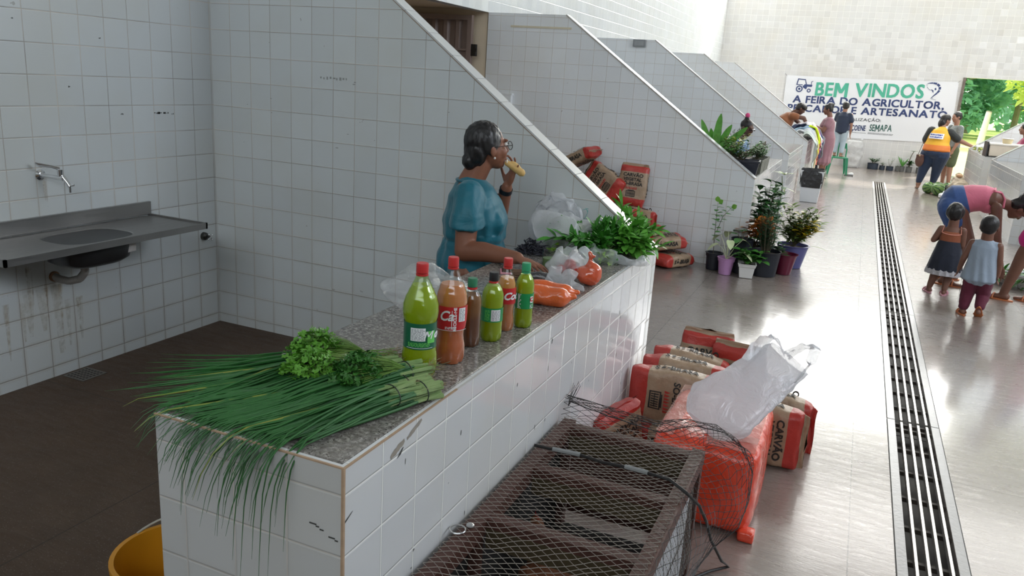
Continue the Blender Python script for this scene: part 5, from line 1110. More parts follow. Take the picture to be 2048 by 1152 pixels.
sandal(t, (-.035, .23, 0), (.05, 1), 1.0, m_or, strap=((.085, .045),), name='flip_flop'); sandal(t, (.10, .01, 0), (.1, 1), 1.0, m_or, strap=((.085, .045),), name='flip_flop')
# woman in the yellow and orange vest by the watermelons
m_yel = N('yellow_over_orange_jersey'); _o = m_yel.obj(); _s = m_yel.n('ShaderNodeSeparateXYZ'); m_yel.l(_o, _s.inputs[0]); m_yel.set(col=m_yel.mix(m_yel.math('GREATER_THAN', _s.outputs[2], .915), (.72, .20, .035), (.78, .42, .03)), rough=.6); m_yel = m_yel.m
m_blk = cloth('black_jersey', (.018, .022, .022)); m_jean = cloth('dark_blue_jeans', (.012, .028, .075))
t, hc, HM, hs = figure('person in yellow and orange jersey with black sleeves beside the watermelons', (1.44, 18.3, 0), D(-22), SK3, dict(head=(.03, .12, 1.40), hm=RM(-10, 0, -38), hs=1.02, neck=(.02, .05, 1.27), spine=[(0, 0, .78), (0, 0, .95), (.01, .02, 1.1), (.02, .04, 1.22)], rx=[.24, .19, .19, .09], ry=[.20, .15, .13, .08],
    arms=[((-.19, .03, 1.19), (-.25, .02, .96), (-.20, .18, .83)), ((.20, .05, 1.17), (.36, .14, 1.03), (.56, .32, .93), (.7, .7, -.1), (0, 0, -1))], ra=(.065, .05, .03), legs=[((-.12, 0, .75), (-.17, .0, .42), (-.21, -.02, .08), (-.5, 1, 0)), ((.11, 0, .75), (.06, .08, .42), (.02, .10, .08), (.1, 1, 0))], rl=(.15, .09, .045)), .012)
simple_hair(t, hc, HM, hs, CAPH+[((0, -.06, -.06), (.085, .06, .10)), ((0, -.01, .05), (.088, .088, .075))], vox=.011, amp=.005)
g = G(); loft(g, [(0, -.005, .80), (0, 0, .88), (0, .0, .97), (.01, .02, 1.09), (.02, .035, 1.19), (.02, .045, 1.24)], [.26, .25, .215, .21, .17, .09], [.215, .20, .17, .155, .12, .08], n=28); blob('jersey', g, m_yel, t, .011, 4)
g = G(); limb(g, [(-.17, .03, 1.185), (-.235, .02, 1.0)], [.085, .078]); limb(g, [(.18, .05, 1.17), (.31, .11, 1.06)], [.088, .080]); blob('sleeves', g, m_blk, t, .011, 3)
g = G(); g.ell((0, -.01, .76), (.245, .205, .13)); limb(g, [(-.12, 0, .72), (-.17, .0, .42), (-.205, -.02, .16)], [.165, .10, .062]); limb(g, [(.11, 0, .72), (.06, .08, .42), (.025, .10, .16)], [.165, .10, .062]); blob('jeans', g, m_jean, t, .011, 4)
def onback(vf, cx, cz, off=.006):
    vs, fs = vf; return [(cx+x, -.165-off+1.7*(cx+x)**2+.35*(cz+y-1.09), cz+y) for x, y, z in vs], fs
def grid(w_, h_, nx=8, ny=2):
    return [(-w_/2+w_*i/nx, -h_/2+h_*j/ny, 0) for j in range(ny+1) for i in range(nx+1)], [(j*(nx+1)+i, j*(nx+1)+i+1, (j+1)*(nx+1)+i+1, (j+1)*(nx+1)+i) for j in range(ny) for i in range(nx)]
g = G(); g.add(*onback(grid(.27, .105), .0, 1.09)); pn = g.obj('white_back_panel', m_white, t); g = G(); m_bp = mat('blue_print', (.03, .06, .35), .5)
for z in (1.115, 1.07):
    x = -.115
    while x < .10:
        l = rnd(.014, .03); hh = rnd(.018, .028); g.add(*onback(([(-l/2, -hh/2, 0), (l/2, -hh/2, 0), (l/2, hh/2, 0), (-l/2, hh/2, 0)], [(0, 1, 2, 3)]), x+l/2, z+rnd(-.003, .003), .010)); x += l+rnd(.004, .010)
g.obj('blue_lettering', m_bp, pn, smooth=False)
tp = thing('handbag', 'brown rounded handbag hanging at the side of the person in the yellow jersey', 'handbag', (1.17, 18.22, .58), D(-20)); g = G(); g.ell((0, 0, 0), (.085, .05, .13), 18, 12); g.box((-.07, -.045, .02), (.07, .045, .12), tap=.1); blob('bag_body', g, mat('brown_leather', (.10, .045, .035), .4), tp, .009, 4); g = G(); g.tube([(-.05, 0, .10), (.0, .01, .34), (.13, .02, .64), (.17, .0, .68)], .006, 6); g.obj('strap', m_den if 0 else m_blk, tp)
g = G(); g.ell((.0, -.05, .10), (.014, .006, .014)); g.obj('clasp', mat('brass', (.6, .5, .3), .3, metal=1), tp)
# companion behind
t, hc, HM, hs = figure('person in grey patterned shirt and olive shorts half hidden behind the yellow jersey', (1.80, 19.25, 0), D(115), SK3, dict(head=(0, .03, 1.47), hm=RM(-12, 0, 0), hs=1.0, neck=(0, 0, 1.33), spine=[(0, 0, .82), (0, 0, 1.0), (0, 0, 1.18), (0, 0, 1.29)], rx=[.16, .14, .16, .07], ry=[.12, .11, .11, .06],
    arms=[((-.17, 0, 1.26), (-.20, .0, 1.0), (-.17, .08, .78)), ((.17, 0, 1.26), (.20, .02, 1.0), (.17, .18, .86))], legs=[((-.09, 0, .8), (-.09, .01, .44), (-.09, -.02, .08), (0, 1, 0)), ((.09, 0, .8), (.10, .02, .44), (.11, .0, .08), (0, 1, 0))]), .012)
simple_hair(t, hc, HM, hs, CAPH, vox=.011); g = G(); loft(g, [(0, 0, .86), (0, 0, 1.0), (0, 0, 1.18), (0, 0, 1.28)], [.175, .16, .175, .09], [.14, .13, .13, .07]); limb(g, [(-.16, 0, 1.25), (-.19, 0, 1.08)], [.07, .065]); limb(g, [(.16, 0, 1.25), (.19, .01, 1.08)], [.07, .065]); blob('shirt', g, mat('grey_patterned_shirt', (.16, .18, .18), .7, .6, 30), t, .012, 4)
g = G(); g.ell((0, 0, .84), (.17, .14, .10)); limb(g, [(-.09, 0, .8), (-.09, .01, .52)], [.11, .10]); limb(g, [(.09, 0, .8), (.10, .01, .52)], [.11, .10]); blob('shorts', g, cloth('olive_shorts', (.06, .08, .035)), t, .012, 4)
# woman in the mauve dress sorting clothes
m_mauve = cloth('mauve_jersey_dress', (.26, .13, .16))
t, hc, HM, hs = figure('person in mauve knee-length dress sorting garments, hair tied up', (-.66, 18.32, 0), D(92), SK2, dict(head=(0, .06, 1.45), hm=RM(-16, 0, 0), hs=1.0, neck=(0, .0, 1.31), spine=[(0, 0, .85), (0, .0, 1.0), (0, .01, 1.15), (0, -.01, 1.27)], rx=[.17, .15, .16, .07], ry=[.15, .13, .12, .06],
    arms=[((-.16, -.01, 1.23), (-.19, .09, 1.02), (-.10, .33, 1.12), (.2, 1, .1), (0, 0, -1)), ((.16, -.01, 1.23), (.19, .10, 1.00), (.12, .36, 1.08), (-.1, 1, .1), (0, 0, -1))], ra=(.055, .046, .028), legs=[((-.08, 0, .8), (-.085, .0, .42), (-.07, .02, .08), (0, 1, 0)), ((.08, 0, .8), (.085, -.02, .42), (.07, -.04, .08), (0, 1, 0))], rl=(.10, .06, .038)), .011)
simple_hair(t, hc, HM, hs, CAPH+[((0, -.09, .07), (.05, .05, .05)), ((0, -.05, .09), (.055, .055, .04))], vox=.010, amp=.01, sc=30); eyes(t, hc, HM, hs)
g = G(); loft(g, [(0, .0, .36), (0, .0, .50), (0, -.01, .72), (0, -.01, .86), (0, .015, .99), (0, .02, 1.12), (0, .0, 1.23), (0, -.01, 1.28)], [.20, .185, .195, .19, .17, .175, .15, .08], [.165, .155, .175, .17, .15, .155, .12, .07], n=30); limb(g, [(-.14, -.01, 1.225), (-.175, .03, 1.13)], [.075, .068]); limb(g, [(.14, -.01, 1.225), (.175, .03, 1.12)], [.075, .068])
blob('dress', g, m_mauve, t, .010, 4, fn=lambda c: c+Vector((c.x, c.y, 0)).normalized()*(.012*math.sin(math.atan2(c.y, c.x)*12)*max(0, (.75-c.z)*2))); g = G(); g.tube([(.075*math.cos(a), -.01+.068*math.sin(a), 1.285-.03*max(0, math.sin(a))) for a in [i*2*PI/24 for i in range(25)]], .006, 6); g.obj('neckline_trim', m_white, t)
for q in (-1, 1): sandal(t, (q*.07, .0 if q < 0 else -.05, 0), (0, 1), .95, m_blk, strap=((.085, .045),), name='flip_flop')
# green plastic chair and the youth standing on it
m_gp = mat('green_moulded_plastic', (.012, .20, .095), .35, .08, 10, spec=.5)
tc_ = thing('plastic_chair', 'green moulded plastic chair with someone standing on its seat', 'chair', (-.40, 19.95, 0), D(8)); g = G(); g.box((-.20, -.20, .365), (.20, .20, .392)); o = g.obj('seat', m_gp, tc_); b = o.modifiers.new('b', 'BEVEL'); b.width = .012; b.segments = 3
for x in (-1, 1):
    for y in (-1, 1): g = G(); g.rings([[Vector((x*(.165+.04*(1-h)), y*(.165+.04*(1-h)), .37*h))+Vector((dx*w_, dy*w_, 0)) for dx, dy in ((-1, -1), (1, -1), (1, 1), (-1, 1))] for h, w_ in ((0, .017), (1, .032))]); g.obj('leg', m_gp, tc_, smooth=False)
for x in (-1, 1): g = G(); g.tube([(x*.18, .18, .38), (x*.185, .205, .55), (x*.16, .225, .70)], [.022, .018, .016], 8, flat=.6); g.obj('back_post', m_gp, tc_)
g = G()
g.surf(lambda u, v: (lerp(-.165, .165, u), .21+.03*v-.02*math.sin(PI*u), lerp(.60, .72, v)-.03*(2*u-1)**2), 12, 4); g.surf(lambda u, v: (lerp(-.165, .165, u), .225+.03*v-.02*math.sin(PI*u), lerp(.60, .72, v)-.03*(2*u-1)**2), 12, 4)
for i in range(3): g.tube([(-.09+.09*i, .195, .385), (-.09+.09*i, .21, .62)], .014, 6)
g.obj('backrest', m_gp, tc_)
t, hc, HM, hs = figure('youth in navy t-shirt and pale jeans standing on the green chair facing the banner', (-.42, 19.93, .392), D(-14), SK3, dict(head=(0, .02, 1.13), hm=RM(-8, 0, 10), hs=.93, neck=(0, 0, 1.0), spine=[(0, 0, .62), (0, 0, .76), (0, 0, .90), (0, 0, .99)], rx=[.125, .12, .14, .06], ry=[.09, .09, .09, .05],
    arms=[((-.15, 0, .96), (-.18, .10, .80), (-.10, .22, .92)), ((.15, 0, .96), (.19, .0, .74), (.19, .03, .54))], ra=(.042, .034, .024), legs=[((-.07, 0, .6), (-.07, .01, .33), (-.075, -.01, .07), (-.1, 1, 0)), ((.07, 0, .6), (.07, .01, .33), (.075, -.04, .07), (.2, 1, 0))], rl=(.078, .054, .034), feet=.85), .011)
simple_hair(t, hc, HM, hs, CAPH, vox=.011, amp=.009, sc=34); g = G(); loft(g, [(0, 0, .56), (0, 0, .66), (0, 0, .80), (0, 0, .92), (0, 0, 1.0)], [.15, .145, .15, .155, .07], [.115, .11, .11, .105, .06]); limb(g, [(-.13, 0, .95), (-.17, .05, .84)], [.06, .056]); limb(g, [(.13, 0, .95), (.18, 0, .82)], [.06, .056]); blob('t_shirt', g, cloth('navy_tee', (.012, .022, .05)), t, .011, 4)
g = G(); g.ell((0, 0, .58), (.125, .10, .08)); limb(g, [(-.07, 0, .58), (-.07, .01, .33), (-.075, -.01, .12)], [.085, .064, .05]); limb(g, [(.07, 0, .58), (.07, .01, .33), (.075, -.03, .12)], [.085, .064, .05]); blob('jeans', g, cloth('pale_jeans', (.34, .42, .48)), t, .011, 4)
# person bending behind the heap of clothes
t, hc, HM, hs = figure('person in orange-brown top leaning over behind the clothes heap, bare arms reaching in', (-1.60, 17.15, 0), D(-78), SK4, dict(head=(0, .42, 1.44), hm=RM(-35, 0, 0), hs=1.0, neck=(0, .29, 1.35), spine=[(0, 0, .88), (0, .08, 1.04), (0, .17, 1.19), (0, .26, 1.31)], rx=[.16, .16, .17, .08], ry=[.14, .15, .14, .07],
    arms=[((-.16, .27, 1.29), (-.18, .44, 1.17), (-.10, .52, 1.06), (.1, .6, -.7), (0, -.6, -.6)), ((.16, .27, 1.29), (.18, .48, 1.27), (.12, .58, 1.12), (-.2, .6, -.6), (0, -.6, -.6))], legs=[((-.09, -.05, .85), (-.1, -.02, .45), (-.1, -.06, .08), (0, 1, 0)), ((.09, -.05, .85), (.1, -.02, .45), (.1, -.06, .08), (0, 1, 0))]), .012)
simple_hair(t, hc, HM, hs, CAPH+[((0, .0, .06), (.10, .10, .06))], vox=.011, amp=.012, sc=26)
g = G(); loft(g, [(0, .0, .90), (0, .08, 1.04), (0, .17, 1.19), (0, .25, 1.29)], [.18, .19, .19, .12], [.15, .17, .16, .11]); limb(g, [(.14, .27, 1.29), (.165, .34, 1.285)], [.08, .07]); limb(g, [(-.14, .27, 1.29), (-.165, .32, 1.26)], [.08, .07]); blob('blouse', g, cloth('burnt_orange_blouse', (.22, .075, .025)), t, .012, 4); g = G(); g.ell((0, -.02, .82), (.17, .15, .13)); limb(g, [(-.09, -.05, .8), (-.1, -.03, .45), (-.1, -.06, .12)], [.11, .08, .06]); limb(g, [(.09, -.05, .8), (.1, -.03, .45), (.1, -.06, .12)], [.11, .08, .06]); blob('trousers', g, m_blk, t, .012, 4)
# plant seller and the seller beyond the cooler: both behind counters
t, hc, HM, hs = figure('plant seller with shaved-looking dark hair, sunglasses and pink topknot behind the ferns', (-1.47, 11.15, 0), D(-100), SK4, dict(head=(0, .06, 1.235), hm=RM(-18, 0, -12), hs=1.0, neck=(0, 0, 1.10), spine=[(0, -.02, .62), (0, -.02, .80), (0, 0, .95), (0, -.01, 1.06)], rx=[.16, .14, .16, .07], ry=[.14, .12, .12, .06],
    arms=[((-.16, -.01, 1.03), (-.20, .06, .85), (-.08, .24, .98)), ((.16, -.01, 1.03), (.20, .08, .86), (.08, .26, .99))], legs=[((-.09, 0, .6), (-.12, .18, .42), (-.12, .10, .08), (0, 1, 0)), ((.09, 0, .6), (.12, .18, .42), (.12, .10, .08), (0, 1, 0))]), .011)
simple_hair(t, hc, HM, hs, [((0, -.016, .034), (.077, .088, .082)), ((0, -.05, .115), (.035, .035, .03))], vox=.010, amp=.003); g = G(); g.ell(hc+HM@Vector((0, -.06, .15)), (.032, .032, .036), 14, 8); g.obj('pink_hair_tie', cloth('pink_scrunchie', (.62, .06, .20)), t)
g = G(); loft(g, [(0, -.02, .60), (0, -.02, .80), (0, 0, .95), (0, -.01, 1.06)], [.18, .16, .175, .08], [.16, .14, .14, .07]); limb(g, [(-.15, -.01, 1.02), (-.18, .03, .92)], [.07, .062]); limb(g, [(.15, -.01, 1.02), (.18, .03, .92)], [.07, .062]); blob('shirt', g, mat('blue_white_print_shirt', (.12, .22, .38), .7, .8, 22), t, .011, 4); g = G(); g.ell((0, -.01, .6), (.17, .15, .12)); limb(g, [(-.09, 0, .6), (-.12, .18, .42), (-.12, .10, .12)], [.1, .075, .055]); limb(g, [(.09, 0, .6), (.12, .18, .42), (.12, .10, .12)], [.1, .075, .055]); blob('trousers', g, m_blk, t, .012, 4)
g = G(); g.tube([hc+HM@Vector(p) for p in ((-.062, .07, .008), (-.035, .098, .010), (0, .102, .012), (.035, .098, .010), (.062, .07, .008))], [.008, .015, .005, .015, .008], 8); g.obj('sunglasses', mat('dark_lens', (.03, .012, .01), .15), t)
t, hc, HM, hs = figure('seller in dark pink top sitting beyond the cream cooler box', (2.74, 17.05, 0), D(80), SK3, dict(head=(0, .04, 1.375), hm=RM(-4, 0, -10), hs=1.0, neck=(0, 0, 1.24), spine=[(0, 0, .76), (0, 0, .94), (0, 0, 1.09), (0, 0, 1.20)], rx=[.16, .14, .16, .07], ry=[.14, .12, .12, .06],
    arms=[((-.16, 0, 1.17), (-.20, .05, .95), (-.12, .13, .98)), ((.16, 0, 1.17), (.20, .05, .95), (.12, .13, .98))], legs=[((-.09, 0, .72), (-.12, .04, .42), (-.12, .0, .08), (0, 1, 0)), ((.09, 0, .72), (.12, .04, .42), (.12, .0, .08), (0, 1, 0))]), .011)
simple_hair(t, hc, HM, hs, CAPH+[((0, -.10, .0), (.045, .045, .045))], vox=.010); eyes(t, hc, HM, hs)
g = G(); loft(g, [(0, 0, .74), (0, 0, .94), (0, 0, 1.09), (0, 0, 1.20)], [.18, .16, .175, .08], [.16, .14, .14, .07]); limb(g, [(-.15, 0, 1.16), (-.18, .03, 1.04)], [.07, .062]); limb(g, [(.15, 0, 1.16), (.18, .03, 1.04)], [.07, .062]); blob('blouse', g, cloth('dark_pink_blouse', (.30, .04, .10)), t, .011, 4); g = G(); g.ell((0, 0, .74), (.17, .15, .12)); limb(g, [(-.09, 0, .72), (-.12, .04, .42), (-.12, 0, .12)], [.1, .075, .055]); limb(g, [(.09, 0, .72), (.12, .04, .42), (.12, .0, .12)], [.1, .075, .055]); blob('trousers', g, m_blk, t, .012, 4)
# ================================================================ plants in pots
m_soil = mat('dark_soil', (.03, .02, .014), .95, .4, 60)
def pot(name, label, cat, loc, r0, r1, h_, m_, rim=.012, rz=0, sq=False, group=None, band=True):
    t = thing(name, label, cat, loc, rz, group); g = G(); nn = 4 if sq else 36
    P = [(r0*.9, 0), (r0, .004), (lerp(r0, r1, .78), h_*.78), (lerp(r0, r1, .79)+rim*.5*band, h_*.79), (r1+rim*.5*band, h_-.008), (r1+rim, h_-.004), (r1+rim, h_), (r1-.004, h_), (r1-.01, h_*.85), (.001, h_*.85)]
    if sq:
        rs = [[Vector((x*r*.78, y*r*.78, z)) for x, y in ((-1, -1), (1, -1), (1, 1), (-1, 1))] for r, z in P[1:]]; g.rings(rs)
        o = g.obj('pot', m_, t, smooth=False); b = o.modifiers.new('b', 'BEVEL'); b.width = .006; b.segments = 2
    else: g.lathe(P, n=nn); o = g.obj('pot', m_, t, ang=35)
    g = G(); g.lathe([(.001, h_*.86), ((r1-.012)*(.75 if sq else 1), h_*.865), (.001, h_*.87)], n=16); g.obj('soil', m_soil, t)
    return t, h_*.86
def stemmed(g, st, base, tips, r=.003, leaf=(.05, .03), nleaf=8, start=.3, droop=.3, seed=0, up=.5, shape=None, fold=.2):
    for tip in tips:
        b = Vector(base)+Vector((rnd(-.01, .01), rnd(-.01, .01), 0)); tp_ = Vector(tip); mid = (b+tp_)/2+Vector((rnd(-.02, .02), rnd(-.02, .02), .02)); pts = [b, (b+mid)/2, mid, (mid+tp_)/2, tp_]; st.tube(pts, [r, r*.9, r*.8, r*.6, r*.3], 6)
        for k in range(nleaf):
            q = start+(1-start)*k/(max(1, nleaf-1)); i = min(3, int(q*4)); p = pts[i].lerp(pts[i+1], q*4-i); a = k*2.4+rnd(-.4, .4); d = Vector((math.cos(a), math.sin(a), up+rnd(-.3, .3)))
            g.leaf(p, d, leaf[0]*rnd(.75, 1.15), leaf[1]*rnd(.8, 1.1), (rnd(-.2, .2), rnd(-.2, .2), 1), droop*rnd(.5, 1.3), fold, 5, shape)
oval = lambda t_: math.sin(PI*min(1, max(0, t_)))**.6
m_lf = leafmat('garden_leaf', (.03, .14, .02), (.08, .26, .04)); m_lfd = leafmat('dark_garden_leaf', (.012, .07, .014), (.03, .14, .02), .6); m_lfl = leafmat('light_garden_leaf', (.12, .36, .03), (.25, .5, .08)); m_var = leafmat('cream_variegated_leaf', (.38, .48, .22), (.66, .70, .45)); m_yl = leafmat('yellow_croton_leaf', (.45, .32, .01), (.65, .52, .03)); m_orl = leafmat('orange_croton_leaf', (.45, .10, .02), (.62, .24, .03)); m_ft = leafmat('feathery_blue_green', (.01, .08, .03), (.03, .17, .06), .65); m_st = leafmat('woody_stem', (.06, .05, .03), (.12, .10, .06), .7)
m_lil = mat('lilac_plastic_pot', (.50, .26, .50), .4, .04, 6); m_wp = mat('white_plastic_pot', (.72, .70, .68), .4, .05, 8); m_mar = mat('maroon_plastic_pot', (.12, .008, .03), .35, .08, 6); m_bp2 = mat('slate_blue_pot', (.10, .10, .26), .4, .08, 6); m_bkp = mat('black_grow_bag', (.012, .014, .022), .5, .3, 20, bump=.004, bscale=25)
PG = 'potted plants on the floor at the partition corner'
random.seed(31)
t, h = pot('potted_plant', 'tall thin plant with round leaves in a black pot behind the lilac pot', 'potted plant', (-1.125, 7.76, 0), .065, .075, .17, m_bkp, group=PG); g, st, g2 = G(), G(), G()
stemmed(g, st, (0, 0, h), [(-.03, 0, .66)], .004, (.072, .046), 20, .28, .2, shape=oval, up=.15); stemmed(g, st, (-.01, 0, .38), [(.11, -.02, .63)], .003, (.068, .046), 8, .4, .2, shape=oval, up=.3); g2.leaf((-.03, 0, .66), (-.1, -.3, .9), .06, .05, (0, -1, .2), .1, .1, 5, oval); g2.leaf((-.02, 0, .65), (.6, -.3, .6), .055, .045, (0, -1, .2), .1, .1, 5, oval); g2.leaf((.11, -.02, .62), (.6, -.3, .5), .06, .05, (0, -1, .2), .1, .1, 5, oval)
g.obj('leaves', m_lf, t); g2.obj('young_leaves', m_lfl, t); st.obj('stem', m_st, t)
t, h = pot('potted_plant', 'caladium with pale cream leaves in a lilac plastic pot', 'potted plant', (-.985, 7.62, 0), .058, .076, .165, m_lil, group=PG); g, st = G(), G()
for a, l, z in ((2.6, .10, .22), (.4, .13, .20), (-.3, .16, .10), (1.9, .06, .26), (3.6, .10, .15), (5.0, .06, .2)):
    e = Vector((l*math.cos(a), l*math.sin(a), h+z)); st.tube([(0, 0, h), e*.5+Vector((0, 0, h*.5+.03)), e], [.004, .003, .002], 6); g.leaf(e, (math.cos(a), math.sin(a), -.2), .11, .075, (0, 0, 1), .5, .15, 6, lambda t_: math.sin(PI*min(1, t_*.8+.2))**.7)
g.obj('leaves', m_var, t); st.obj('stalks', leafmat('pale_stalk', (.5, .55, .3), (.65, .66, .45)), t)
t, h = pot('potted_plant', 'broad-leaved plant in a tall dark navy grow bag behind the white planter', 'potted plant', (-.885, 7.82, 0), .095, .105, .33, m_bkp, rim=.003, group=PG, band=False); g, st = G(), G()
for a, l, z, L in ((3.0, .05, .08, .17), (.1, .05, .06, .16), (2.2, .03, .11, .15), (4.5, .05, .05, .13), (1.2, .02, .12, .12)):
    e = Vector((l*math.cos(a), l*math.sin(a), h+z)); st.tube([(0, 0, h), e], [.005, .003], 6); g.leaf(e, (math.cos(a), math.sin(a), .15), L, .085, (0, 0, 1), .35, .12, 6)
g.obj('leaves', m_lf, t); st.obj('stalks', m_st, t)
t, h = pot('potted_plant', 'bushy green seedling in a small square white planter', 'potted plant', (-.79, 7.62, 0), .075, .098, .14, m_wp, sq=True, group=PG, rz=D(8)); g, st = G(), G()
stemmed(g, st, (0, 0, h), [(rnd(-.09, .14), rnd(-.07, .07), h+rnd(.03, .15)) for _ in range(16)], .003, (.085, .058), 6, .4, .4, shape=oval); g.obj('leaves', m_lf, t); st.obj('stems', leafmat('green_stem2', (.08, .2, .05), (.2, .33, .1)), t)
t, h = pot('potted_plant', 'feathery dark green plant in a wide black grow bag', 'potted plant', (-.66, 7.84, 0), .12, .145, .24, m_bkp, rim=.003, group=PG, band=False); g, st = G(), G()
for _ in range(64):
    a = rnd(0, 6.3); r = rnd(.0, .12); z = rnd(.16, .48); e = Vector((r*math.cos(a), r*math.sin(a), h+z)); b = Vector((r*.3*math.cos(a), r*.3*math.sin(a), h)); st.tube([b, (b+e)/2, e], [.003, .002, .001], 5)
    for k in range(16): p = b.lerp(e, .3+.7*k/15); a2 = k*2.4; g.leaf(p, (math.cos(a2), math.sin(a2), .5), rnd(.04, .06), .009, (0, 0, 1), .2, .1, 3)
g.obj('leaves', m_ft, t); st.obj('stems', m_st, t); g, st = G(), G(); random.seed(41)
t, h = pot('potted_plant', 'orange and rust-leaved croton squeezed between the dark bags', 'potted plant', (-.80, 8.02, 0), .07, .08, .2, m_bkp, group=PG); stemmed(g, st, (0, 0, h), [(rnd(-.15, .16), rnd(-.14, .04), h+rnd(.22, .38)) for _ in range(16)], .004, (.11, .042), 12, .45, .3); g.obj('leaves', m_orl, t); st.obj('stems', m_st, t)
g, st = G(), G(); t, h = pot('potted_plant', 'glossy dark shrub standing tallest of the bushy plants at the corner', 'potted plant', (-.72, 8.16, 0), .09, .10, .25, m_bkp, group=PG); stemmed(g, st, (0, 0, h), [(rnd(-.14, .14), rnd(-.12, .08), h+rnd(.30, .66)) for _ in range(22)], .005, (.125, .07), 13, .25, .3, shape=oval); g.obj('leaves', m_lfd, t); st.obj('stems', m_st, t)
g, st = G(), G(); t, h = pot('potted_plant', 'slender dracaena with cream-edged whorls rising above the other plants', 'potted plant', (-.63, 8.30, 0), .07, .08, .2, m_bkp, group=PG); st.tube([(0, 0, h), (-.01, 0, .5), (.0, 0, .8), (-.02, 0, .92)], [.008, .006, .005, .004], 7)
for z, n_, l in ((.93, 9, .10), (.80, 5, .13), (.66, 6, .12), (.56, 5, .13)):
    for k in range(n_): a = k*6.283/n_+rnd(-.2, .2); g.leaf((0, 0, z), (math.cos(a), math.sin(a), .55 if z > .9 else .1), l*rnd(.8, 1.2), .022, (0, 0, 1), .3, .2, 5)
g.obj('leaves', leafmat('lime_edged_leaf', (.18, .34, .06), (.48, .55, .2)), t); st.obj('stem', leafmat('green_cane', (.10, .14, .05), (.2, .24, .1)), t)
g, st = G(), G(); t, h = pot('potted_plant', 'leafy green plant in a plain maroon pot', 'potted plant', (-.485, 8.02, 0), .068, .108, .205, m_mar, group=PG, band=False); stemmed(g, st, (0, 0, h-.05), [(rnd(-.10, .02), rnd(-.02, .09), h+rnd(.02, .12)) for _ in range(5)], .003, (.06, .03), 5, .5, .3); g.obj('leaves', m_lfd, t); st.obj('stems', m_st, t)
g, st = G(), G(); g2 = G(); t, h = pot('potted_plant', 'yellow-green croton shrub in a wide slate-blue pot', 'potted plant', (-.455, 8.42, 0), .105, .155, .235, m_bp2, group=PG, band=False)
tips = [(rnd(-.18, .24), rnd(-.12, .12), h+rnd(.16, .42)) for _ in range(28)]; stemmed(g, st, (0, 0, h), tips, .003, (.10, .036), 17, .2, .3); stemmed(g2, st, (0, 0, h), [(.10, -.05, h+.30), (.14, 0, h+.24), (.04, .02, h+.36), (.20, -.04, h+.20), (.16, -.08, h+.28), (.08, -.1, h+.22)], .003, (.12, .045), 12, .4, .3); g.leaf((.12, 0, h+.02), (.9, -.2, .5), .20, .022, (0, 0, 1), .6, .1, 7)
g.obj('leaves', leafmat('olive_green_leaf', (.06, .12, .02), (.18, .26, .05), .6), t); g2.obj('yellow_leaves', m_yl, t); st.obj('stems', m_st, t)
# on the counter beyond the second partition
CG2 = 'planters on the counter beyond the second partition'
random.seed(51)
def trough(label, loc, L, W_, h_, rz, m_, m2, n_, tall, lf, seed, wd=.02):
    random.seed(seed); t = thing('planter_box', label, 'planter', loc, rz, CG2); g = G(); k = .88
    g.rings([[Vector((x*L/2*q, y*W_/2*q, z)) for x, y in ((-1, -1), (1, -1), (1, 1), (-1, 1))] for q, z in ((k, 0), (1, h_-.02), (1.06, h_-.018), (1.06, h_), (.97, h_), (.95, h_-.03))]); g.obj('box', m_, t, smooth=False); g = G(); g.box((-L/2*.93, -W_/2*.93, h_-.05), (L/2*.93, W_/2*.93, h_-.03)); g.obj('soil', m_soil, t, smooth=False)
    g, st = G(), G()
    if n_: stemmed(g, st, (0, 0, h_-.03), [(rnd(-L/2, L/2)*1.1, rnd(-W_/2, W_/2)*1.3, h_+rnd(.3, 1)*tall) for _ in range(n_)], .0025, (lf, wd), 9, .3, .35); g.obj('leaves', m2, t); st.obj('stems', m_st, t)
    return t
m_bx = mat('black_planter_plastic', (.014, .016, .028), .4, .1, 10); m_gbx = mat('weathered_grey_planter', (.16, .16, .13), .7, .5, 30)
trough('black planter box with bushy ferns right behind the second coping', (-1.06, 8.27, .8955), .36, .22, .15, D(4), m_bx, m_lf, 34, .20, .055, 61)
trough('weathered grey planter standing beside the black one', (-.945, 8.62, .8955), .14, .32, .14, 0, m_gbx, m_lfd, 22, .17, .045, 62)
trough('second weathered planter, last in the row of boxes', (-.95, 9.08, .8955), .13, .40, .13, 0, m_gbx, m_lf, 26, .16, .045, 63)
trough('planter of small-leaved herbs behind the black planter box', (-1.22, 8.75, .8955), .16, .5, .14, 0, m_bx, leafmat('small_dark_herb', (.03, .09, .02), (.08, .2, .05)), 40, .30, .03, 64, .014)
t, h = pot('potted_plant', 'bromeliad with reddish brown leaves at the left of the counter plants', 'potted plant', (-1.30, 8.30, .8955), .06, .075, .12, m_bkp, group=CG2); g, st = G(), G()
for k in range(16): a = k*2.4; g.leaf((0, 0, h), (math.cos(a), math.sin(a), .7), .20, .045, (0, 0, 1), .6, .15, 6)
g.obj('leaves', leafmat('reddish_brown_leaf', (.22, .09, .05), (.35, .18, .10)), t)
t, h = pot('potted_plant', 'lime-yellow spotted bush below the bird nest fern', 'potted plant', (-1.20, 8.52, .8955), .06, .075, .14, m_bkp, group=CG2); g, st = G(), G(); stemmed(g, st, (0, 0, h), [(rnd(-.14, .16), rnd(-.12, .12), h+rnd(.10, .26)) for _ in range(16)], .003, (.05, .026), 9, .4, .3); g.obj('leaves', leafmat('lime_yellow_leaf', (.22, .30, .02), (.55, .55, .08)), t); st.obj('stems', m_st, t)
t, h = pot('potted_plant', 'bird nest fern with huge wavy leaves above the second coping', 'potted plant', (-1.36, 8.47, .8955), .085, .10, .16, m_bkp, group=CG2); g, mid = G(), G()
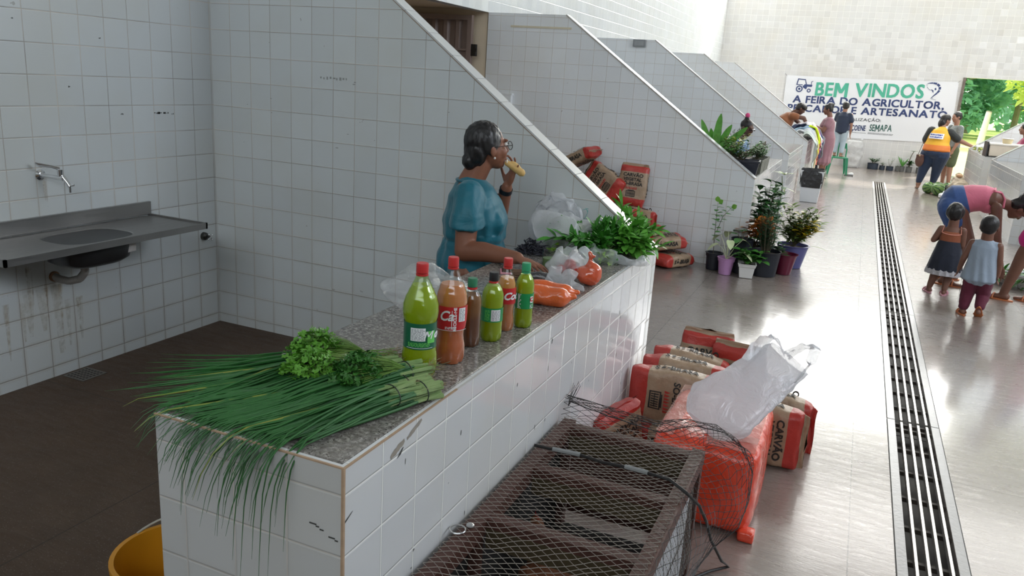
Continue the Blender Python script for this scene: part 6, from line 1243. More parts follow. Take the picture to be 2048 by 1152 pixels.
for (a, e, L, W_) in ((195, 63, .40, .062), (100, 84, .44, .075), (0, 50, .43, .07), (20, 70, .36, .07), (150, 70, .30, .06), (270, 60, .25, .06), (230, 30, .22, .05), (330, 25, .24, .06), (60, 40, .28, .06), (130, 35, .25, .06), (300, 45, .22, .05)):
    d = Vector((math.cos(D(a))*math.cos(D(e)), math.sin(D(a))*math.cos(D(e)), math.sin(D(e)))); b = Vector((0, 0, h)); nup = Vector((-.2, -1, .3)); g.leaf(b, d, L, W_*1.15, nup, .12, .22, 12, lambda t_: (.25+.75*math.sin(PI*min(1, t_*.85+.1)))*(1 if t_ < .97 else .3)*(1+.06*math.sin(t_*26))); mid.tube([b+d*L*q-((d.cross(nup).normalized()).cross(d)*-1)*0 for q in (0, .5)], [.006, .002], 5)
g.obj('fronds', leafmat('glossy_fern_green', (.04, .20, .02), (.14, .40, .05), .3), t); mid.obj('midribs', m_st, t)
# ================================================================ banner on the back wall
m_vinyl = N('white_vinyl_banner'); _o = m_vinyl.obj(); m_vinyl.set(col=(.74, .75, .79), rough=.5); m_vinyl.bump(m_vinyl.noise(_o, 1.6, 3, .5, .5), .03, .5); m_vinyl = m_vinyl.m
t = thing('welcome_banner', 'large white vinyl banner reading BEM VINDOS hung on the end wall', 'banner', (0, 22.595, .67)); TL, TR, BL, BR = (-2.037, 2.192), (1.971, 2.261), (-1.992, .672), (2.035, .79)
def bn(u, v, off=0):
    x = lerp(lerp(BL[0], BR[0], u), lerp(TL[0], TR[0], u), v); z = lerp(lerp(BL[1], BR[1], u), lerp(TL[1], TR[1], u), v); z -= .02*math.sin(PI*u)*(1 if v > .5 else .3)
    return Vector((x, -.012-off-.010*(1+math.sin(u*9+v*2))*math.sin(PI*v)-.012*nz(u*5, v*4), z-.67))
g = G(); g.surf(lambda u, v: bn(u, v), 80, 36); g.surf(lambda u, v: bn(u, v, -.004), 80, 36); g.obj('vinyl_sheet', m_vinyl, t, ang=0)
m_tg = mat('banner_green', (.075, .42, .29), .5, .02); m_nv = mat('banner_navy', (.028, .05, .16), .5, .02); m_dg = mat('banner_dark_grey', (.07, .08, .09), .5)
def btext(s, x0, z0, x1, z1, h_, m_, bold=.03, sp=1.0, nm='lettering'):
    v0, f0, adv = [], [], 0
    for ch in s:
        if ch == ' ': adv += .34; continue
        cv, cf = text_mesh(ch, 1, .004, 1, align='LEFT'); m0 = min(q[0] for q in cv); st_ = 1.15 if ch in 'AVN' else 1.05; k0 = len(v0); v0 += [(adv+(x-m0)*st_, y, z) for x, y, z in cv]; fs_ = [tuple(i+k0 for i in f) for f in cf]; f0 += fs_; adv = max(q[0] for q in v0[k0:])+.07+bold*2
    vs = []; fs = []
    for dx in (-bold, 0, bold):
        for dy in (-bold*.7, 0, bold*.7): k0 = len(vs); vs += [(x+dx, y+dy, z) for x, y, z in v0]; fs += [tuple(i+k0 for i in f) for f in f0]
    xs = [v[0] for v in vs]; ys = [v[1] for v in vs]; caps = max(ys)*1.0; mn = min(ys) if not any(c in s for c in 'Ç,') else -.36
    X0, X1 = min(xs), max(xs); top = .37; bot = -.36
    out = []
    for x, y, _ in vs:
        k = (x-X0)/(X1-X0); X = lerp(x0, x1, k); Z = lerp(z0, z1, k)+(y-bot)/(top-bot)*h_; u = (X-BL[0])/(BR[0]-BL[0]); v = (Z-.70)/1.5; q = bn(min(1, max(0, u)), min(1, max(0, v)), .006); out.append((X, q.y, Z-.67))
    g = G(); g.add(out, fs); return g.obj(nm, m_, t, smooth=False)
btext('BEM VINDOS', -1.27, 1.70, 1.26, 1.80, .34, m_tg, .026, 1.08); btext('A FEIRA DO AGRICULTOR,', -1.79, 1.50, 1.76, 1.58, .185, m_nv, .028, 1.06); btext('PESCADOR E ARTESANATO', -1.89, 1.275, 1.865, 1.365, .18, m_nv, .028, 1.06)
btext('REALIZAÇÃO:', -.43, 1.145, .40, 1.175, .075, m_dg, .012); btext('ALÇOENE', -.40, .90, .08, .922, .135, m_nv, .03); btext('SEMAPA', .17, .925, .69, .95, .17, m_tg if 0 else mat('banner_forest', (.02, .12, .10), .5), .012)
btext('CALÇOENE', -1.40, .93, -.62, .935, .12, m_nv, .03) if 0 else None
g = G()
def bq(pts, off=.006): 
    n_ = len(pts); g.add([(x, bn(min(1, max(0, (x+1.99)/4.03)), min(1, max(0, (z-.7)/1.5)), off).y, z-.67) for x, z in pts], [tuple(range(n_))])
def ringpoly(cx, cz, r0, r1, n_=20):
    for i in range(n_): a, b = 2*PI*i/n_, 2*PI*(i+1)/n_; bq([(cx+r0*math.cos(a), cz+r0*math.sin(a)), (cx+r1*math.cos(a), cz+r1*math.sin(a)), (cx+r1*math.cos(b), cz+r1*math.sin(b)), (cx+r0*math.cos(b), cz+r0*math.sin(b))])
ringpoly(-1.67, 1.865, .055, .085); ringpoly(-1.67, 1.865, .0, .03); ringpoly(-1.43, 1.835, .025, .05)
bq([(-1.60, 1.93), (-1.37, 1.93), (-1.36, 1.985), (-1.55, 1.99)]); bq([(-1.58, 1.90), (-1.50, 1.86), (-1.48, 1.94), (-1.60, 1.95)]); bq([(-1.76, 1.96), (-1.735, 1.96), (-1.71, 2.11), (-1.735, 2.12)]); bq([(-1.735, 2.10), (-1.54, 2.09), (-1.54, 2.115), (-1.735, 2.125)]); bq([(-1.56, 2.1), (-1.54, 2.1), (-1.50, 1.99), (-1.525, 1.99)]); bq([(-1.40, 1.98), (-1.385, 1.98), (-1.385, 2.06), (-1.40, 2.06)]); bq([(-1.40, 2.05), (-1.355, 2.07), (-1.355, 2.085), (-1.40, 2.065)]); bq([(-1.76, 1.96), (-1.60, 1.96), (-1.60, 1.98), (-1.76, 1.98)])
g.obj('tractor_logo', m_nv, t, smooth=False); g = G()
F1 = [(1.29, 2.17, .006), (1.34, 2.185, .02), (1.42, 2.185, .035), (1.50, 2.165, .05), (1.555, 2.115, .055), (1.565, 2.05, .05), (1.53, 1.98, .04), (1.48, 1.92, .028), (1.44, 1.86, .014), (1.425, 1.825, .006)]
for (a, b, wa), (c, d, wb) in zip(F1, F1[1:]):
    dx, dz = c-a, d-b; l = math.hypot(dx, dz); nx, nz_ = -dz/l, dx/l; bq([(a, b), (c, d), (c+nx*wb, d+nz_*wb), (a+nx*wa, b+nz_*wa)])
F2 = [(1.29, 2.165), (1.31, 2.10), (1.36, 2.045), (1.43, 2.03), (1.47, 2.02)]
for a, b in zip(F2, F2[1:]): bq([a, b, (b[0]+.004, b[1]-.010), (a[0]-.008, a[1]-.008)])
bq([(1.44, 1.86), (1.49, 1.83), (1.44, 1.845)]); bq([(1.44, 1.87), (1.40, 1.80), (1.43, 1.855)]); bq([(1.40, 2.06), (1.45, 2.03), (1.47, 1.96), (1.44, 1.99)]); bq([(1.47, 2.07), (1.50, 2.10), (1.52, 2.05), (1.49, 2.03)]); bq([(1.44, 1.815), (1.55, 1.80), (1.55, 1.806), (1.44, 1.822)])
g.obj('fish_logo', m_nv, t, smooth=False)
g = G(); 
for x0, x1, z in ((-.42, .10, .865), (.15, .72, .885), (.15, .72, .862)):
    x = x0
    while x < x1: l = rnd(.012, .03); bq([(x, z), (x+l, z+.001), (x+l, z+.012), (x, z+.011)]); x += l+.008
g.obj('small_print_lettering', m_dg, t, smooth=False)
g = G()
for x, z in ((TL[0]+.02, TL[1]-.02), (TR[0]-.02, TR[1]-.02)): g.tube([(x, -.02, z-.67), (x+(.06 if x > 0 else -.06), .0, z-.67+.06)], .003, 5)
g.obj('corner_cord', m_mark, t)
# ================================================================ goods further down the hall
random.seed(71)
GG = 'garments heaped over the far counter'
gar = [('navy and white patterned blouse on top of the heap', (.05, .08, .20), 17.35, .30, -1.30, .18, .92), ('white shirt with pink tint across the heap top', (.75, .70, .74), 17.0, .30, -1.22, .24, .80), ('crumpled dark navy garment by the coping', (.02, .03, .07), 16.7, .30, -1.28, .20, .90),
 ('pale blue denim garment sloping over the heap', (.22, .32, .42), 16.45, .26, -1.20, .17, .84), ('grey-white striped shirt at the near end of the heap', (.55, .58, .60), 16.15, .22, -1.12, .14, .70), ('long pale green-white garment hanging lowest at the near end', (.55, .62, .58), 16.0, .20, -.98, .10, .42), ('bright neon yellow top hanging from the heap', (.65, .85, .02), 16.62, .10, -1.0, .20, .60),
 ('beige garment hanging down the counter front', (.62, .55, .34), 16.45, .22, -.95, .12, .36), ('coral pink garment hanging next to the beige one', (.70, .20, .15), 16.75, .10, -.95, .13, .42), ('black garment reaching lowest on the counter front', (.012, .014, .02), 16.95, .26, -.98, .15, .22), ('dark blue flowered dress at the front of the heap', (.03, .05, .16), 17.2, .28, -1.05, .19, .5), ('mauve-pink scarf across the navy dress', (.55, .25, .38), 17.05, .09, -1.02, .215, .66),
 ('white vest folded beside the neon top', (.78, .78, .78), 16.85, .16, -1.1, .225, .72), ('black and white spotted skirt at the far end', (.18, .18, .2), 17.6, .26, -1.1, .16, .5)]
for i, (lb, col, y, wy, x0, hh, zb) in enumerate(gar):
    t = thing('garment', lb, 'clothes', (-.87, y, .9), 0, GG); g = G()
    def fn(u, v, i=i, x0=x0, hh=hh, zb=zb, wy=wy):
        s = v; xa = x0+.87; k = abs(xa)+(.9-zb)+.06; d = s*k
        yy = (u-.5)*wy*(1-.25*s)+.09*nz(v*3, i*1.7)
        fo = .020*math.sin(u*14+i)+.075*nz(u*3.2, v*4.5, i*3.1)
        if d < abs(xa): q = d/abs(xa); return Vector((xa+d, yy, hh*math.sin(PI*(.28+.55*(1-q)))**.8*(1 if q < .8 else 1)+.03+fo))
        e = d-abs(xa); b = min(1, e/.06); return Vector((.012+(.06+.008*i)*math.sin(min(1, e/.1)*PI/2)+abs(fo)*.8, yy, (hh*math.sin(PI*.28)**.8+.03)*(1-b*.6)-e*1.0+fo*(1-b)))
    g.surf(fn, 22, 26); g.surf(lambda u, v: fn(u, v)+Vector((-.006, 0, -.006)), 22, 26)
    g.obj('cloth', mat('garment_%d' % i, col, .8, .25 if i not in (0, 10, 13) else .9, 12 if i not in (0, 10, 13) else 38), t, ang=0)
    g = G(); g.tube([fn(j/12, 1)+Vector((.001, 0, 0)) for j in range(13)], .004, 5); g.obj('hem', mat('hem_%d' % i, tuple(c*.8 for c in col), .8), t)
t = thing('black_garment', 'black garment held up by the person in the mauve dress', 'clothes', (-1.02, 18.25, 1.08)); g = G(); g.surf(lambda u, v: (lerp(-.10, .10, u)+.02*nz(v*4, u*3), .05*math.sin(u*7+v*3)*v, .06-.24*v-.06*abs(u-.5)), 14, 14); g.surf(lambda u, v: (lerp(-.10, .10, u)+.02*nz(v*4, u*3), .006+.05*math.sin(u*7+v*3)*v, .06-.24*v-.06*abs(u-.5)), 14, 14); g.obj('cloth', m_blk, t)
g = G(); g.tube([(lerp(-.10, .10, i/12), .0, .064-.06*abs(i/12-.5)) for i in range(13)], .004, 5); g.obj('hem', m_blk, t)
# bin with black liner
m_binw = mat('white_bin_plastic', (.66, .68, .70), .4, .05, 6); m_liner = crinkle('black_bin_liner', (.012, .012, .014), .25, 14, .02, spec=.6)
t = thing('waste_bin', 'white waste bin with black liner folded over its rim in the aisle', 'bin', (-.625, 14.05, 0)); g = G(); g.rings([[Vector((x*a, y*b_, z)) for x, y in ((-1, -1), (1, -1), (1, 1), (-1, 1))] for a, b_, z in ((.125, .10, 0), (.135, .11, .005), (.18, .145, .50), (.186, .15, .505), (.186, .15, .52), (.175, .14, .52), (.12, .10, .02))]); o = g.obj('bin_body', m_binw, t, smooth=False); b = o.modifiers.new('b', 'BEVEL'); b.width = .02; b.segments = 3
g = G(); g.surf(lambda u, v: (lambda a: (lambda c, s_, r: Vector((math.copysign(abs(c)**.3, c)*(.178+.012*math.sin(PI*v)-.010*v)*(1+.04*nz(u*9, v*6)), math.copysign(abs(s_)**.3, s_)*(.146+.012*math.sin(PI*v)-.010*v)*(1+.04*nz(u*9, v*6, 4)), (.515+.03*math.sin(min(1, v*5)*PI) if v < .2 else .515-.27*(v-.2)/.8)+.014*nz(u*8, v*3, 9))))(math.cos(a), math.sin(a), 1))(2*PI*u), 56, 20, closeu=True); g.obj('bin_liner', m_liner, t, ang=0)
# large white sack, plastic cup on the floor drain, black square
t = thing('white_sack', 'tall white woven sack with tied ears standing under the banner', 'sack', (-.12, 22.35, 0)); g = G(); g.lathe([(.001, 0), (.20, .0), (.225, .05), (.235, .35), (.23, .56), (.19, .66), (.10, .68), (.001, .68)], n=30, sy=.75); g.cap((-.13, 0, .66), .02, (-.15, 0, .72), .035); g.cap((.14, 0, .64), .02, (.17, 0, .71), .035); blob('sack_body', g, crinkle('pale_woven_plastic', (.50, .50, .51), .55, 7, .03), t, .012, 3, fn=lambda c: c+Vector((nz(c.x*7, c.z*7, c.y*7), nz(c.y*7, c.z*7, 3), 0))*.03)
g = G(); g.lathe([(.022, .0), (.026, .02), (.022, .03)], (-.138, 0, .665), 12, cap=False); g.lathe([(.022, .0), (.026, .02), (.022, .03)], (.155, 0, .655), 12, cap=False); g.obj('tie', m_mark, t)
t = thing('floor_hatch', 'small dark square hatch in the aisle floor with a crushed cup on it', 'hatch', (-.11, 19.75, 0)); g = G(); g.box((-.10, -.28, 0), (.10, .28, .004)); g.obj('plate', m_pit, t, smooth=False)
g = G(); g.box((-.108, -.29, 0), (.108, -.28, .005)); g.box((-.108, .28, 0), (.108, .29, .005)); g.box((-.108, -.28, 0), (-.10, .28, .005)); g.box((.10, -.28, 0), (.108, .28, .005)); g.obj('rim_frame', m_strip, t, smooth=False)
t = thing('crushed_cup', 'crushed pale plastic cup lying on the dark hatch', 'cup', (-.09, 19.80, .004)); g = G(); g.cap((-.03, 0, .03), .028, (.04, .02, .035), .035, 10); o = blob('cup', g, m_binw, t, .008, 2, fn=lambda c: c+Vector((nz(c.x*40, c.y*40), nz(c.y*40, c.z*40), 0))*.012)
g = G(); g.lathe([(.033, 0), (.036, .004), (.033, .006)], (.045, .02, .03), 14, cap=False); g.obj('lip', m_white, t)
# potted seedlings along the end wall
WG = 'small potted seedlings in grow bags along the end wall'
m_gb = mat('dusty_grow_bag', (.10, .10, .10), .7, .4, 20); m_gb2 = mat('blue_black_grow_bag', (.02, .03, .05), .5, .3, 20)
seeds = [('wide dark tub of bushy seedlings next to the white sack', .40, .13, .15, m_gb2, .14, 12, .06), ('small dark grow bag with a low seedling beside the wide tub', .62, .065, .11, m_gb2, .10, 6, .05), ('grow bag with a thin bare-stemmed seedling between low ones', .80, .085, .11, m_gb2, .22, 4, .04), ('narrow grey grow bag, empty-looking, halfway along the wall', .97, .045, .13, m_gb, .03, 3, .04), ('grow bag with upright strap leaves halfway along the wall', 1.08, .055, .14, m_gb, .24, 8, .11), ('grow bag with a tall leaning rosette-topped stem', 1.24, .07, .14, m_gb, .18, 9, .09), ('grow bag with arching narrow leaves, last before the handbag', 1.47, .07, .14, m_gb, .14, 9, .11)]
for i, (lb, x, r, hh, m_, tl, nl, lf) in enumerate(seeds):
    random.seed(80+i); t, h = pot('potted_seedling', lb, 'seedling', (x, 22.42, 0), r*.95, r, hh, m_, rim=.002, group=WG, band=False); g, st = G(), G()
    if i in (4, 6):
        for k in range(nl): a = k*2.4; g.leaf((0, 0, h), (math.cos(a)*.5, math.sin(a)*.5, 1), tl*rnd(.7, 1.2), .03, (0, -1, .2), .3, .15, 5)
        st.tube([(0, 0, h), (0, 0, h+.03)], .006, 5)
    else: stemmed(g, st, (0, 0, h), [(rnd(-r, r), rnd(-r, r), h+tl*rnd(.5, 1)) for _ in range(nl//2+1)], .004, (lf, lf*.6), nl, .3, .3, shape=oval)
    if i == 5:
        st.tube([(0, 0, h), (-.03, 0, .25), (.0, 0, .42), (.04, 0, .52)], [.012, .010, .009, .008], 6)
        for k in range(14): a = k*2.4; g.leaf((.04, 0, .52), (math.cos(a), math.sin(a), .35), .09, .04, (0, 0, 1), .2, .2, 4)
    g.obj('leaves', m_lfd if i in (0, 5) else m_lf, t); st.obj('stems', m_st, t)
# watermelons, crate of sacks, cooler on the right
def melon_mat():
    n = N('striped_watermelon_rind'); o = n.obj(); s = n.n('ShaderNodeSeparateXYZ'); n.l(o, s.inputs[0]); a = n.math('ARCTAN2', s.outputs[1], s.outputs[0]); st = n.math('SINE', n.math('ADD', n.math('MULTIPLY', a, 9), n.math('MULTIPLY', n.noise(o, 14, 3), 5))); n.set(col=n.mix(n.ramp(st, (.45, 0), (.65, 1)), (.14, .26, .07), (.012, .06, .02)), rough=.3); return n.m
m_mel = melon_mat(); MG = 'watermelons on the aisle floor'
def melon(label, loc, r, rot):
    t = thing('watermelon', label, 'watermelon', (loc[0], loc[1], r*.96), 0, MG); t.rotation_euler = rot; g = G(); g.ell((0, 0, 0), (r, r, r*1.15), 28, 18); g.obj('rind', m_mel, t, ang=0); g = G(); g.tube([(0, 0, r*1.13), (.01, 0, r*1.2)], .006, 6); g.obj('stalk', m_st, t)
melon('dark striped watermelon next to the foot of the person in the yellow jersey', (1.385, 17.62, 0), .115, (D(80), 0, D(20))); melon('paler striped watermelon in front of the dark one', (1.535, 17.35, 0), .12, (D(65), 0, D(-60))); melon('watermelon behind the two front ones', (1.56, 17.75, 0), .115, (D(85), 0, D(70))); melon('watermelon wedged against the crate', (1.70, 17.50, 0), .11, (D(85), 0, D(100)))
melon('watermelon at the back of the group by the counter', (1.74, 17.83, 0), .115, (D(85), 0, D(10)))
m_crate = mat('black_crate_plastic', (.015, .016, .02), .45)
t = thing('produce_crate', 'black slatted crate with a cream sack slumped in it beside the watermelons', 'crate', (1.79, 16.62, 0), D(2)); L, W2, H2 = .34, .50, .25
g = G()
for z in (.0, .07, .14, .205):
    for sx in (-1, 1): g.box((sx*L/2-.006, -W2/2, z), (sx*L/2+.006, W2/2, z+.045))
    for sy in (-1, 1): g.box((-L/2, sy*W2/2-.006, z), (L/2, sy*W2/2+.006, z+.045))
for sx in (-1, 1):
    for sy in (-1, 1): g.box((sx*L/2-.014, sy*W2/2-.014, 0), (sx*L/2+.014, sy*W2/2+.014, .26))
g.box((-L/2, -W2/2, 0), (L/2, W2/2, .012)); g.obj('slatted_body', m_crate, t, smooth=False); g = G(); g.tube([(-L/2-.008, -W2/2+.02, .245), (0, -W2/2-.012, .25), (L/2+.008, -W2/2+.02, .245)], .006, 6); g.obj('pale_rim', m_white, t)
t = thing('cream_sack', 'cream cloth sack slumped on top of the black crate', 'sack', (1.80, 16.64, .20)); g = G(); g.ell((0, 0, .07), (.17, .22, .12)); g.ell((-.05, .05, .17), (.10, .12, .08)); g.cap((0, .05, .2), .06, (-.03, .08, .27), .05); blob('cloth', g, mat('cream_sackcloth', (.50, .42, .32), .85, .15, 20), t, .011, 3, fn=lambda c: c+Vector((nz(c.x*13, c.y*13, c.z*13), nz(c.y*13, c.z*13, 4), nz(c.z*13, c.x*13, 8)))*.035)
g = G(); g.ell((-.03, .02, .265), (.055, .05, .035), 14, 8); g.obj('squash_inside', mat('buff_squash', (.55, .33, .18), .6), t)
t = thing('grey_sack', 'crumpled pale sack on the floor at the crate corner', 'sack', (1.57, 16.95, 0)); g = G(); g.cap((0, 0, .05), .05, (.05, -.25, .06), .055); g.cap((.05, -.1, .1), .04, (.07, .05, .18), .03); blob('cloth', g, m_vinyl, t, .011, 3, fn=lambda c: c+Vector((nz(c.x*16, c.y*16, c.z*16), nz(c.y*16, c.z*16, 4), 0))*.03); g = G(); g.tube([(.06, 0, .16), (.075, .06, .20)], .008, 6); g.obj('tied_neck', m_mark, t)
t = thing('cooler_box', 'cream foam cooler box standing on the counter by the doorway', 'cooler', (2.27, 15.98, .8955), D(3)); g = G(); g.box((-.24, -.16, .012), (.32, .16, .20), tap=.04); o = g.obj('box', mat('cream_foam', (.66, .58, .48), .6, .1, 8), t, smooth=False); b = o.modifiers.new('b', 'BEVEL'); b.width = .012; b.segments = 3
g = G(); g.box((-.25, -.17, .20), (.33, .17, .235)); o = g.obj('lid', mat('pale_foam_lid', (.74, .70, .64), .6, .1, 8), t, smooth=False); b = o.modifiers.new('b', 'BEVEL'); b.width = .012; b.segments = 3
g = G(); g.box((-.27, -.19, 0), (.34, .19, .011)); g.box((-.275, -.15, .01), (-.255, .15, .25)); g.obj('dark_tray', m_crate, t, smooth=False)
t = thing('plastic_tub', 'small clear tub of yellow pulp sitting on the cooler lid', 'tub', (2.30, 15.93, 1.131)); g = G(); g.lathe([(.001, 0), (.055, .002), (.068, .075), (.072, .078), (.001, .08)], n=24, sx=1.25); g.obj('tub', mat('cloudy_tub', (.62, .52, .32), .3), t); g = G(); g.lathe([(.001, .08), (.073, .08), (.073, .088), (.001, .09)], n=24, sx=1.25); g.obj('lid', m_white, t)
random.seed(91); t = thing('vegetable_pile', 'loose pile of yellow-green peppers at the counter corner under an outstretched hand', 'vegetables', (2.11, 17.2, .8955)); g = G()
for i in range(40): a = rnd(0, 6.3); x, y = rnd(-.10, .16), rnd(-.55, .45); z = rnd(.02, .07); g.tube([(x, y, z), (x+.03*math.cos(a), y+.03*math.sin(a), z+.01), (x+.065*math.cos(a), y+.065*math.sin(a), z)], [.014, .018, .004], 7)
o = g.obj('peppers', leafmat('yellow_green_pepper', (.12, .20, .02), (.42, .42, .08)), t); o['kind'] = 'stuff'
t = thing('white_thin_bag', 'white carrier bag lying open on the pepper pile', 'plastic bag', (2.14, 17.45, .96)); g = G(); g.ell((0, 0, .02), (.12, .22, .03)); blob('bag_body', g, m_film, t, .01, 2, fn=lambda c: c+Vector((0, 0, 1))*.05*nz(c.x*14, c.y*14)); g = G(); g.tube([(.05, -.2, .03), (.06, -.26, .07), (.02, -.22, .03)], .006, 5); g.obj('handle', m_film, t)
# basins of greens on the floor at the right
for lb, loc, r, sd in (('white-rimmed basin of leafy greens by the bending person\'s hands', (1.56, 9.25, 0), .17, 1), ('white-rimmed basin of long leafy greens behind the striding legs', (1.80, 9.0, 0), .20, 2)):
    random.seed(sd+200); t = thing('basin_of_greens', lb, 'basin', loc); g = G(); g.lathe([(.001, .003), (r*.7, .003), (r, .13), (r+.012, .135), (r+.008, .145), (r-.008, .135), (r*.66, .015), (.001, .014)], n=36); g.obj('basin', mat('white_enamel', (.72, .74, .72), .3), t); g, st = G(), G()
    for i in range(90): a = rnd(0, 6.3); q = rnd(0, r*.8); e = rnd(.0, 1.0); g.leaf((q*math.cos(a), q*math.sin(a), .10), (math.cos(a+rnd(-1, 1)), math.sin(a+rnd(-1, 1)), e), rnd(.10, .20), .03, (0, 0, 1), rnd(.3, .9), .2, 6)
    g.obj('leaves', m_lf, t)
# ================================================================ sink stall fittings
def steel(name, col=(.36, .35, .34), rough=.28):
    n = N(name); o = n.obj(); mp = n.n('ShaderNodeMapping'); mp.inputs['Scale'].default_value = (60, 2, 20); n.l(o, mp.inputs[0]); st = n.noise(mp.outputs[0], 3, 4)
    n.set(col=n.mix(n.noise(o, 5, 4), tuple(x*.75 for x in col), col), metal=.9, rough=n.math('MULTIPLY_ADD', st, .25, rough-.05)); n.bump(st, .0015, .3); return n.m
m_steel = steel('worn_stainless_steel'); m_chrome = mat('chrome_plating', (.75, .76, .78), .08, .03, 5, metal=1); m_dull = mat('dull_brass_black', (.08, .08, .075), .3, .2, 20, metal=.8)
t = thing('steel_sink', 'long wall-hung stainless steel sink top with oval basin', 'sink', (-3.50, 2.78, .795)); X0, X1, Y0, Y1 = -.215, .222, -.595, .58
g = G(); bc = (.02, -.02); br = (.145, .205)
# top sheet with an oval hole joined to the basin lip
def sq(a, s): c, s_ = math.cos(a), math.sin(a); p = .32; return Vector((math.copysign(abs(c)**p, c), math.copysign(abs(s_)**p, s_), 0))
N_ = 64; outer = []; inner = []; 
for j in range(N_):
    a = 2*PI*j/N_; c, s_ = math.cos(a), math.sin(a); dx = X1 if c > 0 else X0; k = min(((X1-.012-bc[0])/c if c > 1e-6 else (X0+.012-bc[0])/c if c < -1e-6 else 9), ((Y1-.012-bc[1])/s_ if s_ > 1e-6 else (Y0+.012-bc[1])/s_ if s_ < -1e-6 else 9)); outer.append(Vector((bc[0]+c*k, bc[1]+s_*k, -.006)))
    inner.append(a)
def bas(f, z, p=.62): return [Vector((bc[0]+br[0]*f*math.copysign(abs(math.cos(a))**p, math.cos(a)), bc[1]+br[1]*f*math.copysign(abs(math.sin(a))**p, math.sin(a)), z)) for a in inner]
g.rings([outer, bas(1.04, -.007), bas(1.0, -.009), bas(.97, -.02)], cap=False); g.obj('top_sheet', m_steel, t, ang=50)
g = G(); g.rings([bas(.97, -.02), bas(.94, -.06), bas(.86, -.115), bas(.70, -.135), bas(.3, -.142), bas(.06, -.145)]); g.obj('basin', steel('polished_basin_steel', (.42, .42, .41), .16), t, ang=60)
g = G(); g.rings([bas(1.0, -.012), bas(.975, -.06), bas(.90, -.120), bas(.72, -.142), bas(.3, -.15)]); g.obj('basin_underside', mat('dark_underside', (.05, .05, .052), .35, .3, 10, metal=.6), t, ang=60)
g = G(); g.box((X0, Y0, -.032), (X1, Y0+.012, .002)); g.box((X0, Y1-.012, -.032), (X1, Y1, .002)); g.box((X1-.012, Y0, -.032), (X1, Y1, .002)); g.box((X0, Y0, .0), (X0+.014, Y1, .072)); g.box((X0, Y0+.004, .069), (X0+.020, Y1-.004, .073)); g.obj('rim_edge', m_steel, t, smooth=False)
g = G(); g.add([(.146, .06, -.052), (.152, .15, -.050), (.146, .155, -.095), (.138, .07, -.10)], [(0, 1, 2, 3)]); g.obj('torn_label', mat('torn_paper', (.5, .47, .45), .8, .3, 60), t, smooth=False)
for y in (-.50, .38): g = G(); g.box((X0+.01, y-.02, -.075), (X0+.02, y+.02, -.01)); g.add([(X0+.01, y-.015, -.07), (X0+.01, y-.015, -.03), (X1-.03, y-.015, -.03), (X1-.03, y-.015, -.038), (X0+.01, y+.015, -.07), (X0+.01, y+.015, -.03), (X1-.03, y+.015, -.03), (X1-.03, y+.015, -.038)], [(0, 1, 2, 3), (7, 6, 5, 4), (0, 3, 7, 4), (1, 0, 4, 5), (2, 1, 5, 6), (3, 2, 6, 7)]); g.obj('bracket', m_binw, t, smooth=False)
t = thing('drain_pipe', 'grey flexible waste pipe running from the basin into the tiled wall', 'pipe', (-3.72, 2.76, .545)); pts = [(0, -.03, 0), (.04, -.028, -.008), (.10, -.02, -.012), (.155, .0, .005), (.19, .005, .045), (.20, .0, .105)]
g = G(); P = []; R = []
for i in range(61): k = i/60*(len(pts)-1); a = min(len(pts)-2, int(k)); q = Vector(pts[a]).lerp(Vector(pts[a+1]), k-a); P.append(q); R.append(.019+(.0015 if i % 2 else -.001))
g.tube(P, R, 14); g.obj('corrugated_hose', mat('grey_pvc', (.36, .34, .32), .5, .15, 12), t, ang=0); g = G(); g.tube([(.0, -.03, 0), (.012, -.03, 0)], .027, 18); g.obj('wall_collar', mat('rusted_collar', (.28, .15, .08), .8, .4, 40), t)
t = thing('wall_tap', 'chrome lever tap sticking out of the tiled wall above the sink', 'tap', (-3.72, 2.705, 1.075)); g = G(); g.tube([(0, 0, 0), (.004, 0, 0), (.012, 0, 0)], [.027, .027, .015], 24); g.obj('flange', m_chrome, t, ang=30); g = G(); g.tube([(.01, 0, 0), (.06, .010, -.004), (.11, .02, -.006), (.135, .026, -.006)], [.011, .011, .013, .015], 16); g.tube([(.13, .025, 0), (.155, .031, -.03), (.163, .034, -.045)], [.012, .010, .011], 12); g.tube([(.163, .034, -.043), (.163, .034, -.075)], [.006, .006], 10); g.tube([(.155, .030, -.044), (.182, .044, -.036)], [.004, .005], 8); g.obj('spout_body', m_chrome, t)
g = G(); g.tube([(.118, .022, 0), (.118, .022, .035)], [.012, .014], 14); g.tube([(.118, .022, .038), (.09, .0, .048), (.05, -.035, .056), (.035, -.045, .062)], [.007, .006, .008, .006], 10, flat=1.6); g.obj('lever', m_chrome, t)
t = thing('stop_valve', 'dark round stop valve with little cross handle beside the sink near the corner', 'valve', (-3.72, 3.775, .595)); g = G(); g.tube([(0, 0, 0), (.02, 0, 0), (.03, 0, 0)], [.026, .024, .012], 20); g.tube([(.03, 0, 0), (.055, 0, 0)], .007, 10); g.obj('valve_body', m_dull, t, ang=30); g = G()
for a in range(4): c, s_ = math.cos(a*PI/2+.6), math.sin(a*PI/2+.6); g.tube([(.058, 0, 0), (.058, .016*c, .016*s_)], .0035, 6); g.ell((.058, .020*c, .020*s_), (.005, .006, .006), 8, 6)
g.obj('cross_handle', m_chrome, t)
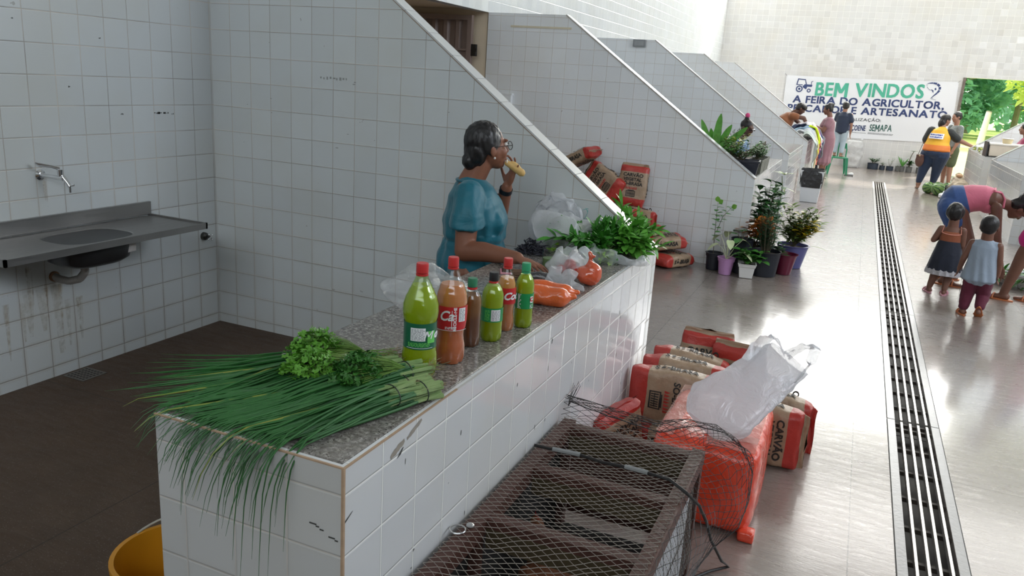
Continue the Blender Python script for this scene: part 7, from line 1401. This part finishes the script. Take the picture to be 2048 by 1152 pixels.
# rust runs under tap and waste pipe: stains lying on the tiles
def stain(name, cells, col, seed):
    n = N(name); o = n.obj(); a = n.noise(o, 30, 4, .6); n.set(col=col, rough=.7, alpha=n.math('MULTIPLY', n.ramp(a, (.35, 0), (.65, 1)), .26))
    random.seed(seed); g = G()
    for (y, z0, z1, w_) in cells:
        for k in range(3):
            yy = y+rnd(-w_, w_); ww = w_*rnd(.15, .4); zt = z0+rnd(-.01, .01); zb = z1+rnd(0, (z0-z1)*.6); g.add([(-3.7185-k*.0001, yy-ww, zt), (-3.7185-k*.0001, yy+ww, zt), (-3.7185-k*.0001, yy+ww*.3, zb), (-3.7185-k*.0001, yy-ww*.3, zb)], [(3, 2, 1, 0)])
    for k in range(len(g.v)): g.v[k] = (g.v[k][0]+.0025, g.v[k][1], g.v[k][2])
    o = g.obj(name, n.m, bpy.data.objects['wall_left'], smooth=False)
stain('rust_stain', [(2.71, 1.05, .90, .022), (2.73, .52, .10, .05), (2.60, .62, .20, .03)], (.42, .26, .10), 5); stain('brown_stain', [(2.68, .50, .05, .10), (2.83, .40, .10, .06), (2.5, .45, .1, .05)], (.46, .36, .22), 6)
# yellow bucket at the near end of the counter
m_buck = mat('mustard_bucket_plastic', (.62, .27, .012), .4, .12, 10)
t = thing('bucket', 'mustard-yellow plastic bucket half hidden behind the near end of the counter', 'bucket', (-1.585, 1.45, .0)); g = G(); g.lathe([(.001, .002), (.115, .002), (.12, .01), (.150, .30), (.156, .30), (.158, .325), (.163, .33), (.163, .345), (.150, .345), (.147, .33), (.116, .015), (.001, .012)], n=48); g.obj('bucket_body', m_buck, t, ang=40)
g = G(); g.tube([(.160*math.cos(a)*.99, .165*math.sin(a)-.0+.02, .345+.028*abs(math.sin(a)) if True else 0) for a in [PI*.0+PI*i/24 for i in range(25)]], .0035, 6); g.obj('handle', mat('pale_wire_handle', (.5, .48, .42), .5), t)
t = thing('crumpled_paper', 'crumpled pale paper lying inside the yellow bucket', 'paper', (-1.54, 1.42, .014)); g = G(); g.ell((0, 0, .10), (.07, .05, .10), 16, 10); blob('paper', g, mat('pale_paper', (.55, .56, .55), .8), t, .009, 1, fn=lambda c: c+c.normalized()*.04*nz(c.x*22, c.y*22, c.z*22)); g = G(); g.box((-.02, -.05, .10), (.03, -.046, .13)); g.obj('dark_spot_print', m_mark, t, smooth=False)
# grey box on the third partition
t = thing('switch_box', 'small grey junction box fixed high on the third partition', 'junction box', (-3.15, 11.75, 2.23)); g = G(); g.box((-.09, -.05, 0), (.09, 0, .10)); g.obj('cover', mat('grey_box', (.22, .23, .24), .5), t, smooth=False); g = G(); g.box((-.07, -.053, .015), (.07, -.05, .085)); g.obj('front_plate', mat('grey_box_plate', (.28, .29, .30), .5), t, smooth=False)
# ================================================================ outside the doorway
m_gr_ = mat('sunlit_grass', (.62, .66, .18), .9, .3, .5); g = G(); g.box((-40, 22.8, -.3), (60, 120, -.04)); o = g.obj('ground', m_gr_, smooth=False); o['kind'] = 'structure'
def treemat(name, a, b):
    n = N(name); p = n.pos(); c = n.mix(n.noise(p, 1.4, 4), a, b); n.t.nodes.remove(n.b); out = [x for x in n.t.nodes if x.type == 'OUTPUT_MATERIAL'][0]; d = n.n('ShaderNodeBsdfDiffuse'); t_ = n.n('ShaderNodeBsdfTranslucent'); n.l(c, d.inputs[0]); n.l(c, t_.inputs[0]); q = n.n('ShaderNodeMixShader'); q.inputs[0].default_value = .5; n.l(d.outputs[0], q.inputs[1]); n.l(t_.outputs[0], q.inputs[2]); n.l(q.outputs[0], out.inputs[0]); return n.m
m_t1 = treemat('blue_green_foliage', (.16, .42, .26), (.38, .68, .48)); m_t2 = treemat('yellow_green_foliage', (.45, .60, .14), (.72, .76, .25)); m_bark = mat('pale_bark', (.30, .26, .2), .9, .3, 3)
random.seed(101)
def tree(lb, loc, h_, r, m_, n_):
    t = thing('tree', lb, 'tree', loc, 0, 'trees beyond the doorway'); g, tr = G(), G(); tr.tube([(0, 0, 0), (.1, 0, h_*.4), (0, .1, h_*.75)], [.18, .13, .05], 8)
    cl = [(Vector((rnd(-r, r), rnd(-r*.6, r*.6), h_*rnd(.18, .95))), rnd(.8, 1.5)) for _ in range(26)]
    for c, cr in cl: tr.tube([(0, .05, min(c.z, h_*.6)*.8), c], [.04, .012], 5)
    for i in range(n_):
        c, cr = random.choice(cl); d = Vector((random.gauss(0, 1), random.gauss(0, 1), random.gauss(0, 1))).normalized(); p = c+d*cr*rnd(.5, 1); g.leaf(p, (rnd(-1, 1), rnd(-1, 1), rnd(-.7, .7)), rnd(.3, .55), rnd(.2, .32), (rnd(-1, 1), rnd(-1, 1), 1), .2, .1, 3)
    g.obj('foliage', m_, t, smooth=False); tr.obj('trunk', m_bark, t)
tree('blue-green tree just inside the left side of the doorway view', (4.6, 52, 0), 8, 3.2, m_t1, 5200); tree('tall blue-green tree behind the pale post', (8.2, 56, 0), 10, 3.5, m_t1, 5200); tree('yellow-green tree spreading over the right of the doorway view', (9.6, 44, 0), 7, 2.8, m_t2, 4600); tree('dark tree filling the gap behind the others', (6.2, 60, 0), 9, 4, m_t1, 4600)
tree('yellow-green tree at the far side, mostly behind the sloping partition', (13.5, 48, 0), 9, 3.6, m_t2, 3600); tree('blue-green tree rising behind the yellow-green ones', (12.5, 60, 0), 12, 4.5, m_t1, 3800)
tree('blue-green tree on the extreme left, glimpsed past the weathered jamb', (1.2, 55, 0), 9, 3.6, m_t1, 3600)
t = thing('post', 'pale leaning post standing in the grass outside the doorway', 'post', (5.35, 45, -.04)); g = G(); g.tube([(0, 0, 0), (.12, 0, 1.55)], [.17, .13], 10); g.obj('shaft', mat('bleached_post', (.75, .72, .66), .8), t); g = G(); g.tube([(.12, 0, 1.55), (.125, 0, 1.6)], [.14, .10], 10); g.obj('cap', m_bark, t)

random.seed(131); g = G()
for i in range(9000):
    x = rnd(-8, 32); z = rnd(0, 13)+1.2*nz(x*.4, i*.001); g.leaf((x, 74+rnd(-2.5, 2.5), z), (rnd(-1, 1), rnd(-1, 1), rnd(-.7, .7)), rnd(.6, 1.2), rnd(.4, .7), (rnd(-1, 1), rnd(-1, 1), 1), .2, .1, 3)
o = g.obj('treeline', treemat('distant_foliage', (.20, .45, .30), (.45, .70, .50)), smooth=False); tag(o, 'solid band of distant woodland closing the view beyond the grass', 'woodland', kind='stuff')
